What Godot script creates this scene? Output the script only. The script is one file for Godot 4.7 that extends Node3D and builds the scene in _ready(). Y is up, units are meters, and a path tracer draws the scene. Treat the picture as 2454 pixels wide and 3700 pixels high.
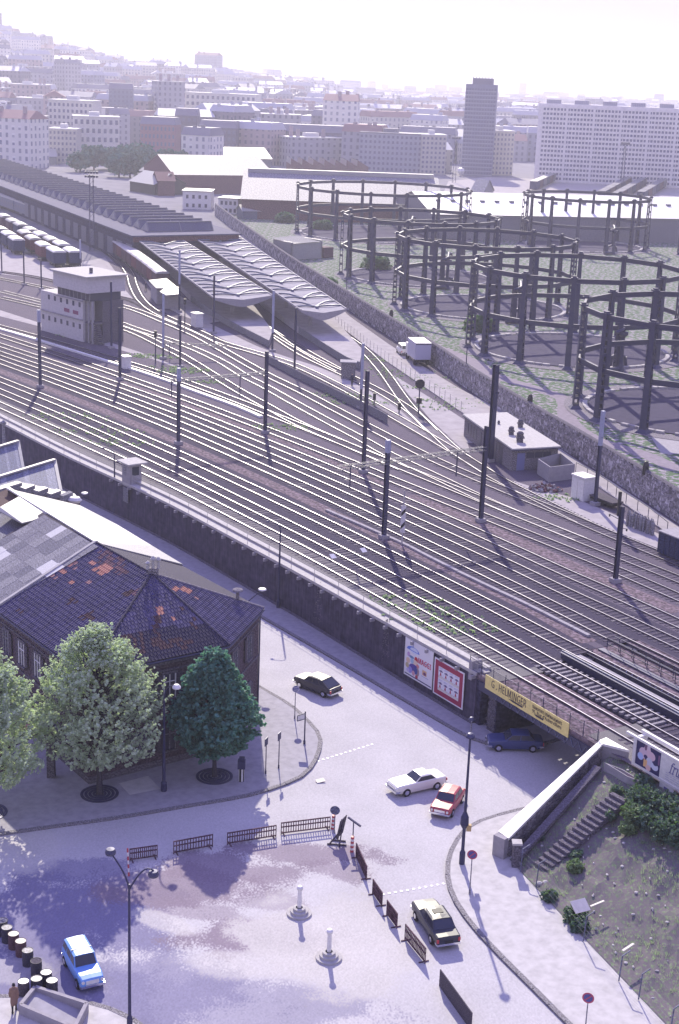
extends Node3D
# A railway approach, gasholder frames and a street underpass seen from a tall roof.
# World: y up, metres, rail heads at y = 0, street at y = -4.25. The camera stands 41.7 m above the rails.

const LENS := 5375.98
const EYE := 41.68
const TILT := 0.287064
const ROLL := 0.0380103
const ST := -4.25     # street level
const YD := -0.12     # ballast level of the railway yard

var view := Basis()
var rng := RandomNumberGenerator.new()
var taken := {}
var mats := {}
var tex := {}

# ---------------------------------------------------------------- surveying: photo bearings to ground points
func bearing(x: float, y: float) -> Vector3:
	return view * Vector3(x - 1227.0, -(y - 1850.0), -LENS)

func G(x: float, y: float, h := 0.0) -> Vector3:      # where a bearing meets level h
	var d := bearing(x, y)
	return d * ((h - EYE) / d.y) + Vector3(0, EYE, 0)

func HT(p: Vector3, y: float) -> float:               # the level at which the upright through p is seen in bearing row y
	var v := view.inverse() * Vector3(p.x, -EYE, p.z)
	var a := view.inverse() * Vector3.UP
	var k := (y - 1850.0) / LENS
	return (-k * v.z + v.y) / (k * a.z - a.y)

func SC(p: Vector3) -> float:                          # photo pixels per metre at p
	return LENS / -(view.inverse() * (p - Vector3(0, EYE, 0))).z

# ---------------------------------------------------------------- mesh builder
class MB:
	var v := PackedVector3Array()
	var n := PackedVector3Array()
	var u := PackedVector2Array()
	var c := PackedColorArray()
	var col := Color.WHITE
	func tri(a: Vector3, b: Vector3, d: Vector3, ua := Vector2.ZERO, ub := Vector2.ZERO, ud := Vector2.ZERO) -> void:
		var m := (d - a).cross(b - a).normalized()
		v.append_array([a, b, d]); n.append_array([m, m, m]); u.append_array([ua, ub, ud]); c.append_array([col, col, col])
	func trin(a: Vector3, b: Vector3, d: Vector3, na: Vector3, nb: Vector3, nd: Vector3) -> void:
		v.append_array([a, b, d]); n.append_array([na, nb, nd]); u.append_array([Vector2.ZERO, Vector2.ZERO, Vector2.ZERO]); c.append_array([col, col, col])
	func quad(a: Vector3, b: Vector3, d: Vector3, e: Vector3, r := Rect2(0, 0, 1, 1)) -> void:   # clockwise from outside: top left, top right, bottom right, bottom left
		tri(a, b, d, r.position, Vector2(r.end.x, r.position.y), r.end)
		tri(a, d, e, r.position, r.end, Vector2(r.position.x, r.end.y))
	func box(t: Transform3D, s: Vector3) -> void:
		var h := s / 2.0
		var p: Array[Vector3] = []
		for i in 8:
			p.append(t * Vector3(h.x if i & 1 else -h.x, h.y if i & 2 else -h.y, h.z if i & 4 else -h.z))
		quad(p[6], p[7], p[5], p[4]); quad(p[3], p[2], p[0], p[1]); quad(p[2], p[6], p[4], p[0])
		quad(p[7], p[3], p[1], p[5]); quad(p[2], p[3], p[7], p[6]); quad(p[4], p[5], p[1], p[0])
	func bx(x0: float, y0: float, z0: float, x1: float, y1: float, z1: float) -> void:
		box(Transform3D(Basis(), Vector3(x0 + x1, y0 + y1, z0 + z1) / 2.0), Vector3(absf(x1 - x0), absf(y1 - y0), absf(z1 - z0)))
	func bar(a: Vector3, b: Vector3, w: float, h: float) -> void:
		var d := b - a
		var up := Vector3.UP if absf(d.normalized().y) < 0.95 else Vector3.RIGHT
		box(Transform3D(Basis.looking_at(d, up), (a + b) / 2.0), Vector3(w, h, d.length()))
	func tube(a: Vector3, b: Vector3, r0: float, r1: float, k := 8, caps := true) -> void:
		var d := (b - a).normalized()
		var x := d.cross(Vector3.UP if absf(d.y) < 0.95 else Vector3.RIGHT).normalized()
		var y := d.cross(x)
		for i in k:
			var p := x * cos(TAU * i / k) + y * sin(TAU * i / k)
			var q := x * cos(TAU * (i + 1) / k) + y * sin(TAU * (i + 1) / k)
			trin(a + p * r0, b + p * r1, b + q * r1, p, p, q); trin(a + p * r0, b + q * r1, a + q * r0, p, q, q)
			if caps:
				tri(b, b + q * r1, b + p * r1); tri(a, a + p * r0, a + q * r0)
	func path(pts: Array, r0: float, r1: float, k := 6) -> void:
		for i in pts.size() - 1:
			tube(pts[i], pts[i + 1], lerpf(r0, r1, float(i) / (pts.size() - 1)), lerpf(r0, r1, float(i + 1) / (pts.size() - 1)), k)
	func lathe(o: Vector3, prof: Array, k := 16) -> void:   # Vector2(radius, height)
		for j in prof.size() - 1:
			var a: Vector2 = prof[j]
			var b: Vector2 = prof[j + 1]
			var e := (b - a).normalized()
			for i in k:
				var p := Vector3(cos(TAU * i / k), 0, sin(TAU * i / k))
				var q := Vector3(cos(TAU * (i + 1) / k), 0, sin(TAU * (i + 1) / k))
				var np := (p * e.y - Vector3(0, e.x, 0)).normalized()
				var nq := (q * e.y - Vector3(0, e.x, 0)).normalized()
				trin(o + p * a.x + Vector3(0, a.y, 0), o + q * b.x + Vector3(0, b.y, 0), o + p * b.x + Vector3(0, b.y, 0), np, nq, np)
				trin(o + p * a.x + Vector3(0, a.y, 0), o + q * a.x + Vector3(0, a.y, 0), o + q * b.x + Vector3(0, b.y, 0), np, nq, nq)
	func prism(pts: Array, y0: float, y1: float) -> void:   # pts: Vector3 outline, upright prism from y0 to y1
		var f := PackedVector2Array()
		for p in pts: f.append(Vector2(p.x, p.z))
		if Geometry2D.is_polygon_clockwise(f): f.reverse()
		var t := Geometry2D.triangulate_polygon(f)
		if t.is_empty(): print("BAD POLYGON ", pts[0])
		for i in range(0, t.size(), 3):
			var a := Vector3(f[t[i]].x, y1, f[t[i]].y)
			var b := Vector3(f[t[i + 1]].x, y1, f[t[i + 1]].y)
			var d := Vector3(f[t[i + 2]].x, y1, f[t[i + 2]].y)
			if (d - a).cross(b - a).y < 0.0:
				var w := b
				b = d; d = w
			tri(a, b, d)
			if y0 < y1: tri(Vector3(a.x, y0, a.z), Vector3(d.x, y0, d.z), Vector3(b.x, y0, b.z))
		if y0 < y1:
			for i in f.size():
				var a := f[i]
				var b := f[(i + 1) % f.size()]
				quad(Vector3(b.x, y1, b.y), Vector3(a.x, y1, a.y), Vector3(a.x, y0, a.y), Vector3(b.x, y0, b.y))
	func sweep(line: Array, prof: Array) -> void:           # prof: Vector2(across to the right, up), closed outline
		for i in line.size() - 1:
			var p: Vector3 = line[i]
			var q: Vector3 = line[i + 1]
			var rp := MB.side(line, i)
			var rq := MB.side(line, i + 1)
			for j in prof.size():
				var a: Vector2 = prof[j]
				var b: Vector2 = prof[(j + 1) % prof.size()]
				quad(p + rp * a.x + Vector3(0, a.y, 0), q + rq * a.x + Vector3(0, a.y, 0), q + rq * b.x + Vector3(0, b.y, 0), p + rp * b.x + Vector3(0, b.y, 0))
		for e in [0, line.size() - 1]:
			var r := MB.side(line, e)
			var o: Vector3 = line[e]
			for j in range(1, prof.size() - 1):
				tri(o + r * prof[0].x + Vector3(0, prof[0].y, 0), o + r * prof[j].x + Vector3(0, prof[j].y, 0), o + r * prof[j + 1].x + Vector3(0, prof[j + 1].y, 0))
	static func side(line: Array, i: int) -> Vector3:
		var a: Vector3 = line[maxi(i - 1, 0)]
		var b: Vector3 = line[mini(i + 1, line.size() - 1)]
		return (b - a).cross(Vector3.UP).normalized()
	func add(m: MB, t: Transform3D) -> void:
		for i in m.v.size():
			v.append(t * m.v[i]); n.append((t.basis * m.n[i]).normalized())
		u.append_array(m.u); c.append_array(m.c)
	func mesh(colored := false) -> ArrayMesh:
		var a := []
		a.resize(Mesh.ARRAY_MAX)
		a[Mesh.ARRAY_VERTEX] = v; a[Mesh.ARRAY_NORMAL] = n; a[Mesh.ARRAY_TEX_UV] = u
		if colored: a[Mesh.ARRAY_COLOR] = c
		var m := ArrayMesh.new()
		m.add_surface_from_arrays(Mesh.PRIMITIVE_TRIANGLES, a)
		return m

# ---------------------------------------------------------------- nodes
func numbered(called: String) -> String:
	var k: int = taken.get(called, 0)
	taken[called] = k + 1
	return called if k == 0 else "%s_%03d" % [called, k]

func obj(called: String, m, material: Material, parent: Node = self, at = null) -> MeshInstance3D:
	var o := MeshInstance3D.new()
	o.name = numbered(called) if parent == self else called
	o.mesh = m.mesh() if m is MB else m
	o.material_override = material
	parent.add_child(o, true)
	if at is Transform3D: o.transform = at
	elif at is Vector3: o.position = at
	return o

func tag(o: Node, label: String, category: String, group := "") -> Node:
	o.set_meta("label", label); o.set_meta("category", category)
	if group: o.set_meta("group", group)
	return o

func thing(called: String, label: String, category: String, at := Vector3.ZERO, turn := 0.0, group := "") -> Node3D:
	var o := Node3D.new()
	o.name = numbered(called)
	add_child(o)
	o.position = at; o.rotation.y = turn
	tag(o, label, category, group)
	return o

func struct(called: String, m, material: Material, parent: Node = self) -> MeshInstance3D:
	var o := obj(called, m, material, parent)
	o.set_meta("kind", "structure")
	return o

func stuff(o: Node) -> Node:
	o.set_meta("kind", "stuff")
	return o

func dup(o: Node3D, at: Vector3, turn: float, label: String, group := "") -> Node3D:
	var r: Node3D = o.duplicate()
	r.name = numbered(String(o.name).rstrip("_0123456789"))
	add_child(r)
	r.position = at; r.rotation.y = turn
	r.set_meta("label", label)
	if group: r.set_meta("group", group)
	return r

func copies(called: String, m: Mesh, material: Material, xf: Array, parent: Node, cols := []) -> MultiMeshInstance3D:
	var mm := MultiMesh.new()
	mm.transform_format = MultiMesh.TRANSFORM_3D
	mm.use_colors = not cols.is_empty()
	mm.mesh = m
	mm.instance_count = xf.size()
	for i in xf.size():
		mm.set_instance_transform(i, xf[i])
		if cols: mm.set_instance_color(i, cols[i])
	var o := MultiMeshInstance3D.new()
	o.multimesh = mm
	o.material_override = material
	o.name = numbered(called) if parent == self else called
	parent.add_child(o, true)
	o.set_meta("kind", "stuff")
	return o

# ---------------------------------------------------------------- textures and materials
func noise_tex(key: String, kind: int, freq: float, ramp: Array, size := 512, octaves := 5, cell := -1) -> void:
	var n := FastNoiseLite.new()
	n.noise_type = kind; n.frequency = freq; n.seed = hash(key) % 1000
	n.fractal_octaves = octaves; n.fractal_gain = 0.58
	if cell >= 0:
		n.cellular_return_type = cell
		n.fractal_type = FastNoiseLite.FRACTAL_NONE
	var g := Gradient.new()
	var offs := PackedFloat32Array()
	var cols := PackedColorArray()
	for k in ramp:
		offs.append(k[0])
		cols.append(k[1] if k[1] is Color else Color(k[1], k[1], k[1]))
	g.offsets = offs; g.colors = cols
	var t := NoiseTexture2D.new()
	t.width = size; t.height = size; t.seamless = true; t.noise = n; t.color_ramp = g
	tex[key] = t

func lin(r: float, g: float, b: float) -> Color:
	return Color(r, g, b).linear_to_srgb()

func M(key: String, r: float, g: float, b: float, rough := 0.85, t := "", tile := 4.0, metal := 0.0) -> StandardMaterial3D:
	if mats.has(key): return mats[key]
	var m := StandardMaterial3D.new()
	m.resource_name = key
	m.albedo_color = lin(r, g, b)
	m.roughness = rough; m.metallic = metal
	if rough > 0.7: m.metallic_specular = 0.22
	m.cull_mode = BaseMaterial3D.CULL_DISABLED
	if t:
		m.albedo_texture = tex[t]
		m.uv1_triplanar = true; m.uv1_world_triplanar = true
		m.uv1_scale = Vector3.ONE / tile
	mats[key] = m
	return m

func tex_mat(key: String, im: Image, rough := 0.6) -> StandardMaterial3D:      # flat print and facades, on the mesh's own UVs
	var m := StandardMaterial3D.new()
	m.resource_name = key
	m.albedo_texture = ImageTexture.create_from_image(im)
	m.roughness = rough
	m.cull_mode = BaseMaterial3D.CULL_DISABLED
	mats[key] = m
	return m

func detail(m: StandardMaterial3D, mask: String, color: String, tile := 12.0) -> void:  # a broader pattern mixed over a surface
	m.detail_enabled = true
	m.detail_albedo = tex[color]
	m.detail_mask = tex[mask]
	m.detail_blend_mode = BaseMaterial3D.BLEND_MODE_MIX
	m.detail_uv_layer = BaseMaterial3D.DETAIL_UV_2
	m.uv2_triplanar = true; m.uv2_world_triplanar = true
	m.uv2_scale = Vector3.ONE / tile

func rnd(a: float, b: float) -> float:
	return rng.randf_range(a, b)

func spline(pts: Array, step := 3.0) -> Array:
	var c := Curve3D.new()
	c.bake_interval = 0.5
	for i in pts.size():
		var t: Vector3 = (pts[mini(i + 1, pts.size() - 1)] - pts[maxi(i - 1, 0)])
		var lp: float = (pts[i] - pts[maxi(i - 1, 0)]).length()
		var ln: float = (pts[mini(i + 1, pts.size() - 1)] - pts[i]).length()
		var dir := t.normalized()
		c.add_point(pts[i], -dir * lp / 3.0, dir * ln / 3.0)
	var out := []
	var k := maxi(2, int(c.get_baked_length() / step))
	for i in k + 1: out.append(c.sample_baked(c.get_baked_length() * i / k, true))
	return out

# ================================================================ the scene
var light_dir := Vector3(0.10, -0.64, 1.0)

func _ready() -> void:
	var cam := Camera3D.new()
	cam.name = "camera"
	view = Basis(Vector3.RIGHT, -TILT) * Basis(Vector3.BACK, ROLL)
	cam.transform = Transform3D(view, Vector3(0, EYE, 0))
	cam.fov = 37.98; cam.near = 0.5; cam.far = 9000.0
	add_child(cam)
	var env := WorldEnvironment.new()
	env.name = "environment"
	var e := Environment.new()
	e.background_mode = Environment.BG_SKY
	var sm := ProceduralSkyMaterial.new()
	sm.sky_top_color = lin(0.34, 0.335, 0.88)
	sm.sky_horizon_color = lin(0.56, 0.54, 0.53)
	sm.sky_curve = 0.34
	sm.ground_horizon_color = lin(0.5, 0.49, 0.5)
	sm.ground_bottom_color = lin(0.2, 0.18, 0.25)
	var sky := Sky.new()
	sky.sky_material = sm
	e.sky = sky
	e.tonemap_mode = Environment.TONE_MAPPER_LINEAR
	e.tonemap_exposure = 1.5
	e.volumetric_fog_enabled = true
	e.volumetric_fog_albedo = lin(0.80, 0.79, 0.98)
	e.volumetric_fog_density = 0.00030
	e.volumetric_fog_anisotropy = 0.45
	e.volumetric_fog_length = 4000.0
	e.sdfgi_enabled = true; e.ssao_enabled = true; e.ssil_enabled = true
	env.environment = e
	add_child(env)
	var sun := DirectionalLight3D.new()
	sun.name = "sun"
	sun.light_color = Color(1.0, 0.965, 0.88)
	sun.light_energy = 1.6
	sun.light_angular_distance = 0.6
	sun.shadow_enabled = true
	sun.sky_mode = DirectionalLight3D.SKY_MODE_LIGHT_ONLY
	sun.basis = Basis.looking_at(light_dir, Vector3.UP)
	add_child(sun)
	rng.seed = 1968
	make_textures()
	make_materials()
	street()
	railway()
	bridge()
	embankment()
	corner_house()
	sheds()
	trees()
	street_things()
	vehicles()
	yard_things()
	station()
	gasworks()
	city()

func make_textures() -> void:
	noise_tex("soft", FastNoiseLite.TYPE_SIMPLEX_SMOOTH, 0.012, [[0.0, 0.86], [0.5, 0.94], [1.0, 1.0]])
	noise_tex("hard", FastNoiseLite.TYPE_SIMPLEX_SMOOTH, 0.02, [[0.15, 0.5], [0.5, 0.75], [0.85, 1.0]])
	noise_tex("speck", FastNoiseLite.TYPE_SIMPLEX, 0.16, [[0.1, 0.42], [0.5, 0.7], [0.8, 0.95], [1.0, 1.0]], 512, 3)
	noise_tex("mask", FastNoiseLite.TYPE_SIMPLEX_SMOOTH, 0.012, [[0.0, 0.0], [0.48, 0.0], [0.62, 1.0], [1.0, 1.0]])
	noise_tex("thinmask", FastNoiseLite.TYPE_SIMPLEX_SMOOTH, 0.014, [[0.0, 0.0], [0.56, 0.0], [0.74, 1.0], [1.0, 1.0]])
	noise_tex("grass", FastNoiseLite.TYPE_SIMPLEX, 0.03, [[0.1, lin(0.10, 0.14, 0.08)], [0.45, lin(0.14, 0.21, 0.11)], [0.7, lin(0.20, 0.27, 0.14)], [0.95, lin(0.30, 0.30, 0.24)]])
	noise_tex("earth", FastNoiseLite.TYPE_SIMPLEX, 0.05, [[0.1, lin(0.20, 0.17, 0.20)], [0.5, lin(0.27, 0.235, 0.28)], [0.9, lin(0.38, 0.34, 0.37)]])
	noise_tex("cells", FastNoiseLite.TYPE_CELLULAR, 0.035, [[0.0, 0.35], [0.28, 0.55], [0.45, 0.85], [1.0, 1.0]], 512, 1, FastNoiseLite.RETURN_DISTANCE2_SUB)
	noise_tex("rubble", FastNoiseLite.TYPE_CELLULAR, 0.05, [[0.0, 0.35], [0.3, 0.7], [0.6, 0.5], [0.8, 1.0], [1.0, 0.85]], 512, 1, FastNoiseLite.RETURN_CELL_VALUE)
	# stone setts: staggered rows, each stone with a tone of its own, joints darker
	var im := Image.create(512, 512, false, Image.FORMAT_RGB8)
	var r := RandomNumberGenerator.new()
	r.seed = 5
	for row in 32:
		var x := r.randi_range(0, 12)
		while x < 512:
			var w := r.randi_range(18, 26)
			var t := r.randf_range(0.80, 1.0)
			im.fill_rect(Rect2i(x, row * 16, w, 16), Color(t * 0.72, t * 0.72, t * 0.76))
			im.fill_rect(Rect2i(x + 1, row * 16 + 1, w - 2, 14), Color(t, t, t))
			x += w
	im.generate_mipmaps()
	tex["setts"] = ImageTexture.create_from_image(im)
	# upright streaks for weathered walls
	var n := FastNoiseLite.new()
	n.seed = 3; n.frequency = 0.02
	var sk := Image.create(256, 256, false, Image.FORMAT_RGB8)
	for y in 256:
		for x in 256:
			var a := TAU * x / 256.0
			var q := n.get_noise_3d(cos(a) * 300.0, sin(a) * 300.0, y * 0.7) * 0.5 + n.get_noise_3d(cos(a) * 90.0, sin(a) * 90.0, y * 2.4) * 0.45
			var t := clampf(0.78 + q * 0.55, 0.4, 1.0)
			sk.set_pixel(x, y, Color(t, t, t))
	tex["streak"] = ImageTexture.create_from_image(sk)

func make_materials() -> void:
	M("ballast", 0.215, 0.18, 0.25, 0.95, "speck", 5.0)
	M("ballast_dark", 0.1, 0.085, 0.15, 0.95, "speck", 4.0)
	M("pale_ballast", 0.36, 0.34, 0.345, 0.95, "speck", 4.0)
	M("yard_sand", 0.4, 0.37, 0.385, 0.95, "soft", 14.0)
	M("pink_dirt", 0.27, 0.205, 0.25, 0.95, "hard", 5.0)
	M("rail_steel", 0.50, 0.48, 0.53, 0.34, "", 1.0, 0.9)
	M("rail_rust", 0.10, 0.075, 0.09, 0.8, "soft", 2.0)
	M("sleeper", 0.13, 0.108, 0.165, 0.85, "hard", 1.5)
	M("sleeper_pale", 0.27, 0.245, 0.28, 0.85, "hard", 1.5)
	M("sleeper_open", 0.40, 0.37, 0.42, 0.85, "hard", 1.5)
	M("concrete", 0.36, 0.34, 0.37, 0.85, "soft", 3.0)
	M("pale_concrete", 0.48, 0.46, 0.455, 0.8, "soft", 3.0)
	M("wall_dark", 0.075, 0.068, 0.13, 0.95, "hard", 3.5)
	M("stone", 0.22, 0.20, 0.25, 0.95, "hard", 1.6)
	M("stone_pale", 0.36, 0.33, 0.37, 0.95, "hard", 1.6)
	M("mortar", 0.30, 0.28, 0.31, 0.95, "soft", 1.0)
	M("road", 0.3, 0.285, 0.315, 0.62, "setts", 4.2)
	M("pavement", 0.36, 0.345, 0.39, 0.75, "soft", 5.0)
	M("pavement_pale", 0.52, 0.5, 0.5, 0.8, "soft", 6.0)
	M("kerb", 0.36, 0.34, 0.37, 0.75, "hard", 1.2)
	M("iron", 0.035, 0.035, 0.1, 0.55, "soft", 2.0, 0.2)
	M("dark_steel", 0.06, 0.06, 0.13, 0.5, "soft", 1.5, 0.3)
	M("black", 0.015, 0.014, 0.02, 0.6)
	M("white_paint", 0.78, 0.76, 0.74, 0.5, "soft", 2.0)
	M("cream_paint", 0.66, 0.62, 0.56, 0.6, "soft", 2.0)
	M("red_paint", 0.42, 0.05, 0.07, 0.5)
	M("blue_paint", 0.06, 0.07, 0.25, 0.5)
	M("chrome", 0.75, 0.75, 0.78, 0.2, "", 1.0, 1.0)
	M("tyre", 0.03, 0.028, 0.035, 0.8)
	M("glass_dark", 0.03, 0.035, 0.06, 0.12)
	M("window_dark", 0.045, 0.045, 0.08, 0.3)
	M("brick_dark", 0.155, 0.115, 0.15, 0.9, "hard", 2.0)
	M("brick_red", 0.26, 0.13, 0.16, 0.9, "hard", 3.0)
	M("tile_dark", 0.075, 0.066, 0.125, 0.75, "hard", 0.9)
	M("tile_brown", 0.15, 0.085, 0.10, 0.75, "hard", 0.9)
	M("tile_orange", 0.55, 0.27, 0.19, 0.75, "soft", 0.9)
	M("tile_pink", 0.42, 0.24, 0.21, 0.75, "soft", 0.9)
	M("sheet_pale", 0.36, 0.35, 0.36, 0.5, "soft", 3.0)
	M("sheet_grey", 0.36, 0.35, 0.41, 0.6, "hard", 2.0)
	M("sheet_blue", 0.19, 0.21, 0.36, 0.5, "hard", 2.0)
	M("asbestos", 0.34, 0.33, 0.39, 0.8, "hard", 1.4)
	M("wood_grey", 0.15, 0.13, 0.17, 0.85, "hard", 0.8)
	M("bark", 0.11, 0.10, 0.13, 0.95, "hard", 0.6)
	M("rust_red", 0.19, 0.11, 0.15, 0.8, "hard", 2.0)
	M("wagon_red", 0.26, 0.10, 0.13, 0.8, "hard", 2.0)
	M("wagon_blue", 0.07, 0.08, 0.20, 0.75, "hard", 2.0)
	M("shed_roof", 0.34, 0.33, 0.42, 0.7, "hard", 6.0)
	M("tank_floor", 0.06, 0.052, 0.1, 0.95, "soft", 9.0)
	M("gas_ground", 0.17, 0.28, 0.15, 0.95, "speck", 7.0)
	detail(mats.gas_ground, "mask", "earth", 30.0)
	M("turf", 0.30, 0.28, 0.30, 0.95, "speck", 3.0)
	detail(mats.turf, "thinmask", "grass", 7.0)
	M("soil", 0.30, 0.26, 0.29, 0.95, "speck", 2.2)
	detail(mats.soil, "thinmask", "grass", 8.0)
	M("plain", 0.22, 0.21, 0.25, 0.95, "soft", 60.0)
	M("rubble_wall", 0.62, 0.58, 0.64, 0.95, "rubble", 9.0)
	
# ---------------------------------------------------------------- street level
var WALL := []      # foot line of the retaining wall, from far left to the bridge
var ab_l := Vector3.ZERO
var ab_r := Vector3.ZERO
var along := Vector3.ZERO   # along the wall, towards the right of the view
var inward := Vector3.ZERO  # from the wall into the yard

func px(list: Array, h: float) -> Array:
	var out := []
	for k in list: out.append(G(k[0], k[1], h))
	return out

func kerbs(parent: Node, line: Array, h0: float, h1: float, upto := 300) -> void:
	# kerb stones, each about a metre and a half, laid along a line
	var pts := spline(line, 0.25)
	var st: Array = []
	for v in 3:
		var m := MB.new()
		var s := 0.004 * v
		m.box(Transform3D(Basis(), Vector3(0, (h0 + h1) / 2.0 + s, 0)), Vector3(0.3, h1 - h0, 1.46))
		st.append(m.mesh())
	var i := 0
	var k := 0
	while i + 6 < pts.size() and k < upto:
		var a: Vector3 = pts[i]
		var b: Vector3 = pts[i + 6]
		var t := Transform3D(Basis.looking_at(b - a, Vector3.UP), Vector3((a.x + b.x) / 2.0, 0, (a.z + b.z) / 2.0))
		obj("kerb_stone", st[k % 3], mats.kerb, parent, t)
		i += 6; k += 1

func street_image() -> StandardMaterial3D:
	# the ground of the street and the torn-up square: setts worn pale, bare earth, damp patches, tar repairs
	var n := 900
	var im := Image.create(n, n, false, Image.FORMAT_RGB8)
	var f := FastNoiseLite.new()
	f.seed = 11; f.frequency = 0.09; f.fractal_octaves = 5
	var fine := FastNoiseLite.new()
	fine.seed = 4; fine.frequency = 0.9; fine.fractal_octaves = 3
	var patches := []   # centre, radii, turn, colour, weight
	var soil := Color(0.205, 0.165, 0.21)
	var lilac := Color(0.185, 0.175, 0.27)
	var pale := Color(0.46, 0.44, 0.43)
	for q in [
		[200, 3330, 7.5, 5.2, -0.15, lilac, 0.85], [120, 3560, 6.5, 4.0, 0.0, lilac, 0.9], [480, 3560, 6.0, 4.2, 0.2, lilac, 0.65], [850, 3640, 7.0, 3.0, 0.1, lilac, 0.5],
		[640, 3200, 5.2, 2.6, 0.0, soil, 0.75], [800, 3140, 5.5, 1.7, 0.1, soil, 0.7], [1120, 3085, 4.2, 1.4, 0.05, soil, 0.7], [1230, 3140, 2.0, 1.4, 0.0, soil, 0.6],
		[930, 3380, 4.6, 2.2, -0.1, soil, 0.8], [1010, 3400, 1.7, 1.0, 0.0, Color(0.14, 0.105, 0.15), 0.7], [980, 3260, 3.0, 1.2, 0.1, soil, 0.4], [720, 3290, 3.0, 1.2, 0.0, soil, 0.5],
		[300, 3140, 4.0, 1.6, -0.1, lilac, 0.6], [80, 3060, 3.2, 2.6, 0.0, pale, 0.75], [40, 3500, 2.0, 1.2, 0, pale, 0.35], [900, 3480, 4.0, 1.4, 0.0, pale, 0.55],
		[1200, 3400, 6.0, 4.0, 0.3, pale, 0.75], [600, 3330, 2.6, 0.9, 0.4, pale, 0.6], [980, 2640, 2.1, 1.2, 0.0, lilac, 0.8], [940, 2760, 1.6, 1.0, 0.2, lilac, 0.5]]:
		patches.append([G(q[0], q[1], ST), q[2], q[3], q[4], q[5], q[6]])
	for j in n:
		for i in n:
			var x := -36.0 + 62.0 * i / n
			var z := -140.0 + 96.0 * j / n
			var a := f.get_noise_2d(x * 2.0, z * 2.0)
			var b := fine.get_noise_2d(x * 9.0, z * 9.0)
			var c := Color(0.42, 0.405, 0.42)
			for p in patches:
				var dx: float = x - p[0].x
				var dz: float = z - p[0].z
				if absf(dx) < p[1] * 1.8 and absf(dz) < p[1] * 1.8:
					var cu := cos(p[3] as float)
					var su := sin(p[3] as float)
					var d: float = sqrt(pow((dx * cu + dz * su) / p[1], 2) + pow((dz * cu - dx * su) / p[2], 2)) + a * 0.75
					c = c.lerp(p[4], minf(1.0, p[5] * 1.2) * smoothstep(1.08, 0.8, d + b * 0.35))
			var t := 1.0 + a * 0.10 + b * 0.22
			im.set_pixel(i, j, Color(c.r * t, c.g * t, c.b * t).linear_to_srgb())
	im.generate_mipmaps()
	var sw := tex_mat("street_worn", im, 0.85)
	sw.metallic_specular = 0.3
	return sw

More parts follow.
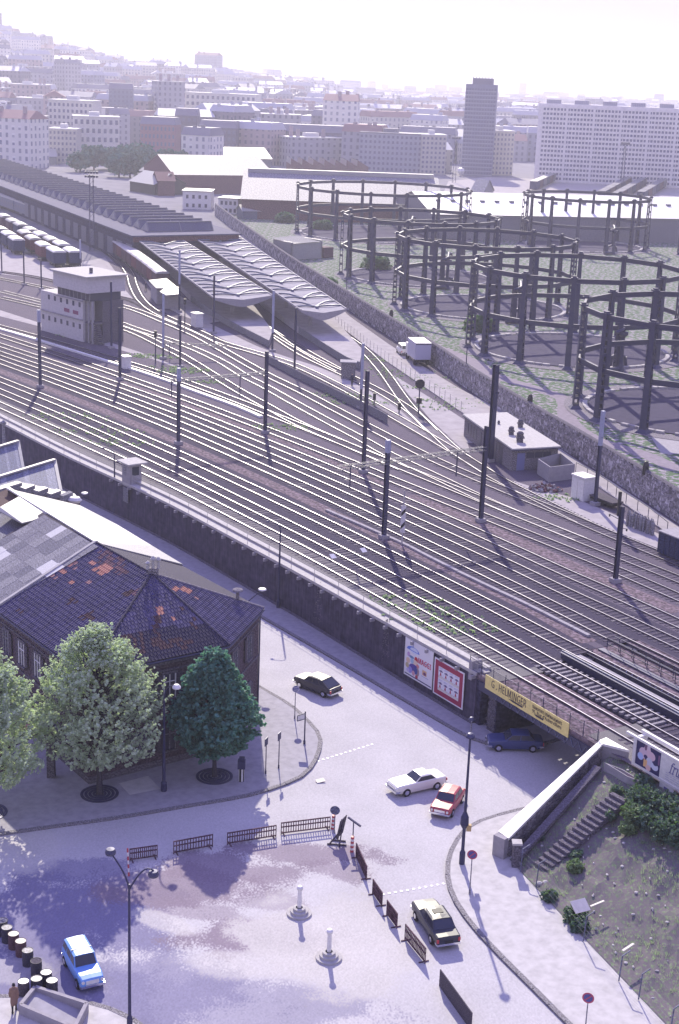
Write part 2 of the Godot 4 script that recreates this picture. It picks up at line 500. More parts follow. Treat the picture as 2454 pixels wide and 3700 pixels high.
func street() -> void:
	for k in [[0, 1518], [240, 1640], [600, 1808], [850, 1940], [1100, 2075], [1350, 2215], [1725, 2425]]: WALL.append(G(k[0], k[1], 0))
	var d0: Vector3 = (WALL[0] - WALL[1]).normalized()
	WALL.push_front(WALL[0] + d0 * 70.0)
	ab_l = WALL[-1]
	ab_r = G(2170, 2690, 0)
	along = (ab_r - ab_l).normalized()
	inward = -along.cross(Vector3.UP).normalized() * -1.0
	if inward.z > 0: inward = -inward
	var g := MB.new()
	g.prism([Vector3(-300, ST, 60), Vector3(200, ST, 60), Vector3(200, ST, -260), Vector3(-300, ST, -260)], ST - 0.02, ST - 0.02)
	struct("street_ground", g, mats.road)
	var s := MB.new()
	var a := Vector3(-36, ST + 0.004, -140)
	var b := Vector3(26, ST + 0.004, -44)
	s.quad(a, Vector3(b.x, a.y, a.z), Vector3(b.x, a.y, b.z), Vector3(a.x, a.y, b.z))
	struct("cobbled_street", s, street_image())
	# pavement round the corner house
	var h := ST + 0.13
	var k1 := px([[820, 2412], [880, 2445], [950, 2487], [1052, 2548], [1118, 2609], [1154, 2655], [1155, 2700], [1130, 2760], [1085, 2805], [1000, 2840], [900, 2870], [700, 2905], [400, 2955], [200, 2982], [0, 3010], [-160, 3030]], h)
	var line := spline(k1, 1.0)
	var m := MB.new()
	m.prism(line + px([[-160, 2600], [300, 2300], [700, 2330]], h), ST - 0.01, h - 0.006)
	var pv := struct("corner_pavement", m, mats.pavement)
	kerbs(pv, k1, ST, h)
	# pavement at the foot of the retaining wall, turning into the underpass
	var k2 := px([[560, 2005], [760, 2118], [939, 2222], [1230, 2390], [1510, 2555], [1685, 2655], [1760, 2684], [1840, 2693], [1955, 2685], [2060, 2655]], h)
	k2.push_front(k2[0] + (k2[0] - k2[1]).normalized() * 60.0)
	var back: Array = []
	for w in WALL: back.append(Vector3(w.x, h, w.z))
	back.append(ab_l + inward * 16.0)
	back.reverse()
	m = MB.new()
	m.prism(spline(k2, 1.0) + back, ST - 0.01, h - 0.006)
	pv = struct("wall_pavement", m, mats.pavement)
	kerbs(pv, k2.slice(1), ST, h)
	# wide pale pavement on the right
	var k3 := px([[2010, 2900], [1934, 2911], [1795, 2945], [1695, 2985], [1645, 3045], [1620, 3110], [1619, 3170], [1640, 3240], [1700, 3330], [1790, 3430], [1900, 3540], [2010, 3650], [2120, 3760]], h)
	m = MB.new()
	m.prism(spline(k3, 1.0) + [Vector3(26, h, -46), Vector3(26, h, -66), Vector3(14, h, -82)] + px([[2150, 2760]], h), ST - 0.01, h - 0.006)
	pv = struct("right_pavement", m, mats.pavement_pale)
	kerbs(pv, k3, ST, h)
	# corner of the pavement at the bottom left
	var k4 := px([[-120, 3600], [60, 3598], [200, 3602], [340, 3625], [460, 3670], [560, 3740]], h)
	m = MB.new()
	m.prism(spline(k4, 1.0) + px([[560, 3900], [-200, 3900]], h), ST - 0.01, h - 0.006)
	pv = struct("near_pavement", m, mats.pavement_pale)
	kerbs(pv, k4, ST, h)
	# crossing studs
	var stud := MB.new()
	stud.lathe(Vector3(0, 0, 0), [Vector2(0.11, 0), Vector2(0.10, 0.02), Vector2(0.0, 0.03)], 8)
	var sm := stud.mesh()
	var e := thing("crossing_studs", "row of white studs across the street beside the black saloon", "road studs", Vector3.ZERO)
	for i in 12:
		obj("stud", sm, mats.white_paint, e, G(1385, 3232, ST + 0.005).lerp(G(1625, 3190, ST + 0.005), i / 11.0))
	e = thing("crossing_studs", "row of white studs on the road between corner pavement and white coupe", "road studs", Vector3.ZERO)
	for i in 14:
		obj("stud", sm, mats.white_paint, e, G(1135, 2755, ST + 0.005).lerp(G(1345, 2690, ST + 0.005), i / 13.0))

# ---------------------------------------------------------------- railway
func strip(line: Array, w0: float, w1: float, y: float) -> MB:   # flat band along a line, from w0 to w1 across
	var m := MB.new()
	for i in line.size() - 1:
		var r0 := MB.side(line, i)
		var r1 := MB.side(line, i + 1)
		var p: Vector3 = line[i]
		var q: Vector3 = line[i + 1]
		var up := Vector3(0, y - p.y, 0)
		if on_bridge(p, 0.6) and on_bridge(q, 0.6): continue
		m.quad(p + r0 * w0 + up, q + r1 * w0 + up, q + r1 * w1 + up, p + r0 * w1 + up)
	return m

var sleeper_mesh: ArrayMesh
func on_bridge(p: Vector3, margin := 0.0) -> bool:
	var q := p - ab_l
	var u := q.dot(along)
	var v := q.dot(inward)
	return u > 0.3 - margin and u < 13.3 + margin and v > -0.5 and v < 15.0

func track(label: String, pts: Array, loose := 0, pale := 0.0, open := false, rails := "rail_steel") -> Node3D:
	var line := spline(pts, 2.5)
	var t := thing("railway_track", label, "railway track", Vector3.ZERO, 0.0, "railway tracks")
	for s in [-1.0, 1.0]:
		var off := []
		for i in line.size(): off.append((line[i] as Vector3) + MB.side(line, i) * s * 0.7525)
		var m := MB.new()
		m.sweep(off, [Vector2(-0.036, -0.03), Vector2(-0.036, 0.0), Vector2(0.036, 0.0), Vector2(0.036, -0.03)])
		var rl := obj("rail", m, mats[rails], t)
		m = MB.new()
		m.sweep(off, [Vector2(-0.07, -0.15), Vector2(-0.02, -0.12), Vector2(-0.02, -0.031), Vector2(0.02, -0.031), Vector2(0.02, -0.12), Vector2(0.07, -0.15)])
		obj("rail_web", m, mats.rail_rust, rl)
	var c := Curve3D.new()
	c.bake_interval = 0.3
	for p in line: c.add_point(p)
	var xf := []
	var dist := 0.0
	while dist < c.get_baked_length() - 0.4:
		var p := c.sample_baked(dist)
		var q := c.sample_baked(dist + 0.3)
		if open or not on_bridge(p): xf.append(Transform3D(Basis.looking_at(q - p, Vector3.UP) * Basis(Vector3.UP, rnd(-0.012, 0.012)), p + Vector3(0, -0.15 + rnd(-0.008, 0.008), 0)))
		dist += 0.62
	xf.sort_custom(func(a, b): return a.origin.z > b.origin.z)
	var rest := []
	for i in xf.size():
		var sp: Transform3D = xf[i]
		if open and on_bridge(sp.origin):
			obj("sleeper", sleeper_mesh, mats.sleeper_open, t, sp)
			continue
		var v := view.inverse() * (sp.origin - Vector3(0, EYE, 0))
		var sx := 1227.0 + LENS * v.x / -v.z
		if i < loose and sx > -40 and sx < 2500:
			obj("sleeper", sleeper_mesh, mats.sleeper_pale if rng.randf() < pale else mats.sleeper, t, sp)
		else: rest.append(sp)
	if rest: copies("sleeper_rows", sleeper_mesh, mats.sleeper_pale if pale > 0.5 else mats.sleeper, rest, t)
	return t

var TR := {}
func railway() -> void:
	var sl := MB.new()
	sl.box(Transform3D(Basis(), Vector3(0, -0.045, 0)), Vector3(2.5, 0.18, 0.25))
	sleeper_mesh = sl.mesh()
	# yard ground, with a notch for the bridge
	var front := []
	for w in WALL: front.append(w)
	var y := YD - 0.02
	var right := ab_r + along * 60.0
	var m := MB.new()
	var deep := 15.5
	m.prism(front + [ab_l + inward * deep, ab_r + inward * deep, ab_r, right, Vector3(140, 0, -60), Vector3(140, 0, -330), Vector3(-260, 0, -330), Vector3(-260, 0, -290)], y, y)
	struct("railway_yard", m, mats.ballast)
	var P := {
		1: [[0, 1462], [600, 1735], [860, 1866], [1200, 2043], [1800, 2377], [2194, 2600], [2454, 2752]],
		2: [[0, 1413], [260, 1523], [600, 1677], [860, 1804], [1200, 1973], [1460, 2110], [1800, 2291], [2060, 2435], [2194, 2505], [2454, 2648]],
		3: [[0, 1370], [260, 1474], [600, 1618], [860, 1737], [1200, 1898], [1460, 2028], [1800, 2200], [2060, 2337], [2194, 2405], [2454, 2542]],
		4: [[0, 1305], [260, 1401], [600, 1535], [860, 1648], [1200, 1801], [1460, 1925], [1800, 2089], [2060, 2218], [2194, 2287], [2454, 2413]],
		5: [[0, 1275], [260, 1364], [600, 1491], [860, 1598], [1200, 1744], [1460, 1862], [1800, 2018], [2060, 2143], [2194, 2204], [2454, 2327]],
		6: [[0, 1245], [260, 1331], [600, 1452], [860, 1554], [1200, 1693], [1460, 1805], [1800, 1955], [2060, 2074], [2194, 2132], [2454, 2251]],
		7: [[0, 1211], [260, 1295], [600, 1413], [860, 1510], [1200, 1642], [1460, 1748], [1800, 1884], [2194, 2043], [2454, 2156]],
		8: [[0, 1178], [300, 1262], [560, 1340], [683, 1382], [860, 1447], [1000, 1503], [1200, 1583], [1460, 1690], [1800, 1828], [2194, 1987], [2454, 2091]],
		9: [[0, 1005], [150, 1035], [300, 1068], [420, 1098], [500, 1122], [600, 1163], [700, 1206], [763, 1239], [953, 1346], [1100, 1418], [1200, 1471], [1551, 1650], [1800, 1758], [2060, 1865], [2194, 1923], [2454, 2030]],
		10: [[230, 830], [300, 855], [350, 880], [400, 915], [440, 950], [470, 990], [482, 1030], [505, 1075], [540, 1110], [587, 1138], [660, 1170], [750, 1212], [802, 1236], [967, 1285], [1065, 1317], [1200, 1380], [1410, 1494], [1652, 1635], [1800, 1727], [1950, 1805], [2110, 1885]],
		11: [[0, 1072], [100, 1095], [250, 1130], [400, 1170], [500, 1205], [600, 1255], [660, 1285], [790, 1365], [860, 1408], [960, 1463], [1072, 1525], [1200, 1582], [1460, 1693]],
		12: [[0, 1050], [150, 1088], [300, 1128], [430, 1165], [500, 1190], [600, 1222], [700, 1258], [800, 1305], [886, 1358], [953, 1392], [1060, 1452], [1200, 1528], [1314, 1588], [1400, 1637], [1560, 1713], [1800, 1826], [2100, 1948]],
		13: [[840, 1081], [977, 1197], [1090, 1275], [1233, 1345], [1309, 1380], [1400, 1428], [1490, 1487], [1560, 1555]],
		14: [[1060, 1060], [1200, 1181], [1305, 1255], [1382, 1336], [1477, 1466], [1572, 1560], [1652, 1632], [1760, 1702]],
		15: [[0, 980], [120, 998], [260, 1030], [380, 1060], [480, 1085], [587, 1140]],
		16: [[700, 1010], [900, 1140], [1002, 1208], [1150, 1295], [1233, 1340]],
	}
	var names := {
		1: "single track on pale ballast nearest the retaining wall", 2: "bright track second from the retaining wall, with open sleepers over the bridge", 3: "bright track just below the pink strip with the tall masts",
		4: "bright track just above the pink strip with the tall masts", 5: "track second above the pink mast strip, ending at the far bridge girder", 6: "dark track third above the pink mast strip",
		7: "track below the long white kerb, passing the two-armed mast", 8: "track above the long white kerb, running to the right edge", 9: "long diagonal track crossing the ash yard toward the flat-roofed hut",
		10: "track curving in an S past the signal building to the flat-roofed hut", 11: "diagonal track crossing to the white-kerb track below the wire mesh hut", 12: "diagonal track with pale sleepers left of the person in the yard",
		13: "track from beneath the left platform canopy", 14: "track curving out beside the lane from the right platform canopy", 15: "siding on the left behind the signal building", 16: "track coming out from between the two canopies"}
	var loose := {1: 230, 2: 230, 3: 190, 4: 150, 5: 130, 6: 120, 7: 100, 8: 110, 9: 90, 12: 40, 10: 50}
	for k in P:
		var pts := px(P[k], 0.0)
		if k <= 9:
			pts.push_back(pts[-1] + (pts[-1] - pts[-2]).normalized() * 14.0)
			pts.push_front(pts[0] + (pts[0] - pts[1]).normalized() * 50.0)
		TR[k] = spline(pts, 2.5)
		var t := track(names[k], pts, loose.get(k, 0), 0.6 if k == 1 else 0.8 if k == 12 else 0.12, k == 2, "rail_steel" if k != 15 else "rail_rust")
		if k in [3, 4, 5, 2]:
			stuff(obj("dark_ballast", strip(TR[k], -1.9, 1.9, YD - 0.012 - 0.001 * k), mats.ballast_dark, t))
		if k == 1:
			stuff(obj("pale_ballast", strip(TR[k], -1.6, 2.6, YD - 0.015), mats.pale_ballast, t))
	# pinkish earth strip with the mast row, and the second one to its right
	var p2 := px([[-60, 1318], [0, 1341], [260, 1437], [600, 1580], [860, 1693], [1200, 1852], [1460, 1978], [1740, 2115], [1900, 2190], [2130, 2320]], YD)
	struct("earth_strip", strip(spline(p2), -0.75, 0.75, YD - 0.008), mats.pink_dirt)
	p2 = px([[1480, 1790], [1737, 1890], [1900, 1965], [2223, 2110], [2454, 2210]], YD)
	struct("earth_strip", strip(spline(p2), -0.8, 0.9, YD - 0.009), mats.pink_dirt)
	p2 = px([[430, 1378], [600, 1434], [860, 1532], [960, 1568], [1200, 1668], [1400, 1752]], YD)
	struct("earth_strip", strip(spline(p2), -0.4, 0.45, YD - 0.010), mats.pink_dirt)
	# ash paths and sandy ground
	struct("ash_path", strip(spline(px([[720, 1165], [800, 1205], [905, 1255], [1000, 1290], [1110, 1325], [1230, 1375], [1380, 1455], [1480, 1515], [1640, 1620]], YD)), -1.5, 1.6, YD - 0.006), mats.yard_sand)
	m = MB.new()
	m.prism(px([[-40, 935], [0, 935], [100, 955], [200, 985], [300, 1010], [330, 985], [370, 960], [430, 990], [455, 1050], [500, 1100], [480, 1085], [400, 1060], [360, 1075], [250, 1030], [140, 1005], [-40, 985]], YD), YD - 0.018, YD - 0.018)
	struct("sandy_ground", m, mats.yard_sand)
	m = MB.new()
	m.prism(px([[0, 885], [60, 900], [150, 945], [300, 945], [380, 930], [420, 985], [330, 1000], [200, 985], [0, 950]], YD), YD - 0.014, YD - 0.014)
	struct("sandy_ground", m, mats.yard_sand)
	m = MB.new()
	m.prism(px([[395, 895], [450, 920], [520, 965], [600, 1030], [660, 1075], [740, 1110], [800, 1160], [740, 1170], [660, 1140], [600, 1110], [560, 1060], [520, 1010], [470, 950]], YD), YD - 0.016, YD - 0.016)
	struct("sandy_ground", m, mats.yard_sand)
	m = MB.new()
	m.prism(px([[1400, 1340], [1480, 1390], [1560, 1440], [1700, 1530], [1770, 1600], [1690, 1600], [1700, 1640], [1640, 1610], [1560, 1520], [1500, 1450], [1440, 1390]], YD), YD - 0.014, YD - 0.014)
	struct("sandy_ground", m, mats.yard_sand)
	m = MB.new()
	m.prism(px([[1850, 1735], [1960, 1770], [2080, 1800], [2200, 1850], [2454, 1960], [2500, 2030], [2454, 2010], [2200, 1912], [2060, 1850], [1900, 1780]], YD), YD - 0.012, YD - 0.012)
	struct("sandy_ground", m, mats.yard_sand)
	m = MB.new()
	m.prism(px([[-40, 1130], [0, 1142], [140, 1178], [300, 1225], [560, 1300], [700, 1350], [620, 1315], [500, 1270], [300, 1205], [140, 1165], [0, 1120], [-40, 1112]], YD), YD - 0.012, YD - 0.012)
	struct("ash_path", m, mats.yard_sand)
	# long white kerb between the main tracks and the station tracks
	var kl := spline(px([[-60, 1175], [0, 1191], [260, 1268], [560, 1363], [700, 1415], [860, 1473], [945, 1510]], YD), 3.0)
	var wk := thing("white_kerb", "long white kerb between main tracks and station tracks", "kerb")
	for i in kl.size() - 1:
		var b := MB.new()
		b.bar(kl[i] + Vector3(0, 0.1, 0), (kl[i + 1] as Vector3).lerp(kl[i], 0.04) + Vector3(0, 0.1, 0), 0.55, 0.3)
		obj("kerb_block", b, mats.white_paint, wk)
	# pale kerb stones on the right part of the mast strip
	kl = spline(px([[1180, 1846], [1460, 1968], [1540, 2010], [1740, 2110], [1900, 2185], [2130, 2302]], YD), 1.9)
	wk = thing("strip_edging", "pale concrete edging slabs along the strip with the striped post", "kerb")
	for i in kl.size() - 1:
		var b := MB.new()
		b.bar(kl[i] + Vector3(0, 0.06 + rnd(-0.02, 0.02), 0), (kl[i + 1] as Vector3).lerp(kl[i], 0.03) + Vector3(0, 0.06, 0), 0.34, 0.22)
		obj("slab", b, mats.concrete, wk)
	# weeds between the rails
	weeds()

func weeds() -> void:
	var leaf := leaf_mesh(0.16)
	M("weed", 0.20, 0.27, 0.16, 0.8)
	mats.weed.backlight_enabled = true
	mats.weed.backlight = Color(0.6, 0.7, 0.5)
	var spots := [[700, 1338, 2.2], [745, 1380, 2.0], [560, 1290, 2.4], [610, 1330, 2.6], [1010, 1545, 2.5], [640, 1345, 2.0], [350, 1560, 4], [250, 1510, 4], [430, 1600, 3], [1480, 2180, 3.0], [1560, 2230, 3.0], [1640, 2270, 2.5], [1440, 1340, 4], [1490, 1365, 4], [1590, 1450, 4.5], [1620, 1470, 4], [1240, 1430, 3], [1290, 1455, 3], [1560, 1400, 3], [2050, 1800, 2.5], [300, 1215, 3], [520, 1285, 2.5], [1400, 1300, 4]]
	for i in spots.size():
		var xf := []
		var cols := []
		var p := G(spots[i][0], spots[i][1], YD)
		for k in 70:
			var r: float = spots[i][2] * sqrt(rng.randf()) * 0.6
			var a := rnd(0, TAU)
			xf.append(Transform3D(Basis.from_euler(Vector3(rnd(-1.2, 1.2), rnd(0, TAU), rnd(-0.5, 0.5))).scaled(Vector3.ONE * rnd(0.5, 1.2)), p + Vector3(cos(a) * r * 2.4, rnd(0.0, 0.10), sin(a) * r)))
		copies("weed_patch", leaf, mats.weed, xf, self)

func leaf_mesh(s: float) -> ArrayMesh:
	var m := MB.new()
	for k in 3:
		var b := Basis.from_euler(Vector3(0.5 * k - 0.4, 2.1 * k, 0.3))
		m.quad(b * Vector3(-s * 0.5, 0, -s), b * Vector3(s * 0.5, 0.12 * s, -s), b * Vector3(s * 0.42, 0, s), b * Vector3(-s * 0.5, 0.2 * s, s))
	return m.mesh()

# ---------------------------------------------------------------- bridge, retaining wall, hoardings
func PL(x: float, y: float, o: Vector3, n: Vector3) -> Vector3:      # where a bearing meets the upright plane through o
	var d := bearing(x, y)
	return Vector3(0, EYE, 0) + d * ((o - Vector3(0, EYE, 0)).dot(n) / d.dot(n))

func UV(u: float, v: float, y: float) -> Vector3:                    # bridge frame: u along the wall from the left abutment, v into the yard
	var p := ab_l + along * u + inward * v
	return Vector3(p.x, y, p.z)

func slab(m: MB, u0: float, v0: float, u1: float, v1: float, y0: float, y1: float) -> void:
	m.prism([UV(u0, v0, 0), UV(u1, v0, 0), UV(u1, v1, 0), UV(u0, v1, 0)], y0, y1)

func text_mesh(s: String, size: float, font := "Droid Sans", bold := false, depth := 0.02) -> TextMesh:
	var t := TextMesh.new()
	var f := SystemFont.new()
	f.font_names = PackedStringArray([font])
	f.font_weight = 700 if bold else 400
	t.font = f
	t.text = s
	t.font_size = 32
	t.pixel_size = size / 32.0
	t.depth = depth
	t.curve_step = 2.0
	return t

func bridge() -> void:
	# retaining wall with coping, brackets and pipe rail
	var w := thing("retaining_wall", "long dark masonry retaining wall between the railway and the street", "retaining wall")
	var line := spline(WALL, 2.0)
	var m := MB.new()
	m.sweep(line, [Vector2(-0.6, ST - 0.1), Vector2(-0.6, -0.35), Vector2(0.0, -0.35), Vector2(0.06, ST - 0.1)])
	obj("wall", m, wall_mat(), w)
	var c1 := MB.new()
	c1.sweep(line, [Vector2(-1.3, -0.35), Vector2(-1.3, -0.10), Vector2(0.12, -0.10), Vector2(0.12, -0.35)])
	obj("coping", c1, mats.pale_concrete, w)
	m = MB.new()
	m.sweep(line, [Vector2(0.06, ST), Vector2(0.06, ST + 0.22), Vector2(0.30, ST + 0.16), Vector2(0.34, ST)])
	obj("foot", m, mats.stone, w)
	# pale rubble falling out of two broken drains
	var rs: Array = []
	for k in 3:
		var b := MB.new()
		b.lathe(Vector3.ZERO, [Vector2(0, -0.05), Vector2(0.09, -0.03), Vector2(0.07, 0.04), Vector2(0, 0.06)], 5)
		rs.append(b.mesh())
	for q in [[1155, 2102, 2250], [1398, 2238, 2385]]:
		var e := thing("lime_streak", "crust of pale lime running down the dark wall, " + ("left one of two" if q[0] < 1300 else "right one beside the posters"), "lime streak")
		for k in 110:
			var t := pow(rng.randf(), 0.8)
			var p := PL(q[0] + rnd(-1, 1) * (5.0 + 13.0 * t) - 6.0 * t, lerpf(q[1], q[2], t), ab_l, WALL[-2].direction_to(ab_l).cross(Vector3.UP))
			obj("lump", rs[k % 3], mats.stone_pale, e, Transform3D(Basis.from_euler(Vector3(PI / 2 + rnd(-.4, .4), rnd(0, 6), 0)).scaled(Vector3(0.7, 0.35, 0.7) * rnd(0.6, 1.25)), p))
	# brackets, coping seams, posts and two pale pipes
	var c := Curve3D.new()
	for p in line: c.add_point(p)
	var total := c.get_baked_length()
	var br := MB.new()
	br.bx(-0.09, -0.62, -0.12, 0.09, -0.36, 0.42)
	var brm := br.mesh()
	var rail := thing("pipe_railing", "pale pipe railing along the coping of the retaining wall", "railing")
	var post := MB.new()
	post.tube(Vector3(0, -0.1, 0), Vector3(0, 0.95, 0), 0.028, 0.024, 6)
	var pm := post.mesh()
	var d := total - 118.0
	while d < total:
		var p := c.sample_baked(d)
		var f := (c.sample_baked(minf(d + 0.5, total)) - c.sample_baked(d - 0.5)).normalized()
		var t := Transform3D(Basis.looking_at(f.cross(Vector3.UP), Vector3.UP), p)
		t.basis = Basis(f, Vector3.UP, f.cross(Vector3.UP))
		if total - d < 62.0: obj("bracket", brm, mats.concrete, w, t)
		if int(d / 1.9) % 2 == 0: obj("post", pm, mats.pale_concrete, rail, Transform3D(t.basis, p - t.basis.z * 0.15))
		d += 1.9
	for y in [0.45, 0.92]:
		var near := []
		for i in line.size(): near.append((line[i] as Vector3) + Vector3(0, y, 0) - MB.side(line, i) * 0.15)
		var mm := MB.new()
		mm.path(near, 0.022, 0.022, 5)
		obj("pipe", mm, mats.pale_concrete, rail)
	var duct := thing("cable_duct", "pale concrete cable duct lying behind the coping, ending at the bridge", "cable duct")
	var dl := []
	for i in range(4, line.size()): dl.append(line[i])
	m = MB.new()
	m.sweep(dl, [Vector2(-1.28, -0.098), Vector2(-1.28, 0.12), Vector2(-0.75, 0.12), Vector2(-0.75, -0.098)])
	obj("duct", m, mats.pale_concrete, duct)
	m = MB.new()
	m.box(Transform3D(Basis(along, Vector3.UP, along.cross(Vector3.UP)), UV(-0.75, 0.35, -0.2)), Vector3(0.35, 1.5, 0.9))
	tag(obj("end_pier", m, mats.concrete), "pale concrete pier where the wall coping meets the bridge railing", "pier")
	# abutments and the piers below
	var a := thing("bridge_abutment", "dark stone abutment on the left of the underpass with a dark niche", "abutment")
	m = MB.new()
	slab(m, -0.4, 0.06, 0.55, 16.0, ST - 0.05, -0.36)
	slab(m, 0.55, 1.2, 1.35, 16.0, ST - 0.05, -0.36)
	obj("wall", m, mats.wall_dark, a)
	m = MB.new()
	slab(m, 1.35, 0.25, 2.25, 16.0, ST - 0.05, -0.70)
	obj("pier", m, mats.wall_dark, a)
	m = MB.new()
	for k in 13:
		for j in 3:
			var y0 := ST + 0.04 + k * 0.255
			slab(m, 1.37 + j * 0.29 + (0.0 if k % 2 else -0.1), 0.19 + rnd(0, 0.05), 1.37 + j * 0.29 + 0.26 + (0.0 if k % 2 else -0.1), 0.3, y0, y0 + 0.23)
	stuff(obj("facing_stones", m, mats.stone, a))
	for k in 6:
		var st := MB.new()
		slab(st, 0.6, 0.5 + k * 0.1, 1.3, 1.25, ST + 0.0 + k * 0.5, ST + 0.22 + k * 0.5)
		obj("niche_step", st, mats.stone, a)
	a = thing("bridge_abutment", "dark abutment on the right of the underpass, behind the wing wall", "abutment")
	m = MB.new()
	slab(m, 13.5, 0.1, 14.6, 16.0, ST - 0.05, -0.36)
	obj("wall", m, mats.wall_dark, a)
	# deck: floors between the girders, girders, gaps
	var dk := thing("railway_bridge", "low railway bridge over the street, with open gaps between its tracks", "bridge")
	for q in [[0.0, 4.35, -0.62, -0.175, "pink_dirt"], [8.25, 9.35, -0.55, -0.16, "concrete"], [10.3, 13.45, -0.55, -0.172, "pink_dirt"], [14.45, 15.6, -0.55, -0.178, "pink_dirt"]]:
		m = MB.new()
		slab(m, -0.5, q[0], 14.0, q[1], q[2], q[3])
		obj("deck_floor", m, mats[q[4]], dk)
	for q in [[0.0, 0.28, -1.35, -0.63], [5.2, 5.48, -1.25, -0.27], [6.6, 6.88, -1.25, -0.27], [7.55, 7.85, -1.3, 0.28], [8.7, 8.95, -1.3, -0.56], [10.1, 10.28, -1.3, -0.2], [13.3, 13.46, -1.3, -0.56], [14.5, 14.7, -1.3, -0.56]]:
		m = MB.new()
		slab(m, 0.3, q[0], 13.5, q[1], q[2], q[3])
		slab(m, 0.3, q[0] - 0.12, 13.5, q[1] + 0.12, q[3], q[3] + 0.04)
		obj("girder", m, mats.dark_steel, dk)
	m = MB.new()
	m.path([UV(0.2, 7.7, 0.36), UV(7.0, 7.7, 0.38), UV(13.6, 7.7, 0.36)], 0.07, 0.07, 8)
	obj("pipe", m, mats.sheet_blue, dk)
	for k in 20:
		var bt := MB.new()
		bt.lathe(UV(0.9 + k * 0.64, 10.19, -0.16), [Vector2(0.05, 0), Vector2(0.05, 0.06), Vector2(0.0, 0.09)], 6)
		obj("bolt", bt, mats.chrome, dk)
	m = MB.new()
	for k in 26:   # lattice of the outer girder
		var u0 := 2.4 + k * 0.44
		if k % 2 == 0: m.bar(UV(u0, -0.03, -1.32), UV(u0 + 0.44, -0.03, -0.66), 0.05, 0.05)
		else: m.bar(UV(u0, -0.03, -0.66), UV(u0 + 0.44, -0.03, -1.32), 0.05, 0.05)
	obj("lattice", m, mats.sheet_blue, dk)
	m = MB.new()
	slab(m, -0.4, 0.35, 0.4, 0.9, -0.172, -0.05)
	obj("kerb", m, mats.pale_concrete, dk)
	# baluster railing on the street side
	var g := thing("bridge_railing", "thin steel baluster railing along the street edge of the bridge above the yellow sign", "railing")
	var bal := MB.new()
	bal.tube(Vector3.ZERO, Vector3(0, 0.85, 0), 0.011, 0.011, 4, false)
	var balm := bal.mesh()
	for k in 108: obj("baluster", balm, mats.iron, g, UV(-0.9 + k * 0.135, 0.02, -0.1))
	var ps := MB.new()
	ps.bx(-0.025, -0.2, -0.025, 0.025, 1.0, 0.025)
	var psm := ps.mesh()
	for k in 11: obj("post", psm, mats.iron, g, UV(-0.9 + k * 1.44, -0.02, 0))
	for y in [-0.1, 0.76]:
		m = MB.new()
		m.bar(UV(-0.9, 0.02, y), UV(13.6, 0.02, y), 0.03, 0.03)
		obj("rail", m, mats.iron, g)
	# footway with a heavy railing between the third and fourth tracks
	g = thing("footway_railing", "dark steel railing of the footway between bridge tracks, right of the pink strip", "railing")
	for k in 9:
		m = MB.new()
		m.bar(UV(0.7 + k * 1.5, 11.75, -0.17), UV(0.7 + k * 1.5, 11.75, 0.85), 0.05, 0.05)
		obj("post", m, mats.iron, g)
		m = MB.new()
		m.bar(UV(1.2 + k * 1.5, 12.5, -0.17), UV(1.2 + k * 1.5, 12.5, 0.85), 0.06, 0.06)
		obj("post", m, mats.iron, g)
	for q in [[11.75, 0.85], [11.75, 0.42], [12.5, 0.85], [12.5, 0.5]]:
		m = MB.new()
		m.bar(UV(0.6, q[0], q[1]), UV(14.0, q[0], q[1]), 0.06, 0.05)
		obj("rail", m, mats.iron, g)
	m = MB.new()
	slab(m, 0.3, 11.2, 14, 11.7, -0.17, -0.05)
	obj("edge_beam", m, mats.dark_steel, g)
	# yellow sign on the girder
	var n := along.cross(Vector3.UP)
	if n.z < 0: n = -n
	var o := UV(0, -0.14, 0)
	var tl := PL(1756, 2441, o, n)
	var br2 := PL(2053, 2661, o, n)
	var sg := thing("yellow_sign", "long yellow haulage sign with black lettering hung on the bridge", "sign")
	var yl := M("sign_yellow", 0.86, 0.72, 0.26, 0.6, "soft", 2.0)
	var fr := Basis(along, Vector3.UP, n)
	var wide := (br2 - tl).dot(along)
	var hi := 1.06
	var mid := (tl + br2) / 2.0
	mid.y = (tl.y + br2.y) / 2.0
	hi = absf(PL(1756, 2441, o, n).y - PL(1754, 2490, o, n).y)
	m = MB.new()
	m.box(Transform3D(fr, mid), Vector3(wide, hi, 0.05))
	obj("panel", m, yl, sg)
	var ink := M("sign_ink", 0.05, 0.035, 0.04, 0.7)
	var put := func(s: String, u: float, v: float, size: float, bold: bool, squeeze: float) -> void:
		var t := obj("lettering", text_mesh(s, size, "Droid Sans", bold), ink, sg, Transform3D(fr.scaled_local(Vector3(squeeze, 1, 1)), mid + along * u * wide + Vector3(0, v * hi, 0) + n * 0.035))
	put.call("G . HELMINGER", -0.205, 0.08, 0.74, false, 0.80)
	put.call("TRANSPORTS DÉMÉNAGEMENTS", 0.255, 0.20, 0.29, false, 0.78)
	put.call("95, Rue d'Aubervilliers", 0.255, -0.09, 0.33, false, 0.98)
	for q in [[-0.115, -0.27, 1.75], [0.165, -0.28, 1.1]]:
		m = MB.new()
		var s: float = q[2]
		var p = mid + along * q[0] * wide + Vector3(0, q[1] * hi, 0) + n * 0.032
		m.quad(p + fr * Vector3(-s * 0.15, 0.07, 0), p + fr * Vector3(s * 0.5, 0.07, 0), p + fr * Vector3(s * 0.5 - 0.08, -0.07, 0), p + fr * Vector3(-s * 0.15, -0.07, 0))
		m.tri(p + fr * Vector3(-s * 0.5, 0, 0), p + fr * Vector3(-s * 0.15, 0.09, 0), p + fr * Vector3(-s * 0.15, -0.09, 0))
		obj("arrow", m, ink, sg)
	posters(n)
	hoarding()

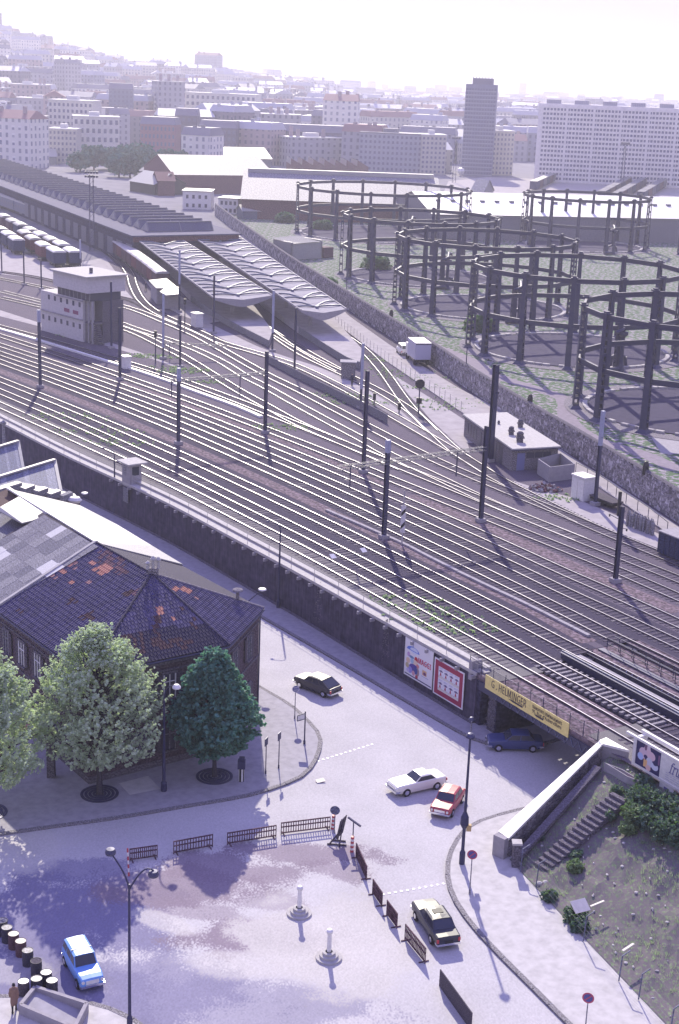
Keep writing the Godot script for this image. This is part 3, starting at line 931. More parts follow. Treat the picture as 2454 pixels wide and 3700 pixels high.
func wall_mat() -> StandardMaterial3D:
	var m := M("wall_streaked", 0.115, 0.10, 0.165, 0.95)
	m.albedo_texture = tex["streak"]
	m.uv1_triplanar = true; m.uv1_world_triplanar = true
	m.uv1_scale = Vector3.ONE / 9.0
	return m

func blob(im: Image, cx: float, cy: float, rx: float, ry: float, c: Color) -> void:
	for y in range(int(cy - ry), int(cy + ry) + 1):
		for x in range(int(cx - rx), int(cx + rx) + 1):
			if x >= 0 and y >= 0 and x < im.get_width() and y < im.get_height() and pow((x - cx) / rx, 2) + pow((y - cy) / ry, 2) <= 1.0: im.set_pixel(x, y, c)

func posters(n: Vector3) -> void:
	var nw: Vector3 = WALL[-2].direction_to(ab_l).cross(Vector3.UP)
	if nw.z < 0: nw = -nw
	var aw := Vector3.UP.cross(nw).normalized()
	var o := ab_l + nw * 0.16
	# soup poster: a white sheet with a cluster of painted shapes on the left
	var im := Image.create(180, 210, false, Image.FORMAT_RGB8)
	im.fill(Color(0.88, 0.87, 0.88))
	var blue := Color(0.36, 0.48, 0.80)
	blob(im, 52, 52, 40, 22, blue); im.fill_rect(Rect2i(8, 54, 90, 24), Color(0.88, 0.87, 0.88)); blob(im, 58, 50, 26, 17, Color(0.80, 0.83, 0.90)); im.fill_rect(Rect2i(48, 20, 5, 16), blue); im.fill_rect(Rect2i(10, 52, 84, 4), blue)
	blob(im, 24, 84, 10, 14, Color(0.74, 0.60, 0.78)); blob(im, 44, 92, 16, 8, Color(0.40, 0.52, 0.66)); blob(im, 22, 120, 13, 16, Color(0.85, 0.74, 0.62))
	blob(im, 74, 96, 12, 19, Color(0.72, 0.16, 0.22)); blob(im, 68, 118, 20, 20, Color(0.87, 0.78, 0.70)); blob(im, 86, 126, 10, 12, Color(0.82, 0.52, 0.52)); blob(im, 48, 112, 11, 15, Color(0.62, 0.74, 0.82))
	blob(im, 62, 150, 32, 24, Color(0.33, 0.25, 0.58)); blob(im, 84, 160, 14, 26, Color(0.62, 0.52, 0.52)); blob(im, 74, 158, 13, 20, Color(0.26, 0.30, 0.56)); blob(im, 36, 168, 16, 20, Color(0.58, 0.55, 0.80))
	blob(im, 18, 150, 12, 15, Color(0.72, 0.66, 0.52)); blob(im, 60, 178, 10, 14, Color(0.80, 0.60, 0.64)); blob(im, 82, 190, 9, 10, Color(0.72, 0.24, 0.32)); blob(im, 24, 176, 10, 10, Color(0.74, 0.68, 0.84))
	im.fill_rect(Rect2i(118, 128, 28, 30), Color(0.82, 0.66, 0.50)); blob(im, 133, 146, 9, 9, Color(0.45, 0.25, 0.42)); im.fill_rect(Rect2i(112, 164, 46, 4), Color(0.66, 0.66, 0.76))
	im.fill_rect(Rect2i(108, 84, 50, 5), Color(0.55, 0.68, 0.78)); im.fill_rect(Rect2i(112, 76, 8, 8), Color(0.45, 0.6, 0.78))
	im.fill_rect(Rect2i(3, 198, 174, 6), Color(0.16, 0.17, 0.34))
	var e := poster("soup_poster", "white advertising poster with coloured figures and red lettering on dark wall", im, "print_soup", o, nw, aw, [1469, 2301], [1460, 2429], [1568, 2363], [1557, 2492])
	var t := obj("lettering", text_mesh("MAGGI", 0.62, "Droid Sans", true), M("print_red", 0.48, 0.03, 0.10, 0.6), e)
	t.position = Vector3(0.80, 0.22, 0.03)
	t.scale = Vector3(0.82, 1, 1)
	# red poster with two rows of four identical little pictures
	im = Image.create(200, 220, false, Image.FORMAT_RGB8)
	im.fill(Color(0.88, 0.87, 0.90)); im.fill_rect(Rect2i(5, 5, 190, 210), Color(0.60, 0.16, 0.30))
	im.fill_rect(Rect2i(28, 38, 144, 148), Color(0.87, 0.86, 0.89))
	for row in 2:
		for k in 4:
			var x := 32 + k * 36
			var y := 42 + row * 75
			im.fill_rect(Rect2i(x, y, 28, 3), Color(0.66, 0.66, 0.78)); im.fill_rect(Rect2i(x, y + 6, 22, 3), Color(0.7, 0.7, 0.8))
			for j in 24: im.fill_rect(Rect2i(x + 11 - j / 5, y + 26 + j, 3 + 2 * (j / 5), 1), Color(0.62, 0.12, 0.22))
			im.fill_rect(Rect2i(x + 2, y + 20, 24, 7), Color(0.36, 0.30, 0.46)); im.fill_rect(Rect2i(x + 9, y + 16, 12, 4), Color(0.36, 0.30, 0.46))
			im.fill_rect(Rect2i(x - 1, y + 53, 31, 14), Color(0.83, 0.80, 0.76)); im.fill_rect(Rect2i(x - 1, y + 53, 31, 1), Color(0.4, 0.36, 0.45)); im.fill_rect(Rect2i(x - 3, y + 53, 1, 14), Color(0.4, 0.36, 0.45))
	poster("red_poster", "dark red poster with two rows of four small pictures on white", im, "print_red_poster", o, nw, aw, [1574, 2369], [1566, 2500], [1679, 2442], [1669, 2563])

func poster(called: String, label: String, im: Image, key: String, o: Vector3, nw: Vector3, aw: Vector3, ptl: Array, pbl: Array, ptr: Array, pbr: Array) -> Node3D:
	var tl := PL(ptl[0], ptl[1], o, nw)
	var bl := PL(pbl[0], pbl[1], o, nw)
	var tr := PL(ptr[0], ptr[1], o, nw)
	var br := PL(pbr[0], pbr[1], o, nw)
	var wide := ((tr - tl).dot(aw) + (br - bl).dot(aw)) / 2.0
	var hi := ((tl.y - bl.y) + (tr.y - br.y)) / 2.0
	var mid := (tl + bl + tr + br) / 4.0
	var e := thing(called, label, "poster", mid)
	e.basis = Basis(aw, Vector3.UP, nw)
	var m := MB.new()
	m.box(Transform3D(), Vector3(wide + 0.1, hi + 0.1, 0.04))
	obj("frame", m, mats.white_paint, e)
	m = MB.new()
	m.quad(Vector3(-wide / 2, hi / 2, 0.024), Vector3(wide / 2, hi / 2, 0.024), Vector3(wide / 2, -hi / 2, 0.024), Vector3(-wide / 2, -hi / 2, 0.024))
	obj("sheet", m, tex_mat(key, im, 0.7), e)
	return e

func hoarding() -> void:
	var o := UV(0, 0.0, 0)
	var n := along.cross(Vector3.UP)
	if n.z < 0: n = -n
	var a := PL(2290, 2762, o, n)
	var e := thing("billboard", "white framed billboard with a poster of a person drinking, beside the bridge", "billboard", a)
	e.basis = Basis(along, Vector3.UP, n)
	var top := PL(2300, 2660, o, n).y - a.y
	var wide := 9.0
	var u1: float = (PL(2383, 2795, o, n) - a).dot(along)
	var m := MB.new()
	m.bx(-0.15, 0, -0.1, wide, 0.16, 0.06)
	m.bx(-0.9, top - 0.16, -0.1, wide, top, 0.06)
	m.bx(-0.15, 0.16, -0.1, 0.12, top - 0.16, 0.06)
	obj("frame", m, mats.white_paint, e)
	m = MB.new()
	m.bx(0.0, 0.1, -0.12, wide, top - 0.1, -0.06)
	obj("backing", m, mats.white_paint, e)
	var b := MB.new()
	b.bx(-0.2, top + 0.05, -0.75, wide, top + 0.28, -0.55)
	b.bx(0.0, top - 0.16, -0.75, 0.25, top + 0.05, -0.1)
	b.bx(0.0, -0.6, -0.75, 0.22, top + 0.05, -0.58)
	obj("rear_beam", b, mats.white_paint, e)
	# picture panel: dark ground, pale figure with white sleeves and an orange shape
	var im := Image.create(150, 200, false, Image.FORMAT_RGB8)
	im.fill(Color(0.16, 0.14, 0.34))
	var skin := Color(0.84, 0.72, 0.76)
	blob(im, 66, 40, 22, 30, skin); blob(im, 44, 80, 26, 44, Color(0.80, 0.70, 0.76)); blob(im, 92, 72, 26, 36, skin); blob(im, 56, 24, 8, 26, Color(0.45, 0.32, 0.45)); blob(im, 74, 14, 10, 22, Color(0.83, 0.76, 0.80))
	blob(im, 28, 118, 18, 30, Color(0.66, 0.72, 0.88)); blob(im, 60, 100, 12, 16, Color(0.18, 0.16, 0.36)); blob(im, 84, 130, 20, 40, Color(0.78, 0.77, 0.83)); blob(im, 118, 140, 22, 30, Color(0.80, 0.81, 0.88)); blob(im, 120, 112, 14, 18, Color(0.18, 0.16, 0.36))
	im.fill_rect(Rect2i(50, 124, 22, 60), Color(0.86, 0.68, 0.46)); blob(im, 80, 178, 16, 24, Color(0.84, 0.70, 0.68)); im.fill_rect(Rect2i(136, 30, 10, 80), Color(0.50, 0.36, 0.50))
	m = MB.new()
	m.quad(Vector3(0.12, top - 0.16, 0.02), Vector3(u1, top - 0.16, 0.02), Vector3(u1, 0.16, 0.02), Vector3(0.12, 0.16, 0.02))
	obj("picture", m, tex_mat("print_drink", im, 0.7), e)
	m = MB.new()
	m.quad(Vector3(u1, top - 0.16, 0.018), Vector3(wide, top - 0.16, 0.018), Vector3(wide, 0.16, 0.018), Vector3(u1, 0.16, 0.018))
	obj("sheet", m, mats.white_paint, e)
	var ink := M("script_ink", 0.13, 0.12, 0.28, 0.6)
	var t := obj("lettering", text_mesh("fruit", 1.0, "Droid Serif"), ink, e)
	t.transform = Transform3D(Basis(Vector3(0.62, 0, 0), Vector3(0.26, 1, 0), Vector3(0, 0, 1)), Vector3(u1 + 1.55, top * 0.60, 0.03))
	for r in 4:
		m = MB.new()
		var x0 := u1 + 0.55
		for k in 7:
			var w := rnd(0.15, 0.42)
			m.quad(Vector3(x0, top * (0.40 - 0.075 * r), 0.03), Vector3(x0 + w, top * (0.40 - 0.075 * r), 0.03), Vector3(x0 + w, top * (0.40 - 0.075 * r) - 0.05, 0.03), Vector3(x0, top * (0.40 - 0.075 * r) - 0.05, 0.03))
			x0 += w + 0.1
		obj("small_print", m, M("faint_ink", 0.45, 0.44, 0.55, 0.7), e)
	m = MB.new()
	m.bx(u1 + 0.1, -0.62, -0.05, u1 + 1.35, -0.02, 0.0)
	obj("maker_plate", m, mats.white_paint, e)
	m = MB.new()
	m.bx(u1 + 0.5, -0.42, 0.001, u1 + 0.85, -0.25, 0.006)
	obj("plate_mark", m, ink, e)
	m = MB.new()
	for x in [0.3, 3.5, 6.5]: m.bx(x, -2.2, -0.35, x + 0.14, 0.1, -0.2)
	obj("post", m, mats.wood_grey, e)

# ---------------------------------------------------------------- embankment with wing wall and steps
var emb_b := []
var emb_t := []
func emb(s: float, t: float) -> Vector3:     # s along the pavement from the wing wall, t up the slope
	var b: Vector3 = emb_b[0].lerp(emb_b[1], s)
	var q: Vector3 = emb_t[0].lerp(emb_t[1], s)
	var p := b.lerp(q, t)
	p.y = lerpf(ST + 0.16, -0.35, smoothstep(0.0, 1.0, t) * 0.55 + t * 0.45) + 0.16 * sin(p.x * 1.7) * cos(p.z * 1.3) * t * (1.0 - t) * 4.0
	return p

func embankment() -> void:
	emb_b = [Vector3(11.2, 0, -81.4), Vector3(26.5, 0, -43.0)]
	emb_t = [UV(14.6, 0.6, 0), UV(62, 0.6, 0)]
	var m := MB.new()
	var f := FastNoiseLite.new()
	f.seed = 8; f.frequency = 0.35
	var N := 70
	var grid := []
	for i in N + 1:
		for j in 26:
			var p := emb(float(i) / N, j / 25.0)
			p.y += f.get_noise_2d(p.x * 2.2, p.z * 2.2) * 0.16 * (1.0 if j > 0 else 0.0)
			grid.append(p)
	for i in N:
		for j in 25: m.quad(grid[i * 26 + j + 1], grid[(i + 1) * 26 + j + 1], grid[(i + 1) * 26 + j], grid[i * 26 + j])
	struct("embankment", m, mats.soil)
	# wing wall: pale sloping coping on rough stone
	var w := thing("wing_wall", "stone wing wall with wide pale sloping coping beside the earth bank", "wall")
	var near_o := G(1801, 3003, -2.75)
	var near_i := G(1838, 3029, -2.75)
	var knee_o := UV(13.75, 0.0, 0.32)
	var knee_i := UV(14.3, -0.25, 0.32)
	var far_o := UV(13.8, 0.45, 0.42)
	var far_i := UV(16.0, 0.5, 0.42)
	m = MB.new()
	var k := Vector3(0, 0.16, 0)
	m.quad(knee_o, knee_i, near_i, near_o); m.quad(knee_o - k, near_o - k, near_i - k, knee_i - k)
	m.quad(near_o, near_i, near_i - k, near_o - k); m.quad(near_i, knee_i, knee_i - k, near_i - k); m.quad(knee_o, near_o, near_o - k, knee_o - k)
	m.quad(far_o, far_i, knee_i, knee_o); m.quad(knee_i, far_i, far_i - k, knee_i - k)
	obj("coping", m, mats.white_paint, w)
	var d := (knee_i - near_i)
	var n := Vector3(d.z, 0, -d.x).normalized() * -1.0
	if n.x < 0: n = -n
	m = MB.new()
	var lo := func(p: Vector3, off: float) -> Vector3: return Vector3(p.x, ST - 0.1, p.z) - n * off
	var a0 := near_i - k - n * 0.08
	var a1 := knee_i - k - n * 0.08
	var b0 := near_o - k + n * 0.05
	var b1 := knee_o - k + n * 0.05
	m.quad(a1, a0, Vector3(a0.x, ST, a0.z), Vector3(a1.x, ST, a1.z)); m.quad(b0, b1, Vector3(b1.x, ST, b1.z), Vector3(b0.x, ST, b0.z)); m.quad(a0, b0, Vector3(b0.x, ST, b0.z), Vector3(a0.x, ST, a0.z))
	var c0 := far_i - k
	m.quad(c0, a1, Vector3(a1.x, ST, a1.z), Vector3(c0.x, ST, c0.z))
	obj("core", m, mats.mortar, w)
	# stones of the face towards the bank
	var len := Vector2(d.x, d.z).length()
	var dir := Vector3(d.x, 0, d.z).normalized()
	var shapes := []
	for i in 5:
		var b := MB.new()
		var q := MB.new()
		q.box(Transform3D(), Vector3(1, 1, 1))
		for v in q.v.size():
			var c: Vector3 = q.v[v]
			q.v[v] = c + Vector3(sin(c.x * 9 + c.y * 7 + i) * 0.07, sin(c.z * 5 + c.x * 8 + i * 2) * 0.07, 0)
		shapes.append(q.mesh())
	var y := ST
	var count := 0
	while y < 0.1:
		var h := rnd(0.2, 0.34)
		var s := rnd(0, 0.3)
		while s < len - 0.1 and count < 290:
			var wd := rnd(0.3, 0.62)
			var top := lerpf(a0.y, a1.y, (s + wd / 2) / len)
			if y + h < top:
				var e := near_i - k + dir * (s + wd / 2)
				var ground := ST + 0.4 + 3.6 * (s / len) - 0.6
				if y + h > ground - 0.6:
					obj("stone", shapes[count % 5], mats.stone if rng.randf() < 0.55 else mats.stone_pale, w, Transform3D(Basis(dir * (wd - 0.035), Vector3(0, h - 0.035, 0), n * 0.14), Vector3(e.x, y + h / 2, e.z) - n * (0.09 - rnd(0, 0.03))))
					count += 1
			s += wd
		y += h
	m = MB.new()
	m.box(Transform3D(Basis(dir, Vector3.UP, n), (near_o + near_i) / 2.0 - dir * 0.25 + Vector3(0, -0.75, 0)), Vector3(0.4, 1.5, 0.85))
	obj("end_pillar", m, mats.concrete, w)
	# ledge below the stones and its iron rail
	m = MB.new()
	m.bar(near_i + n * 0.75 + Vector3(0, -1.0, 0), knee_i + n * 0.7 - dir * 1.5 + Vector3(0, -0.95, 0), 0.5, 0.25)
	tag(obj("drain_ledge", m, mats.stone), "rough stone ledge running along the foot of the wing wall", "ledge")
	var gp := thing("gate_pillar", "short square stone pillar at the foot of the bank by the wing wall", "pillar", G(1862, 3130, ST + 0.1))
	m = MB.new()
	m.bx(-0.22, 0, -0.22, 0.22, 1.55, 0.22)
	obj("shaft", m, mats.stone, gp)
	m = MB.new()
	m.bx(-0.3, 1.55, -0.3, 0.3, 1.68, 0.3)
	obj("cap", m, mats.pale_concrete, gp)
	# steps climbing the bank
	var stp := thing("bank_steps", "flight of worn concrete steps climbing the bank beside the wing wall", "steps")
	var p0 := G(1962, 3128, ST + 0.55)
	var p1 := G(2235, 2880, -0.75)
	for i in 17:
		var t := i / 16.0
		var p := p0.lerp(p1, t)
		var dr := (p1 - p0)
		dr.y = 0
		var b := MB.new()
		b.box(Transform3D(Basis.looking_at(dr, Vector3.UP), p + Vector3(0, -0.18, 0)), Vector3(1.25 + rnd(-0.1, 0.1), 0.42, dr.length() / 17.0 * 0.98))
		obj("step", b, mats.stone, stp)
	# brick box and landing at the top
	var bxx := thing("meter_pit", "small concrete pit with an open top at the head of the steps", "concrete pit", G(2262, 2800, -0.35))
	bxx.basis = Basis(along, Vector3.UP, n)
	m = MB.new()
	m.bx(-1.2, -0.8, -0.7, 1.0, 0.1, -0.5); m.bx(-1.2, -0.8, 0.5, 1.0, 0.1, 0.7); m.bx(-1.2, -0.8, -0.5, -1.0, 0.1, 0.5); m.bx(0.8, -0.8, -0.5, 1.0, 0.1, 0.5); m.bx(-1.0, -0.7, -0.5, 0.8, -0.25, 0.5)
	obj("wall", m, mats.concrete, bxx)
	m = MB.new()
	m.bx(0.3, -0.2, -0.3, 0.6, -0.05, 0.0)
	obj("red_lid", m, mats.red_paint, bxx)
	# wire fence along the pavement
	var fe := thing("wire_fence", "rusty wire fence on leaning iron posts along the foot of the bank", "fence")
	var posts := [[1880, 3150, 2960], [1937, 3205, 3090], [2108, 3400, 3270], [2236, 3545, 3385], [2307, 3612, 3480], [2420, 3740, 3590], [2560, 3900, 3760]]
	var tops := []
	for q in posts:
		var g := G(q[0], q[1], ST + 0.16)
		m = MB.new()
		var tp := g + Vector3(0.06, 1.55, 0.02)
		m.bar(g, tp, 0.06, 0.06)
		m.bar(tp, tp + Vector3(0.42, 0.25, -0.14), 0.05, 0.05)
		obj("post", m, mats.sheet_blue, fe)
		tops.append([g, tp])
	for i in tops.size() - 1:
		for j in 5:
			m = MB.new()
			var h := 0.15 + j * 0.3
			m.tube((tops[i][0] as Vector3).lerp(tops[i][1], h / 1.5), (tops[i + 1][0] as Vector3).lerp(tops[i + 1][1], h / 1.5), 0.006, 0.006, 4, false)
			obj("wire", m, mats.sheet_grey, fe)
	# litter and rubble on the bank
	var rb := MB.new()
	rb.lathe(Vector3.ZERO, [Vector2(0, -0.08), Vector2(0.13, -0.05), Vector2(0.11, 0.05), Vector2(0.04, 0.09), Vector2(0, 0.09)], 6)
	var rm := rb.mesh()
	var xf := []
	for i in 240:
		var p := emb(rnd(0.02, 0.85), rnd(0.02, 0.95))
		xf.append(Transform3D(Basis.from_euler(Vector3(rnd(-.5, .5), rnd(0, 6), 0)).scaled(Vector3(rnd(.4, 1.3), rnd(.4, 1), rnd(.4, 1.3)) * 0.8), p + Vector3(0, 0.05, 0)))
	copies("bank_litter", rm, mats.pale_concrete, xf, self)
	for q in [[1948, 3193, "pale boulder at the foot of the bank, left of a pair"], [1972, 3190, "pale boulder at the foot of the bank, right of a pair"], [1868, 3118, "grey boulder behind the short gate pillar"]]:
		tag(obj("boulder", rm, mats.pale_concrete, self, Transform3D(Basis().scaled(Vector3(1.9, 1.7, 1.6)), G(q[0], q[1], ST + 0.25))), q[2], "boulder", "boulders at the foot of the bank")
	m = MB.new()
	m.box(Transform3D(Basis.from_euler(Vector3(0.5, 0.4, 0.1)), G(2097, 3273, ST + 1.2)), Vector3(0.95, 0.04, 0.8))
	tag(obj("cardboard_sheet", m, mats.cream_paint), "square pale board lying on the bank by the wire fence", "board")
	m = MB.new()
	m.bar(G(2134, 3275, ST + 1.15), G(2183, 3255, ST + 1.35), 0.12, 0.05)
	tag(obj("loose_plank", m, mats.cream_paint), "thin pale plank lying on the bank beside the square board", "plank")
	m = MB.new()
	m.bar(G(2250, 3436, ST + 1.25), G(2290, 3410, ST + 1.4), 0.14, 0.06)
	tag(obj("loose_plank", m, mats.cream_paint), "short pale plank stuck on a fence post halfway along the bank", "plank")
	# bushes and tufts
	var leaf := leaf_mesh(0.10)
	M("bush_leaf", 0.055, 0.10, 0.075, 0.7)
	M("bush_leaf_light", 0.13, 0.19, 0.085, 0.7)
	for q in ["bush_leaf", "bush_leaf_light"]:
		mats[q].backlight_enabled = true
		mats[q].backlight = Color(0.3, 0.42, 0.2)
	var bushes := [[2320, 2885, 1.1, 0], [2385, 2905, 1.2, 0], [2440, 2930, 1.3, 0], [2290, 2935, 0.8, 1], [2345, 2960, 1.0, 0], [2410, 2990, 1.2, 0], [2454, 3010, 1.2, 0], [2270, 2990, 0.55, 1], [2330, 2830, 0.7, 0], [2230, 2860, 0.45, 0], [2090, 3045, 0.5, 1], [2083, 3090, 0.45, 0], [2080, 3130, 0.5, 1], [2155, 2995, 0.35, 0], [2205, 2945, 0.4, 0], [1950, 3035, 0.35, 0], [2080, 3310, 0.8, 0], [2095, 3345, 0.6, 0], [1985, 3240, 0.5, 0]]
	for q in bushes:
		var p := G(q[0], q[1], -2.0)
		# settle on the slope
		for it in 12:
			var best := 9.0
			var hy := -2.0
			for i in 24:
				for j in 12:
					var c := emb(i / 23.0 * 0.9, j / 11.0)
					var dd := Vector2(c.x - p.x, c.z - p.z).length()
					if dd < best: best = dd; hy = c.y
			p = G(q[0], q[1], hy + q[2] * 0.3)
			if it > 3: break
		var bs := thing("bush", ["dark leafy bush", "pale green bush"][q[3]] + (" below the billboard" if q[0] > 2200 and q[1] < 3020 else " beside the steps" if q[1] < 3200 and q[0] < 2220 else " on the bare slope") + ", place %d from the left" % (bushes.filter(func(o): return o[0] < q[0] or o[0] == q[0] and o[1] < q[1]).size() + 1), "bush", Vector3.ZERO, 0, "bushes on the earth bank")
		xf = []
		for i in int(900 * q[2]):
			var dv := Vector3(rnd(-1, 1), rnd(-1, 1), rnd(-1, 1)).normalized() * pow(rng.randf(), 0.45)
			xf.append(Transform3D(Basis.from_euler(Vector3(rnd(-1, 1), rnd(0, 6), rnd(-1, 1))).scaled(Vector3.ONE * rnd(0.6, 1.4)), p + dv * Vector3(1, 0.7, 1) * q[2] * (0.8 + 0.3 * sin(i * 1.3))))
		copies("foliage", leaf, mats["bush_leaf" if q[3] == 0 else "bush_leaf_light"], xf, bs)
		m = MB.new()
		for i in 4: m.tube(p - Vector3(0, q[2] * 0.7, 0), p + Vector3(rnd(-.4, .4), 0.3, rnd(-.4, .4)) * q[2], 0.03, 0.01, 5)
		obj("stem", m, mats.bark, bs)
	# short grass over the bank
	var gl := MB.new()
	for i in 5:
		var an := i * 1.3
		gl.tri(Vector3(cos(an) * 0.05, 0, sin(an) * 0.05), Vector3(cos(an) * 0.12, 0.16, sin(an) * 0.12), Vector3(cos(an + 0.5) * 0.05, 0, sin(an + 0.5) * 0.05))
	xf = []
	for i in 5000:
		var s := rnd(0.0, 0.92)
		var t := rnd(0.01, 0.98)
		var p := emb(s, t)
		if f.get_noise_2d(p.x * 0.6, p.z * 0.6) + 0.2 * t < 0.08: continue
		xf.append(Transform3D(Basis.from_euler(Vector3(rnd(-.3, .3), rnd(0, 6), 0)).scaled(Vector3.ONE * rnd(0.6, 1.5)), p))
	copies("bank_grass", gl.mesh(), mats.weed, xf, self)

func PR(p: Vector3) -> Vector2:
	var v := view.inverse() * (p - Vector3(0, EYE, 0))
	return Vector2(1227.0 + LENS * v.x / -v.z, 1850.0 - LENS * v.y / -v.z)

# ---------------------------------------------------------------- corner house
func wall_window(parent: Node, p: Vector3, q: Vector3, t: float, y0: float, wide: float, hi: float, open := false) -> void:
	var d := (q - p)
	d.y = 0
	var len := d.length()
	d = d.normalized()
	var n := d.cross(Vector3.UP)
	var c := Vector3(p.x, 0, p.z) + d * len * t
	if (c + n).distance_to(Vector3(-15, 0, -99)) < (c - n).distance_to(Vector3(-15, 0, -99)): n = -n
	var f := Transform3D(Basis(d, Vector3.UP, d.cross(Vector3.UP)), c + Vector3(0, y0 + hi / 2, 0))
	var m := MB.new()
	m.box(Transform3D(f.basis, f.origin + n * 0.03), Vector3(wide, hi, 0.06))
	var w := obj("window", m, mats.window_dark, parent)
	m = MB.new()
	m.box(Transform3D(f.basis, f.origin + n * 0.1 + Vector3(0, -hi / 2 - 0.06, 0)), Vector3(wide + 0.3, 0.12, 0.24))
	m.box(Transform3D(f.basis, f.origin + n * 0.05 + Vector3(0, hi / 2 + 0.09, 0)), Vector3(wide + 0.3, 0.18, 0.12))
	obj("sill", m, mats.stone, w)
	m = MB.new()
	for s in [-1.0, 1.0]:
		m.box(Transform3D(f.basis, f.origin + n * 0.08 + d * s * (wide / 2 - 0.04)), Vector3(0.08, hi, 0.08))
	m.box(Transform3D(f.basis, f.origin + n * 0.08), Vector3(0.06, hi, 0.07))
	m.box(Transform3D(f.basis, f.origin + n * 0.08 + Vector3(0, hi * 0.2, 0)), Vector3(wide, 0.05, 0.07))
	obj("frame", m, mats.white_paint if open else mats.sheet_grey, w)
	for s in [-1.0, 1.0]:
		m = MB.new()
		m.box(Transform3D(f.basis, f.origin + n * 0.09 + d * s * (wide * 0.75 + 0.02)), Vector3(wide * 0.48, hi, 0.05))
		obj("shutter", m, mats.wood_grey, w)

func corner_house() -> void:
	var E0 := Vector3(-24.18, 3.85, -100.58)
	var B1 := Vector3(-15.89, 3.85, -89.32)
	var B2 := Vector3(-7.52, 3.85, -95.31)
	var B3 := Vector3(-5.61, 3.85, -102.57)
	var RL := G(348, 1960, 7.2)
	var AP := G(548, 2072, 7.2)
	var back := (E0 - B1).normalized()
	var BK := B3 + back * 17.0
	var EX := E0 + back * 10.5       # the grey-roofed part goes on
	var h := thing("corner_house", "two-storey dark brick corner house with hipped dark tile roof and orange patches", "house")
	var m := MB.new()
	m.prism([EX, B1, B2, B3, BK, BK + back * 6.0], ST - 0.05, 3.55)
	obj("wall", m, mats.brick_dark, h)
	for q in [[3.30, 0.34, 0.22], [0.05, 0.16, 0.08], [ST + 0.1, 0.5, 0.06], [2.75, 0.12, 0.08]]:
		m = MB.new()
		var ring := []
		for p in [EX, B1, B2, B3, BK]: ring.append(Vector3(p.x, q[0], p.z))
		m.sweep(ring, [Vector2(-0.1, 0), Vector2(-0.1, q[1]), Vector2(q[2], q[1]), Vector2(q[2], 0)])
		obj("string_course", m, mats.stone, h)
	for t in [0.08, 0.27, 0.46, 0.65, 0.84]:
		wall_window(h, E0, B1, t, 0.75, 0.95, 1.7, t > 0.2)
		wall_window(h, E0, B1, t, ST + 1.2, 0.95, 1.7)
	for t in [0.14, 0.36, 0.58, 0.82]:
		wall_window(h, B1, B2, t, 0.75, 0.95, 1.75, t > 0.5 and t < 0.6)
		wall_window(h, B1, B2, t, ST + 1.2, 0.95, 1.7)
	for t in [0.27, 0.68]:
		wall_window(h, B2, B3, t, 0.75, 0.95, 1.75)
		wall_window(h, B2, B3, t, ST + 1.2, 0.95, 1.7)
	# roof: boarded core, then tiles
	var up := Vector3(0, -0.10, 0)
	var over := func(p: Vector3) -> Vector3: return p + (p - Vector3(-14.5, p.y, -99)).normalized() * 0.35 + Vector3(0, -0.06, 0)
	var o0: Vector3 = E0 + Vector3(-0.3, -0.06, 0.2)
	var o1: Vector3 = over.call(B1)
	var o2: Vector3 = over.call(B2)
	var o3: Vector3 = over.call(B3)
	m = MB.new()
	m.quad(RL + up, AP + up, o1 + up, o0 + up); m.tri(AP + up, o2 + up, o1 + up); m.tri(AP + up, o3 + up, o2 + up)
	m.quad(AP + up, RL + up, BK + up, o3 + up)
	m.quad(o0 + up, o1 + up, o1 + up * 2.5, o0 + up * 2.5); m.quad(o1 + up, o2 + up, o2 + up * 2.5, o1 + up * 2.5); m.quad(o2 + up, o3 + up, o3 + up * 2.5, o2 + up * 2.5)
	var roof := obj("roof", m, mats.tile_dark, h)
	var tile := MB.new()
	var W := 0.26
	var L := 0.44
	for k in 4:   # a shallow roll at one side and a flat pan
		var xs := [-0.13, -0.075, -0.02, 0.12, 0.13]
		var hs := [0.015, 0.052, 0.012, 0.012, 0.03]
		tile.quad(Vector3(xs[k], hs[k] + 0.03, L * 0.5), Vector3(xs[k + 1], hs[k + 1] + 0.03, L * 0.5), Vector3(xs[k + 1], hs[k + 1], -L * 0.5), Vector3(xs[k], hs[k], -L * 0.5))
		tile.quad(Vector3(xs[k + 1], hs[k + 1] + 0.03, L * 0.5), Vector3(xs[k], hs[k] + 0.03, L * 0.5), Vector3(xs[k], -0.03, L * 0.5), Vector3(xs[k + 1], -0.03, L * 0.5))
	var tm := tile.mesh()
	var orange := [[355, 2044, 388, 2078, 0], [335, 2048, 372, 2064, 0], [373, 2040, 408, 2068, 0], [214, 2056, 244, 2072, 0], [242, 2036, 264, 2046, 0], [268, 2028, 284, 2040, 1], [326, 2028, 344, 2040, 0], [184, 2070, 200, 2082, 1], [200, 2080, 216, 2092, 1], [252, 2094, 268, 2108, 0], [256, 2132, 272, 2144, 0], [314, 2102, 330, 2114, 1], [260, 2052, 276, 2062, 1], [622, 2120, 642, 2134, 0], [656, 2122, 686, 2144, 0], [570, 2197, 588, 2222, 0], [620, 2226, 638, 2238, 0], [694, 2154, 712, 2166, 1], [468, 2020, 492, 2036, 1]]
	var brown := [[355, 1990, 460, 2075], [440, 2130, 500, 2155], [290, 2210, 340, 2245], [250, 2165, 285, 2185], [555, 2230, 580, 2330], [690, 2230, 712, 2270], [640, 2190, 660, 2205], [460, 2290, 520, 2370], [60, 2205, 80, 2225], [540, 2310, 700, 2345], [440, 2300, 470, 2320]]
	var singles := 0
	var xf := []
	var cols := []
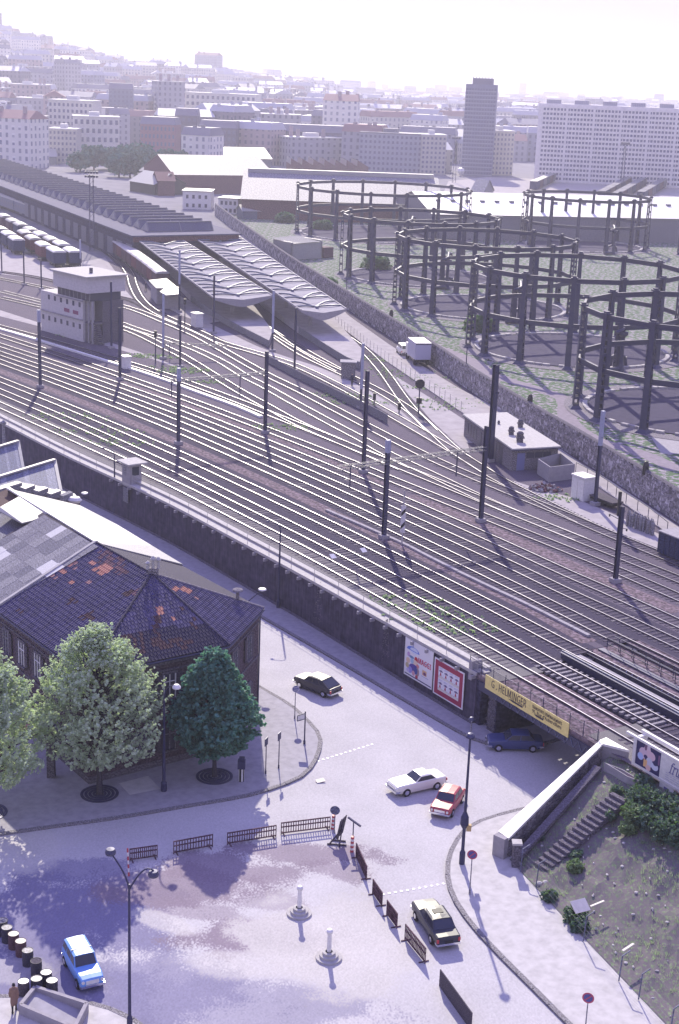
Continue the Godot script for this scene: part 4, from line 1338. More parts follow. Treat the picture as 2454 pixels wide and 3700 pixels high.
	for face in [[o1, o2, [AP]], [o2, o3, [AP]], [o0, o1, [AP, RL]]]:
		var a: Vector3 = face[0]
		var b: Vector3 = face[1]
		var tops: Array = face[2]
		var e := (b - a).normalized()
		var top: Vector3 = tops[0]
		var s := (top - a)
		s = (s - e * s.dot(e)).normalized()
		var n := e.cross(s).normalized()
		if n.y < 0: n = -n
		var poly := PackedVector2Array([Vector2(0, 0), Vector2((b - a).dot(e), 0)])
		for p in tops: poly.append(Vector2((p - a).dot(e), (p - a).dot(s)))
		var row := 0
		var y := 0.2
		var ymax: float = (top - a).dot(s)
		while y < ymax - 0.1:
			var x := -1.0 + (0.0 if row % 2 else W / 2)
			while x < poly[1].x + 1.0:
				if Geometry2D.is_point_in_polygon(Vector2(x, y), poly):
					var p := a + e * x + s * y + n * 0.01
					var t := Transform3D(Basis(e, n, -s) * Basis.from_euler(Vector3(0.075 + rnd(-0.01, 0.012), rnd(-0.012, 0.012), 0)), p)
					var sp := PR(p)
					var kind := -1
					for q in orange:
						if sp.x > q[0] and sp.x < q[2] and sp.y > q[1] and sp.y < q[3]: kind = q[4]
					if kind < 0:
						for q in brown:
							if sp.x > q[0] and sp.x < q[2] and sp.y > q[1] and sp.y < q[3] and rng.randf() < 0.7: kind = 2
					if kind >= 0 or singles < 230 and face[2].size() == 1 and face[0] == o1:
						if singles < 295:
							obj("tile", tm, [mats.tile_orange, mats.tile_pink, mats.tile_brown, mats.tile_dark][kind if kind >= 0 else 3], roof, t)
							singles += 1
							x += W
							continue
					xf.append(t)
					var g := rnd(0.75, 1.25)
					cols.append([Color(0.5, 0.25, 0.18), Color(0.4, 0.23, 0.2), Color(0.15 * g, 0.085 * g, 0.10 * g)][kind] if kind >= 0 else Color(0.075 * g, 0.066 * g, 0.128 * g))
				x += W
			y += 0.385
			row += 1
	var tmat := M("tile_many", 1, 1, 1, 0.72)
	tmat.vertex_color_use_as_albedo = true
	copies("tile_courses", tm, tmat, xf, roof, cols)
	# ridge and hip tiles
	for q in [[AP, o1], [AP, o2], [AP, o3], [RL, AP]]:
		var k := int((q[1] - q[0]).length() / 0.42)
		for i in k:
			var p: Vector3 = (q[0] as Vector3).lerp(q[1], (i + 0.02) / k)
			var r: Vector3 = (q[0] as Vector3).lerp(q[1], (i + 0.99) / k)
			m = MB.new()
			m.tube(p + Vector3(0, 0.02, 0), r + Vector3(0, 0.0, 0), 0.10, 0.125, 6, false)
			obj("ridge_tile", m, mats.stone_pale if q[1] == o3 else mats.tile_dark, roof)
	# chimney cluster at the apex
	m = MB.new()
	m.box(Transform3D(Basis(), AP + Vector3(0.1, 0.15, -0.1)), Vector3(0.7, 0.5, 0.5))
	var ch := obj("chimney", m, mats.stone_pale, h)
	for q in [[0.1, 0.0, 0.95], [-0.25, 0.1, 0.6], [0.45, -0.15, 0.85]]:
		m = MB.new()
		m.lathe(AP + Vector3(q[0], 0.35, q[1]), [Vector2(0.12, 0), Vector2(0.10, q[2] * 0.7), Vector2(0.2, q[2] * 0.7), Vector2(0.2, q[2] * 0.8), Vector2(0.07, q[2]), Vector2(0, q[2])], 8)
		obj("chimney_pot", m, mats.pale_concrete, ch)
	# mushroom vent on the right hip
	m = MB.new()
	m.lathe(AP.lerp(o3, 0.76) + Vector3(0, 0.05, 0), [Vector2(0.14, -0.2), Vector2(0.12, 0.62), Vector2(0.42, 0.66), Vector2(0.36, 0.78), Vector2(0.1, 0.86), Vector2(0, 0.86)], 12)
	obj("vent_cowl", m, mats.stone_pale, h)
	# white dormer strip over the eave, aerial
	m = MB.new()
	m.box(Transform3D(Basis((B1 - E0).normalized(), Vector3.UP, (B1 - E0).normalized().cross(Vector3.UP)), G(312, 2297, 5.1)), Vector3(1.1, 0.12, 0.5))
	obj("dormer_strip", m, mats.white_paint, h)
	# gutter
	for q in [[o0, o1], [o1, o2], [o2, o3]]:
		m = MB.new()
		m.tube(q[0] + up * 1.6, q[1] + up * 1.6, 0.08, 0.08, 8)
		obj("gutter", m, mats.dark_steel, h)
	m = MB.new()
	m.tube(o3 + Vector3(-0.25, -0.3, 0.1), Vector3(B3.x + 0.06, ST + 0.1, B3.z + 0.08), 0.06, 0.06, 8)
	obj("downpipe", m, mats.dark_steel, h)
	# grey sheet roof of the neighbouring part
	var g := thing("sheet_roof", "low pitched roof of mismatched grey and pale asbestos sheets behind the tiles", "roof")
	var RX := RL + back * 9.4
	m = MB.new()
	m.quad(RX + up, RL + up, o0 + up, o0 + back * 9.4 + up)
	obj("boarding", m, mats.wood_grey, g)
	var ex := back
	var sy := RL - E0
	sy = (sy - ex * sy.dot(ex))
	var tones := [mats.asbestos, M("asbestos_b", 0.27, 0.265, 0.33, 0.8, "hard", 1.4), M("asbestos_c", 0.42, 0.41, 0.46, 0.8, "hard", 1.4), M("asbestos_d", 0.60, 0.59, 0.60, 0.75, "soft", 1.4)]
	for i in 9:
		for j in 6:
			var p := o0 + ex * (0.55 + i * 1.04) + sy * ((j + 0.5) / 6.0)
			var b := MB.new()
			b.box(Transform3D(Basis(ex, ex.cross(sy.normalized()), sy.normalized()), p + Vector3(0, 0.03 + 0.012 * ((i + j) % 2), 0)), Vector3(1.07, 0.03, sy.length() / 6.0 + 0.06))
			var k := 0
			if (i / 3 + j / 2) % 2: k = 1
			if rng.randf() < 0.3: k = 2
			if i > 5 and j < 3: k = 2 if j == 0 else 3
			if i == 0 and j == 3 or i == 1 and j == 3 or i == 5 and j == 5: k = 3
			obj("roof_sheet", b, tones[k], g)
	m = MB.new()
	m.bar(RL + Vector3(0, 0.08, 0), o0 + Vector3(0, 0.12, 0), 0.25, 0.2)
	obj("verge", m, mats.pale_concrete, g)
	# stair on the courtyard side
	var cs := thing("courtyard_stair", "steep outside stair rising along the yard side of the corner house", "stair")
	var s0 := G(88, 2562, ST)
	var s1 := G(8, 2350, ST + 3.9)
	for i in 17:
		var p := s0.lerp(s1, i / 16.0)
		m = MB.new()
		m.box(Transform3D(Basis.looking_at(Vector3(s1.x - s0.x, 0, s1.z - s0.z), Vector3.UP), p), Vector3(1.3, 0.10, 0.36))
		obj("step", m, mats.stone_pale, cs)
	m = MB.new()
	m.bar(s0 + Vector3(0.6, 0.9, 0), s1 + Vector3(0.6, 0.9, 0), 0.05, 0.05)
	obj("handrail", m, mats.iron, cs)
	# yard wall with pier
	var yw := thing("yard_wall", "low dark yard wall with square pier between the two pale trees", "wall")
	m = MB.new()
	var pp := G(186, 2812, ST)
	m.bx(pp.x - 0.25, ST, pp.z - 0.25, pp.x + 0.25, ST + 4.0, pp.z + 0.25)
	obj("pier", m, mats.stone, yw)
	m = MB.new()
	var pl := pp + Vector3(-7.5, 0, -0.4)
	m.bar(Vector3(pp.x - 2.8, ST + 1.4, pp.z - 0.2), Vector3(pl.x, ST + 1.4, pl.z), 0.25, 2.8)
	obj("wall", m, mats.brick_dark, yw)
	m = MB.new()
	m.bar(Vector3(pp.x, ST + 3.6, pp.z), Vector3(pp.x - 2.8, ST + 3.6, pp.z - 0.2), 0.35, 0.3)
	obj("lintel", m, mats.tile_pink, yw)

# ---------------------------------------------------------------- sheds behind the house
func roof_poly(parent: Node, called: String, pts: Array, mat: Material, thick := 0.1) -> void:
	var m := MB.new()
	for i in range(1, pts.size() - 1):
		m.tri(pts[0], pts[i], pts[i + 1]); m.tri(pts[0] - Vector3(0, thick, 0), pts[i + 1] - Vector3(0, thick, 0), pts[i] - Vector3(0, thick, 0))
	for i in pts.size():
		var a: Vector3 = pts[i]
		var b: Vector3 = pts[(i + 1) % pts.size()]
		m.quad(a, b, b - Vector3(0, thick, 0), a - Vector3(0, thick, 0))
	obj(called, m, mat, parent)

func skirt(parent: Node, pts: Array, mat: Material) -> void:
	var m := MB.new()
	for i in pts.size() - 1:
		var a: Vector3 = pts[i]
		var b: Vector3 = pts[i + 1]
		m.quad(a - Vector3(0, 0.12, 0), b - Vector3(0, 0.12, 0), Vector3(b.x, ST, b.z), Vector3(a.x, ST, a.z))
	obj("wall", m, mat, parent)

func sheds() -> void:
	var w := thing("white_shed", "long shed with white sheet roof tapering to a point by the street", "shed")
	var rp := [G(28, 1765, 6.9), G(175, 1855, 7.1), G(348, 1960, 7.15)]
	var ev := [G(290, 1826, 5.2), G(420, 1893, 4.6), G(660, 2038, 3.9)]
	roof_poly(w, "roof_sheet", [rp[0], ev[0], rp[1]], mats.sheet_pale)
	roof_poly(w, "roof_sheet", [rp[1], ev[0], ev[1]], mats.sheet_pale)
	roof_poly(w, "roof_sheet", [rp[1], ev[1], ev[2].lerp(ev[1], 0.45), rp[2]], M("sheet_worn", 0.56, 0.54, 0.56, 0.5, "soft", 2.5))
	roof_poly(w, "roof_sheet", [rp[2], ev[2].lerp(ev[1], 0.45), ev[2], ev[2].lerp(rp[2], 0.5)], mats.sheet_pale)
	skirt(w, [rp[0], ev[0], ev[1], ev[2], rp[2]], mats.brick_dark)
	var mm := MB.new()
	mm.bar(rp[0] + Vector3(0, 0.06, 0), rp[2] + Vector3(0, 0.06, 0), 0.3, 0.14)
	obj("ridge_cap", mm, mats.white_paint, w)
	var p := thing("pale_lean_to", "flat pale sheet roof lying over older roofs at the left edge", "roof")
	roof_poly(p, "sheet", [G(0, 1832, 7.0), G(70, 1793, 7.0), G(180, 1853, 7.0), G(118, 1880, 6.8), G(80, 1889, 6.7), G(-10, 1842, 6.8)], mats.sheet_pale)
	var o := thing("old_tile_roof", "small old tile roof at the left edge above the pale flat sheet", "roof")
	roof_poly(o, "slope", [G(-30, 1790, 6.2), G(28, 1766, 6.6), G(75, 1795, 6.6), G(-30, 1850, 6.0)], mats.tile_brown)
	var l := thing("low_grey_roof", "low stained grey roof under the pale flat sheet at left edge", "roof")
	roof_poly(l, "slope", [G(-30, 1836, 5.8), G(70, 1885, 5.8), G(112, 1892, 5.9), G(0, 1962, 5.6), G(-30, 1975, 5.6)], tones_c())
	# two blue-grey sheds with pale edged roofs
	for q in [[[-40, 1737], [0, 1725], [198, 1664], [220, 1775], [180, 1790], [-40, 1850], "blue-grey shed roof with pale ridge, nearer of two behind the houses"], [[-40, 1628], [0, 1615], [66, 1596], [84, 1694], [60, 1712], [-40, 1745], "blue-grey shed roof with pale ridge, farther of two at left edge"]]:
		var s := thing("blue_shed", q[6], "shed", Vector3.ZERO, 0, "blue-grey sheds")
		var t0 := G(q[0][0], q[0][1], 5.2)
		var t1 := G(q[2][0], q[2][1], 5.2)
		var b1 := G(q[3][0], q[3][1], 3.4)
		var b0 := b1 + (t0 - t1)
		var n := 12
		for i in n:
			var a0 := t0.lerp(t1, float(i) / n)
			var a1 := t0.lerp(t1, (i + 0.985) / n)
			var c0 := b0.lerp(b1, float(i) / n)
			var c1 := b0.lerp(b1, (i + 0.985) / n)
			roof_poly(s, "roof_panel", [a0, a1, c1, c0], mats.sheet_blue if i % 4 != 2 and i < n - 1 else M("sheet_light_blue", 0.36, 0.38, 0.52, 0.5, "hard", 2.0), 0.06)
		var m := MB.new()
		m.bar(t0 + Vector3(0, 0.1, 0), t1 + Vector3(0, 0.1, 0), 0.35, 0.16)
		m.bar(t1 + Vector3(0, 0.06, 0), b1 + Vector3(0, 0.06, 0), 0.3, 0.12)
		obj("edge_cap", m, mats.sheet_pale, s)
		skirt(s, [t0, t1, b1, b0, t0], mats.sheet_grey)
	# row of pale rooflights
	var k := 0
	for q in [[[-20, 1766], [62, 1741], [80, 1747], [0, 1772]], [[73, 1763], [108, 1752], [127, 1756], [92, 1770]], [[121, 1773], [157, 1761], [175, 1766], [140, 1779]], [[170, 1784], [205, 1770], [221, 1776], [185, 1789]], [[216, 1792], [250, 1777], [264, 1782], [228, 1797]]]:
		var r := thing("rooflight", "pale raised rooflight, number %s in a slanting row above the white roof" % ["one", "two", "three", "four", "five"][k], "rooflight", Vector3.ZERO, 0, "row of rooflights")
		var pts := px(q, 5.6)
		var m := MB.new()
		m.prism(pts, 5.1, 5.62)
		obj("box", m, mats.sheet_grey, r)
		m = MB.new()
		m.prism(pts, 5.624, 5.70)
		obj("lid", m, mats.sheet_pale if k < 4 else mats.asbestos, r)
		k += 1
	var ys := thing("yard_shed", "dark yard building beneath the rooflights", "shed")
	var m2 := MB.new()
	m2.prism(px([[-40, 1775], [80, 1745], [270, 1785], [290, 1812], [30, 1768], [-40, 1800]], 5.0), ST, 5.05)
	obj("block", m2, mats.sheet_grey, ys)
	tag(obj("roof_lamp", blob_mesh(0.5), mats.white_paint, self, Transform3D(Basis().scaled(Vector3(1.3, 0.7, 1)), G(270, 1806, 5.2))), "small white dome light at the corner of the white shed roof", "lamp")
	# chimney pipe at the far left
	m2 = MB.new()
	m2.path([G(15, 1620, 3.0), G(15, 1620, 3.0) + Vector3(0, 2.6, 0)], 0.18, 0.16, 8)
	m2.lathe(G(15, 1620, 3.0) + Vector3(0, 2.6, 0), [Vector2(0.3, 0), Vector2(0.3, 0.2), Vector2(0.05, 0.4), Vector2(0, 0.4)], 8)
	tag(obj("stove_pipe", m2, mats.sheet_grey), "grey stove pipe with cowl above the far blue shed", "chimney pipe")

func tones_c() -> Material: return mats["asbestos_b"]

func blob_mesh(r: float) -> ArrayMesh:
	var m := MB.new()
	m.lathe(Vector3.ZERO, [Vector2(0.001, -r), Vector2(r * 0.7, -r * 0.7), Vector2(r, 0), Vector2(r * 0.7, r * 0.7), Vector2(0.001, r)], 10)
	return m.mesh()

# ---------------------------------------------------------------- street trees
func tree(label: String, base: Vector3, hi: float, low: float, rad: float, kind: int) -> void:
	var t := thing("street_tree", label, "tree", base)
	var m := MB.new()
	var lean := Vector3(rnd(-.2, .2), 0, rnd(-.2, .2))
	m.path([Vector3(0, -0.1, 0), Vector3(0, 0.25, 0), Vector3(0.02, low * 0.6, 0) + lean * 0.3, lean + Vector3(0, low + 0.6, 0), lean * 1.5 + Vector3(0, hi * 0.6, 0), lean * 1.6 + Vector3(0, hi * 0.92, 0)], 0.26 if kind == 0 else 0.2, 0.04, 10)
	obj("trunk", m, mats.bark, t)
	var prof := func(y: float) -> float:    # crown radius at relative height
		var q := clampf((y - low) / (hi - low), 0, 1)
		return rad * pow(sin(PI * pow(q, 0.72 if kind == 0 else 0.66)), 0.62 if kind == 0 else 0.7) * (1.0 - 0.30 * q)
	var tips := []
	for i in 34:
		var y0 := lerpf(low * 0.8, hi * 0.75, rng.randf())
		var a := rnd(0, TAU)
		var y1 := minf(y0 + rnd(0.6, 2.6), hi * 0.93)
		var r: float = prof.call(y1) * rnd(0.55, 0.95)
		var s := lean * (y0 / hi) * 1.4 + Vector3(0, y0, 0)
		var e := Vector3(cos(a) * r, y1, sin(a) * r) + lean
		var mid := s.lerp(e, 0.5) + Vector3(0, -0.15, 0)
		m = MB.new()
		m.path([s, mid, e], 0.07, 0.018, 5)
		obj("branch", m, mats.bark, t)
	var xf := []
	var cols := []
	var n := 2300 if kind == 0 else 1900
	var f := FastNoiseLite.new()
	f.seed = int(base.x * 10); f.frequency = 0.34
	for i in n:
		var y := lerpf(low, hi, pow(rng.randf(), 0.85))
		var R: float = prof.call(y)
		if R < 0.12: R = 0.12
		var a := rnd(0, TAU)
		var shell := pow(rng.randf(), 0.36)
		var clump := f.get_noise_3d(cos(a) * R * 1.3, y, sin(a) * R * 1.3)
		if clump < -0.16 and shell > 0.55 and kind == 0: continue
		if clump < -0.3: continue
		R *= 0.88 + 0.3 * clump
		var o := Vector3(cos(a) * R * shell, y, sin(a) * R * shell) + lean
		var dir := (Vector3(cos(a), 0.9 if kind == 0 else -0.1, sin(a)) + Vector3(rnd(-.5, .5), rnd(-.2, .7), rnd(-.5, .5))).normalized()
		var k := 9 if kind == 0 else 10
		var reach := rnd(0.45, 1.0) if kind == 0 else rnd(0.3, 0.55)
		for j in k:
			var p := o + dir * reach * j / k + Vector3(rnd(-1, 1), rnd(-1, 1), rnd(-1, 1)) * (0.10 if kind == 0 else 0.2)
			var s := rnd(0.6, 1.25)
			xf.append(Transform3D(Basis.from_euler(Vector3(rnd(-1.1, 1.1), rnd(0, TAU), rnd(-0.8, 0.8))).scaled(Vector3.ONE * s), p))
			var g := rnd(0.75, 1.25)
			cols.append(Color(0.56 * g, 0.63 * g, 0.52 * g) if kind == 0 else Color(0.13 * g, 0.29 * g, 0.25 * g))
	var lm := M("leaf_tint", 1, 1, 1, 0.62)
	lm.vertex_color_use_as_albedo = true
	lm.backlight_enabled = true
	lm.backlight = Color(0.95, 1.0, 0.8)
	copies("crown", leaf_mesh(0.088 if kind == 0 else 0.12), lm, xf, t, cols)

func trees() -> void:
	tree("pale young-leaved street tree in the middle, in front of the house", G(360, 2868, ST + 0.13), 11.2, 2.2, 5.0, 0)
	tree("dark green conical street tree by the house corner", G(775, 2805, ST + 0.13), 8.9, 1.8, 3.25, 1)
	tree("pale young-leaved street tree cut by the left edge", G(-45, 2935, ST + 0.13), 10.6, 2.0, 4.6, 0)
	var k := 0
	for q in [[360, 2868], [775, 2805], [-45, 2935]]:
		var g := thing("tree_grate", "round dark iron grate at the foot of the " + ["middle pale tree", "dark green tree", "left edge tree"][k], "tree grate", G(q[0], q[1], ST + 0.14), 0, "tree grates")
		for r in [1.25, 0.98, 0.72, 0.46]:
			var m := MB.new()
			m.lathe(Vector3.ZERO, [Vector2(r, 0), Vector2(r, 0.03), Vector2(r - 0.19, 0.03), Vector2(r - 0.19, 0)], 28)
			obj("ring", m, mats.dark_steel, g)
		k += 1

# ---------------------------------------------------------------- things on the street
func pole_to(called: String, label: String, cat: String, base: Vector3, top_y: float, r0: float, r1: float, mat: Material, group := "") -> Array:
	var t := thing(called, label, cat, base, 0.0, group)
	var h := HT(base, top_y) - base.y
	var m := MB.new()
	m.lathe(Vector3.ZERO, [Vector2(r0 * 1.7, 0), Vector2(r0 * 1.7, h * 0.09), Vector2(r0, h * 0.11), Vector2(r1, h), Vector2(0, h)], 10)
	obj("pole", m, mat, t)
	return [t, h]

func lantern(t: Node3D, p: Vector3, s: float, mat: Material) -> void:
	var m := MB.new()
	m.lathe(p, [Vector2(0.0, 0.22 * s), Vector2(0.16 * s, 0.18 * s), Vector2(0.3 * s, 0.02 * s), Vector2(0.31 * s, -0.08 * s), Vector2(0.12 * s, -0.14 * s), Vector2(0, -0.14 * s)], 12)
	obj("lantern", m, mat, t)

func swan(t: Node3D, h: float, tip: Vector3, r: float, mat: Material) -> void:
	var m := MB.new()
	var pts := []
	for i in 9:
		var q := i / 8.0
		pts.append(Vector3(0, h, 0).lerp(Vector3(tip.x, h, tip.z), q * q) + Vector3(0, (tip.y - h) * sin(q * PI / 2), 0))
	m.path(pts, r, r * 0.7, 6)
	obj("arm", m, mat, t)

func barrier(label: String, a: Vector3, b: Vector3, h: float, solid := false, bars := 16) -> void:
	var t := thing("street_barrier", label, "barrier", a, 0.0, "barriers round the torn-up square")
	var d := b - a
	var m: MB
	if solid:
		m = MB.new()
		m.bar(Vector3(0, h / 2, 0), d + Vector3(0, h / 2, 0), 0.06, h)
		obj("panel", m, mats.wood_grey, t)
		return
	for y in [0.12, h * 0.62, h - 0.04]:
		m = MB.new()
		m.bar(Vector3(0, y, 0), d + Vector3(0, y, 0), 0.06, 0.07)
		obj("rail", m, mats.rust_red, t)
	for i in bars + 1:
		m = MB.new()
		var p := d * i / bars
		m.bar(p + Vector3(0, 0.0 if i % bars == 0 else 0.1, 0), p + Vector3(0, h, 0), 0.055, 0.055)
		obj("picket", m, mats.rust_red, t)
	for i in [1, bars - 1]:
		m = MB.new()
		var p = d * i / bars
		var s := d.cross(Vector3.UP).normalized() * 0.3
		m.bar(p - s + Vector3(0, 0.03, 0), p + s + Vector3(0, 0.03, 0), 0.06, 0.06)
		obj("foot", m, mats.rust_red, t)

func striped(label: String, base: Vector3, h: float, r: float, tilt := Vector3.ZERO) -> void:
	var t := thing("striped_post", label, "post", base, 0.0, "red and white striped posts")
	var n := 7
	for i in n:
		var m := MB.new()
		m.tube((Vector3.UP * h + tilt) * i / n, (Vector3.UP * h + tilt) * (i + 1) / n, r, r, 10)
		obj("band", m, mats.red_paint if i % 2 == 0 else mats.white_paint, t)

func round_sign(called: String, label: String, base: Vector3, top_y: float, r: float, face: String, facing: Vector3) -> void:
	var a := pole_to(called, label, "sign", base, top_y + 4, 0.035, 0.03, mats.sheet_grey)
	var t: Node3D = a[0]
	var h: float = a[1] - r * 0.7
	var z := facing.normalized()
	var x := Vector3.UP.cross(z).normalized()
	var f := Transform3D(Basis(x, z, -Vector3.UP), Vector3(0, h, 0) + z * 0.05)
	var disc := func(rr: float, off: float) -> MB:
		var m := MB.new()
		m.lathe(Vector3(0, off, 0), [Vector2(rr, -0.015), Vector2(rr, 0.0), Vector2(0, 0.0)], 24)
		return m
	if face == "nopark":
		obj("disc", disc.call(r, 0.0), M("sign_red", 0.40, 0.06, 0.12, 0.5), t, f)
		obj("face", disc.call(r * 0.74, 0.006), M("sign_blue", 0.07, 0.07, 0.24, 0.5), t, f)
		var m := MB.new()
		m.box(Transform3D(Basis(Vector3.UP, PI / 4), Vector3(0, 0.012, 0)), Vector3(r * 1.5, 0.006, r * 0.2))
		obj("bar", m, mats.sign_red, t, f)
	elif face == "bus":
		obj("disc", disc.call(r, 0.0), mats.white_paint, t, f)
		obj("face", disc.call(r * 0.86, 0.006), mats.blue_paint, t, f)
		for s in [-0.32, 0.32]:
			for k in 4:
				var m := MB.new()
				m.bx(-r * 0.56 + k * r * 0.30, 0.008, s * r - r * 0.11, -r * 0.56 + k * r * 0.30 + r * 0.22, 0.014, s * r + r * 0.11)
				obj("mark", m, mats.white_paint, t, f)
	else:
		obj("disc", disc.call(r, 0.0), mats.sheet_blue, t, f)

func drum(label: String, top: Array, mat: Material, lid: Material) -> void:
	var p := G(top[0], top[1], ST + 0.88)
	p.y = ST
	var t := thing("oil_drum", label, "drum", p, rnd(0, 6), "old oil drums at the roadside")
	var m := MB.new()
	m.lathe(Vector3.ZERO, [Vector2(0, 0), Vector2(0.29, 0), Vector2(0.29, 0.29), Vector2(0.305, 0.30), Vector2(0.305, 0.32), Vector2(0.29, 0.33), Vector2(0.29, 0.56), Vector2(0.305, 0.57), Vector2(0.305, 0.59), Vector2(0.29, 0.60), Vector2(0.29, 0.86), Vector2(0.30, 0.87), Vector2(0.30, 0.89), Vector2(0.285, 0.89), Vector2(0.28, 0.87)], 20)
	obj("body", m, mat, t)
	m = MB.new()
	m.lathe(Vector3.ZERO, [Vector2(0.28, 0.872), Vector2(0, 0.876)], 20)
	obj("lid", m, lid, t)

func street_things() -> void:
	var y := ST + 0.13
	# two-armed lamp standard in the foreground
	var base := G(469, 3725, ST)
	var a := pole_to("double_lamp", "tall dark lamp standard with two curved arms in the foreground", "street lamp", base, 3195, 0.085, 0.055, mats.iron)
	var t: Node3D = a[0]
	for q in [[392, 3078, "left"], [556, 3158, "right"]]:
		var tip := PL(q[0], q[1], base, Vector3(0, 0, 1)) - base
		var m := MB.new()
		var pts := []
		for i in 9:
			var s := i / 8.0
			if q[2] == "left": pts.append(Vector3(tip.x * pow(s, 1.25), lerpf(a[1] - 0.3, tip.y + 0.1, pow(s, 0.8)), 0))
			else: pts.append(Vector3(tip.x * s, lerpf(a[1] - 0.3, tip.y + 0.28, sin(s * PI / 2 * 1.25)), 0))
		m.path(pts, 0.05, 0.035, 6)
		obj("arm", m, mats.iron, t)
		m = MB.new()
		var c := tip + Vector3(0.1 if q[2] == "left" else -0.02, 0, 0)
		m.lathe(c, [Vector2(0, 0.2), Vector2(0.2, 0.16), Vector2(0.27, 0.0), Vector2(0.24, -0.12), Vector2(0.15, -0.17), Vector2(0, -0.18)], 14)
		obj("lantern", m, mats.dark_steel, t)
	# lamps along the wall pavement
	for q in [[1006, 2195, 1912, -0.75, "slender dark lamp post at the wall foot below the middle tracks"], [415, 1855, 1640, -0.6, "slender dark lamp post at the wall foot in front of the small cabin"]]:
		base = G(q[0], q[1], y)
		a = pole_to("street_lamp", q[4], "street lamp", base, q[2], 0.11, 0.06, mats.iron, "lamps along the railway wall")
		swan(a[0], a[1], Vector3(-1.1, a[1] + 0.55, -0.5), 0.045, mats.iron)
		lantern(a[0], Vector3(-1.15, a[1] + 0.5, -0.5), 0.5, mats.dark_steel)
	for q in [[898, 2172, 948, 2131, "lamp leaning out from behind the house corner over the street"], [282, 1806, 306, 1783, "lamp head sticking out beyond the white shed roof"]]:
		var hd := G(q[2], q[3], ST + 6.2)
		var ft := G(q[0], q[1], ST + 5.2)
		var tt := thing("street_lamp", q[4], "street lamp", Vector3(ft.x, y, ft.z), 0.0, "wall lamps on the far pavement")
		var m := MB.new()
		m.path([Vector3.ZERO, Vector3(0, ft.y - y, 0), hd - Vector3(ft.x, y, ft.z)], 0.06, 0.035, 6)
		obj("pole", m, mats.iron, tt)
		m = MB.new()
		m.lathe(hd - Vector3(ft.x, y, ft.z), [Vector2(0, 0.16), Vector2(0.3, 0.1), Vector2(0.34, 0), Vector2(0, -0.14)], 12)
		obj("lantern", m, mats.white_paint, tt)
	base = G(592, 2857, y)
	a = pole_to("street_lamp", "dark lamp post with white globe arm between the two trees", "street lamp", base, 2530, 0.12, 0.07, mats.iron)
	var tip := PL(638, 2482, base, Vector3(0, 0, 1)) - base
	swan(a[0], a[1], tip + Vector3(-0.15, 0.1, 0), 0.05, mats.iron)
	lantern(a[0], tip, 0.95, mats.white_paint)
	base = G(1669, 3120, y)
	a = pole_to("street_lamp", "tall dark lamp post with dome lantern on the right pavement", "street lamp", base, 2662, 0.105, 0.06, mats.iron)
	var m := MB.new()
	var hb: float = HT(base, 2960) - base.y
	m.lathe(Vector3(0, hb - 0.35, 0), [Vector2(0.1, -0.3), Vector2(0.26, 0), Vector2(0.24, 0.5), Vector2(0.12, 0.8)], 8)
	obj("control_box", m, mats.iron, a[0])
	m = MB.new()
	m.bx(0.15, hb - 0.75, -0.12, 0.42, hb - 0.35, 0.12)
	obj("yellow_tag", m, M("ochre", 0.42, 0.30, 0.14, 0.7), a[0])
	lantern(a[0], Vector3(0, a[1] + 0.05, 0), 0.95, mats.dark_steel)
	base = G(1700, 2672, y)
	a = pole_to("street_lamp", "thin pole with small dome lantern in front of the bridge pier", "street lamp", base, 2598, 0.05, 0.04, mats.sheet_grey)
	lantern(a[0], Vector3(0, a[1], 0), 0.8, mats.dark_steel)
	# signs
	round_sign("bus_stop_sign", "round dark blue sign with white marks at the house corner", G(1065, 2597, y), 2476, 0.27, "bus", Vector3(0.25, 0.15, 1))
	round_sign("no_parking_sign", "red rimmed round blue sign on thin pole beside the tall right lamp", G(1697, 3230, y), 3072, 0.30, "nopark", Vector3(-0.2, 0.3, 1))
	round_sign("no_parking_sign", "red rimmed round sign on thin pole at the bottom right", G(2113, 3740, y), 3588, 0.30, "nopark", Vector3(-0.3, 0.3, 1))
	round_sign("disc_sign", "plain grey round sign seen from behind at the barrier corner", G(1208, 3010, ST), 2912, 0.31, "plain", Vector3(-0.1, 0.1, 1))
	a = pole_to("flag_sign", "dark post with small framed plate at the curve of the corner pavement", "sign", G(1100, 2687, y), 2570, 0.05, 0.045, mats.iron)
	var pf := PL(1088, 2583, G(1100, 2687, y), Vector3(0, 0, 1)) - G(1100, 2687, y)
	for q in [[0.0, 0.0, 0.55, 0.0], [0.0, -0.42, 0.55, -0.42], [0.55, 0.0, 0.55, -0.42]]:
		m = MB.new()
		m.bar(Vector3(-q[0], a[1] - 0.15 + q[1] - q[0] * 0.25, q[0] * 0.3), Vector3(-q[2], a[1] - 0.15 + q[3] - q[2] * 0.25, q[2] * 0.3), 0.05, 0.05)
		obj("frame", m, mats.iron, a[0])
	m = MB.new()
	m.quad(Vector3(0, a[1] - 0.17, 0.01), Vector3(-0.54, a[1] - 0.29, 0.16), Vector3(-0.54, a[1] - 0.68, 0.16), Vector3(0, a[1] - 0.56, 0.01))
	obj("plate", m, mats.white_paint, a[0])
	for q in [[960, 2795, 2670, 0.6, "dark edge-on sign on a thin pole, left of two on the corner pavement"], [1007, 2775, 2650, 0.5, "dark edge-on sign on a thin pole, right of two on the corner pavement"]]:
		a = pole_to("edge_sign", q[4], "sign", G(q[0], q[1], y), q[2] + 10, 0.035, 0.03, mats.iron, "edge-on signs on the corner")
		m = MB.new()
		m.box(Transform3D(Basis.from_euler(Vector3(0, PI / 2 - 0.35, 0)) , Vector3(0, a[1], 0)), Vector3(0.5, 0.55, 0.04))
		obj("plate", m, mats.dark_steel, a[0])
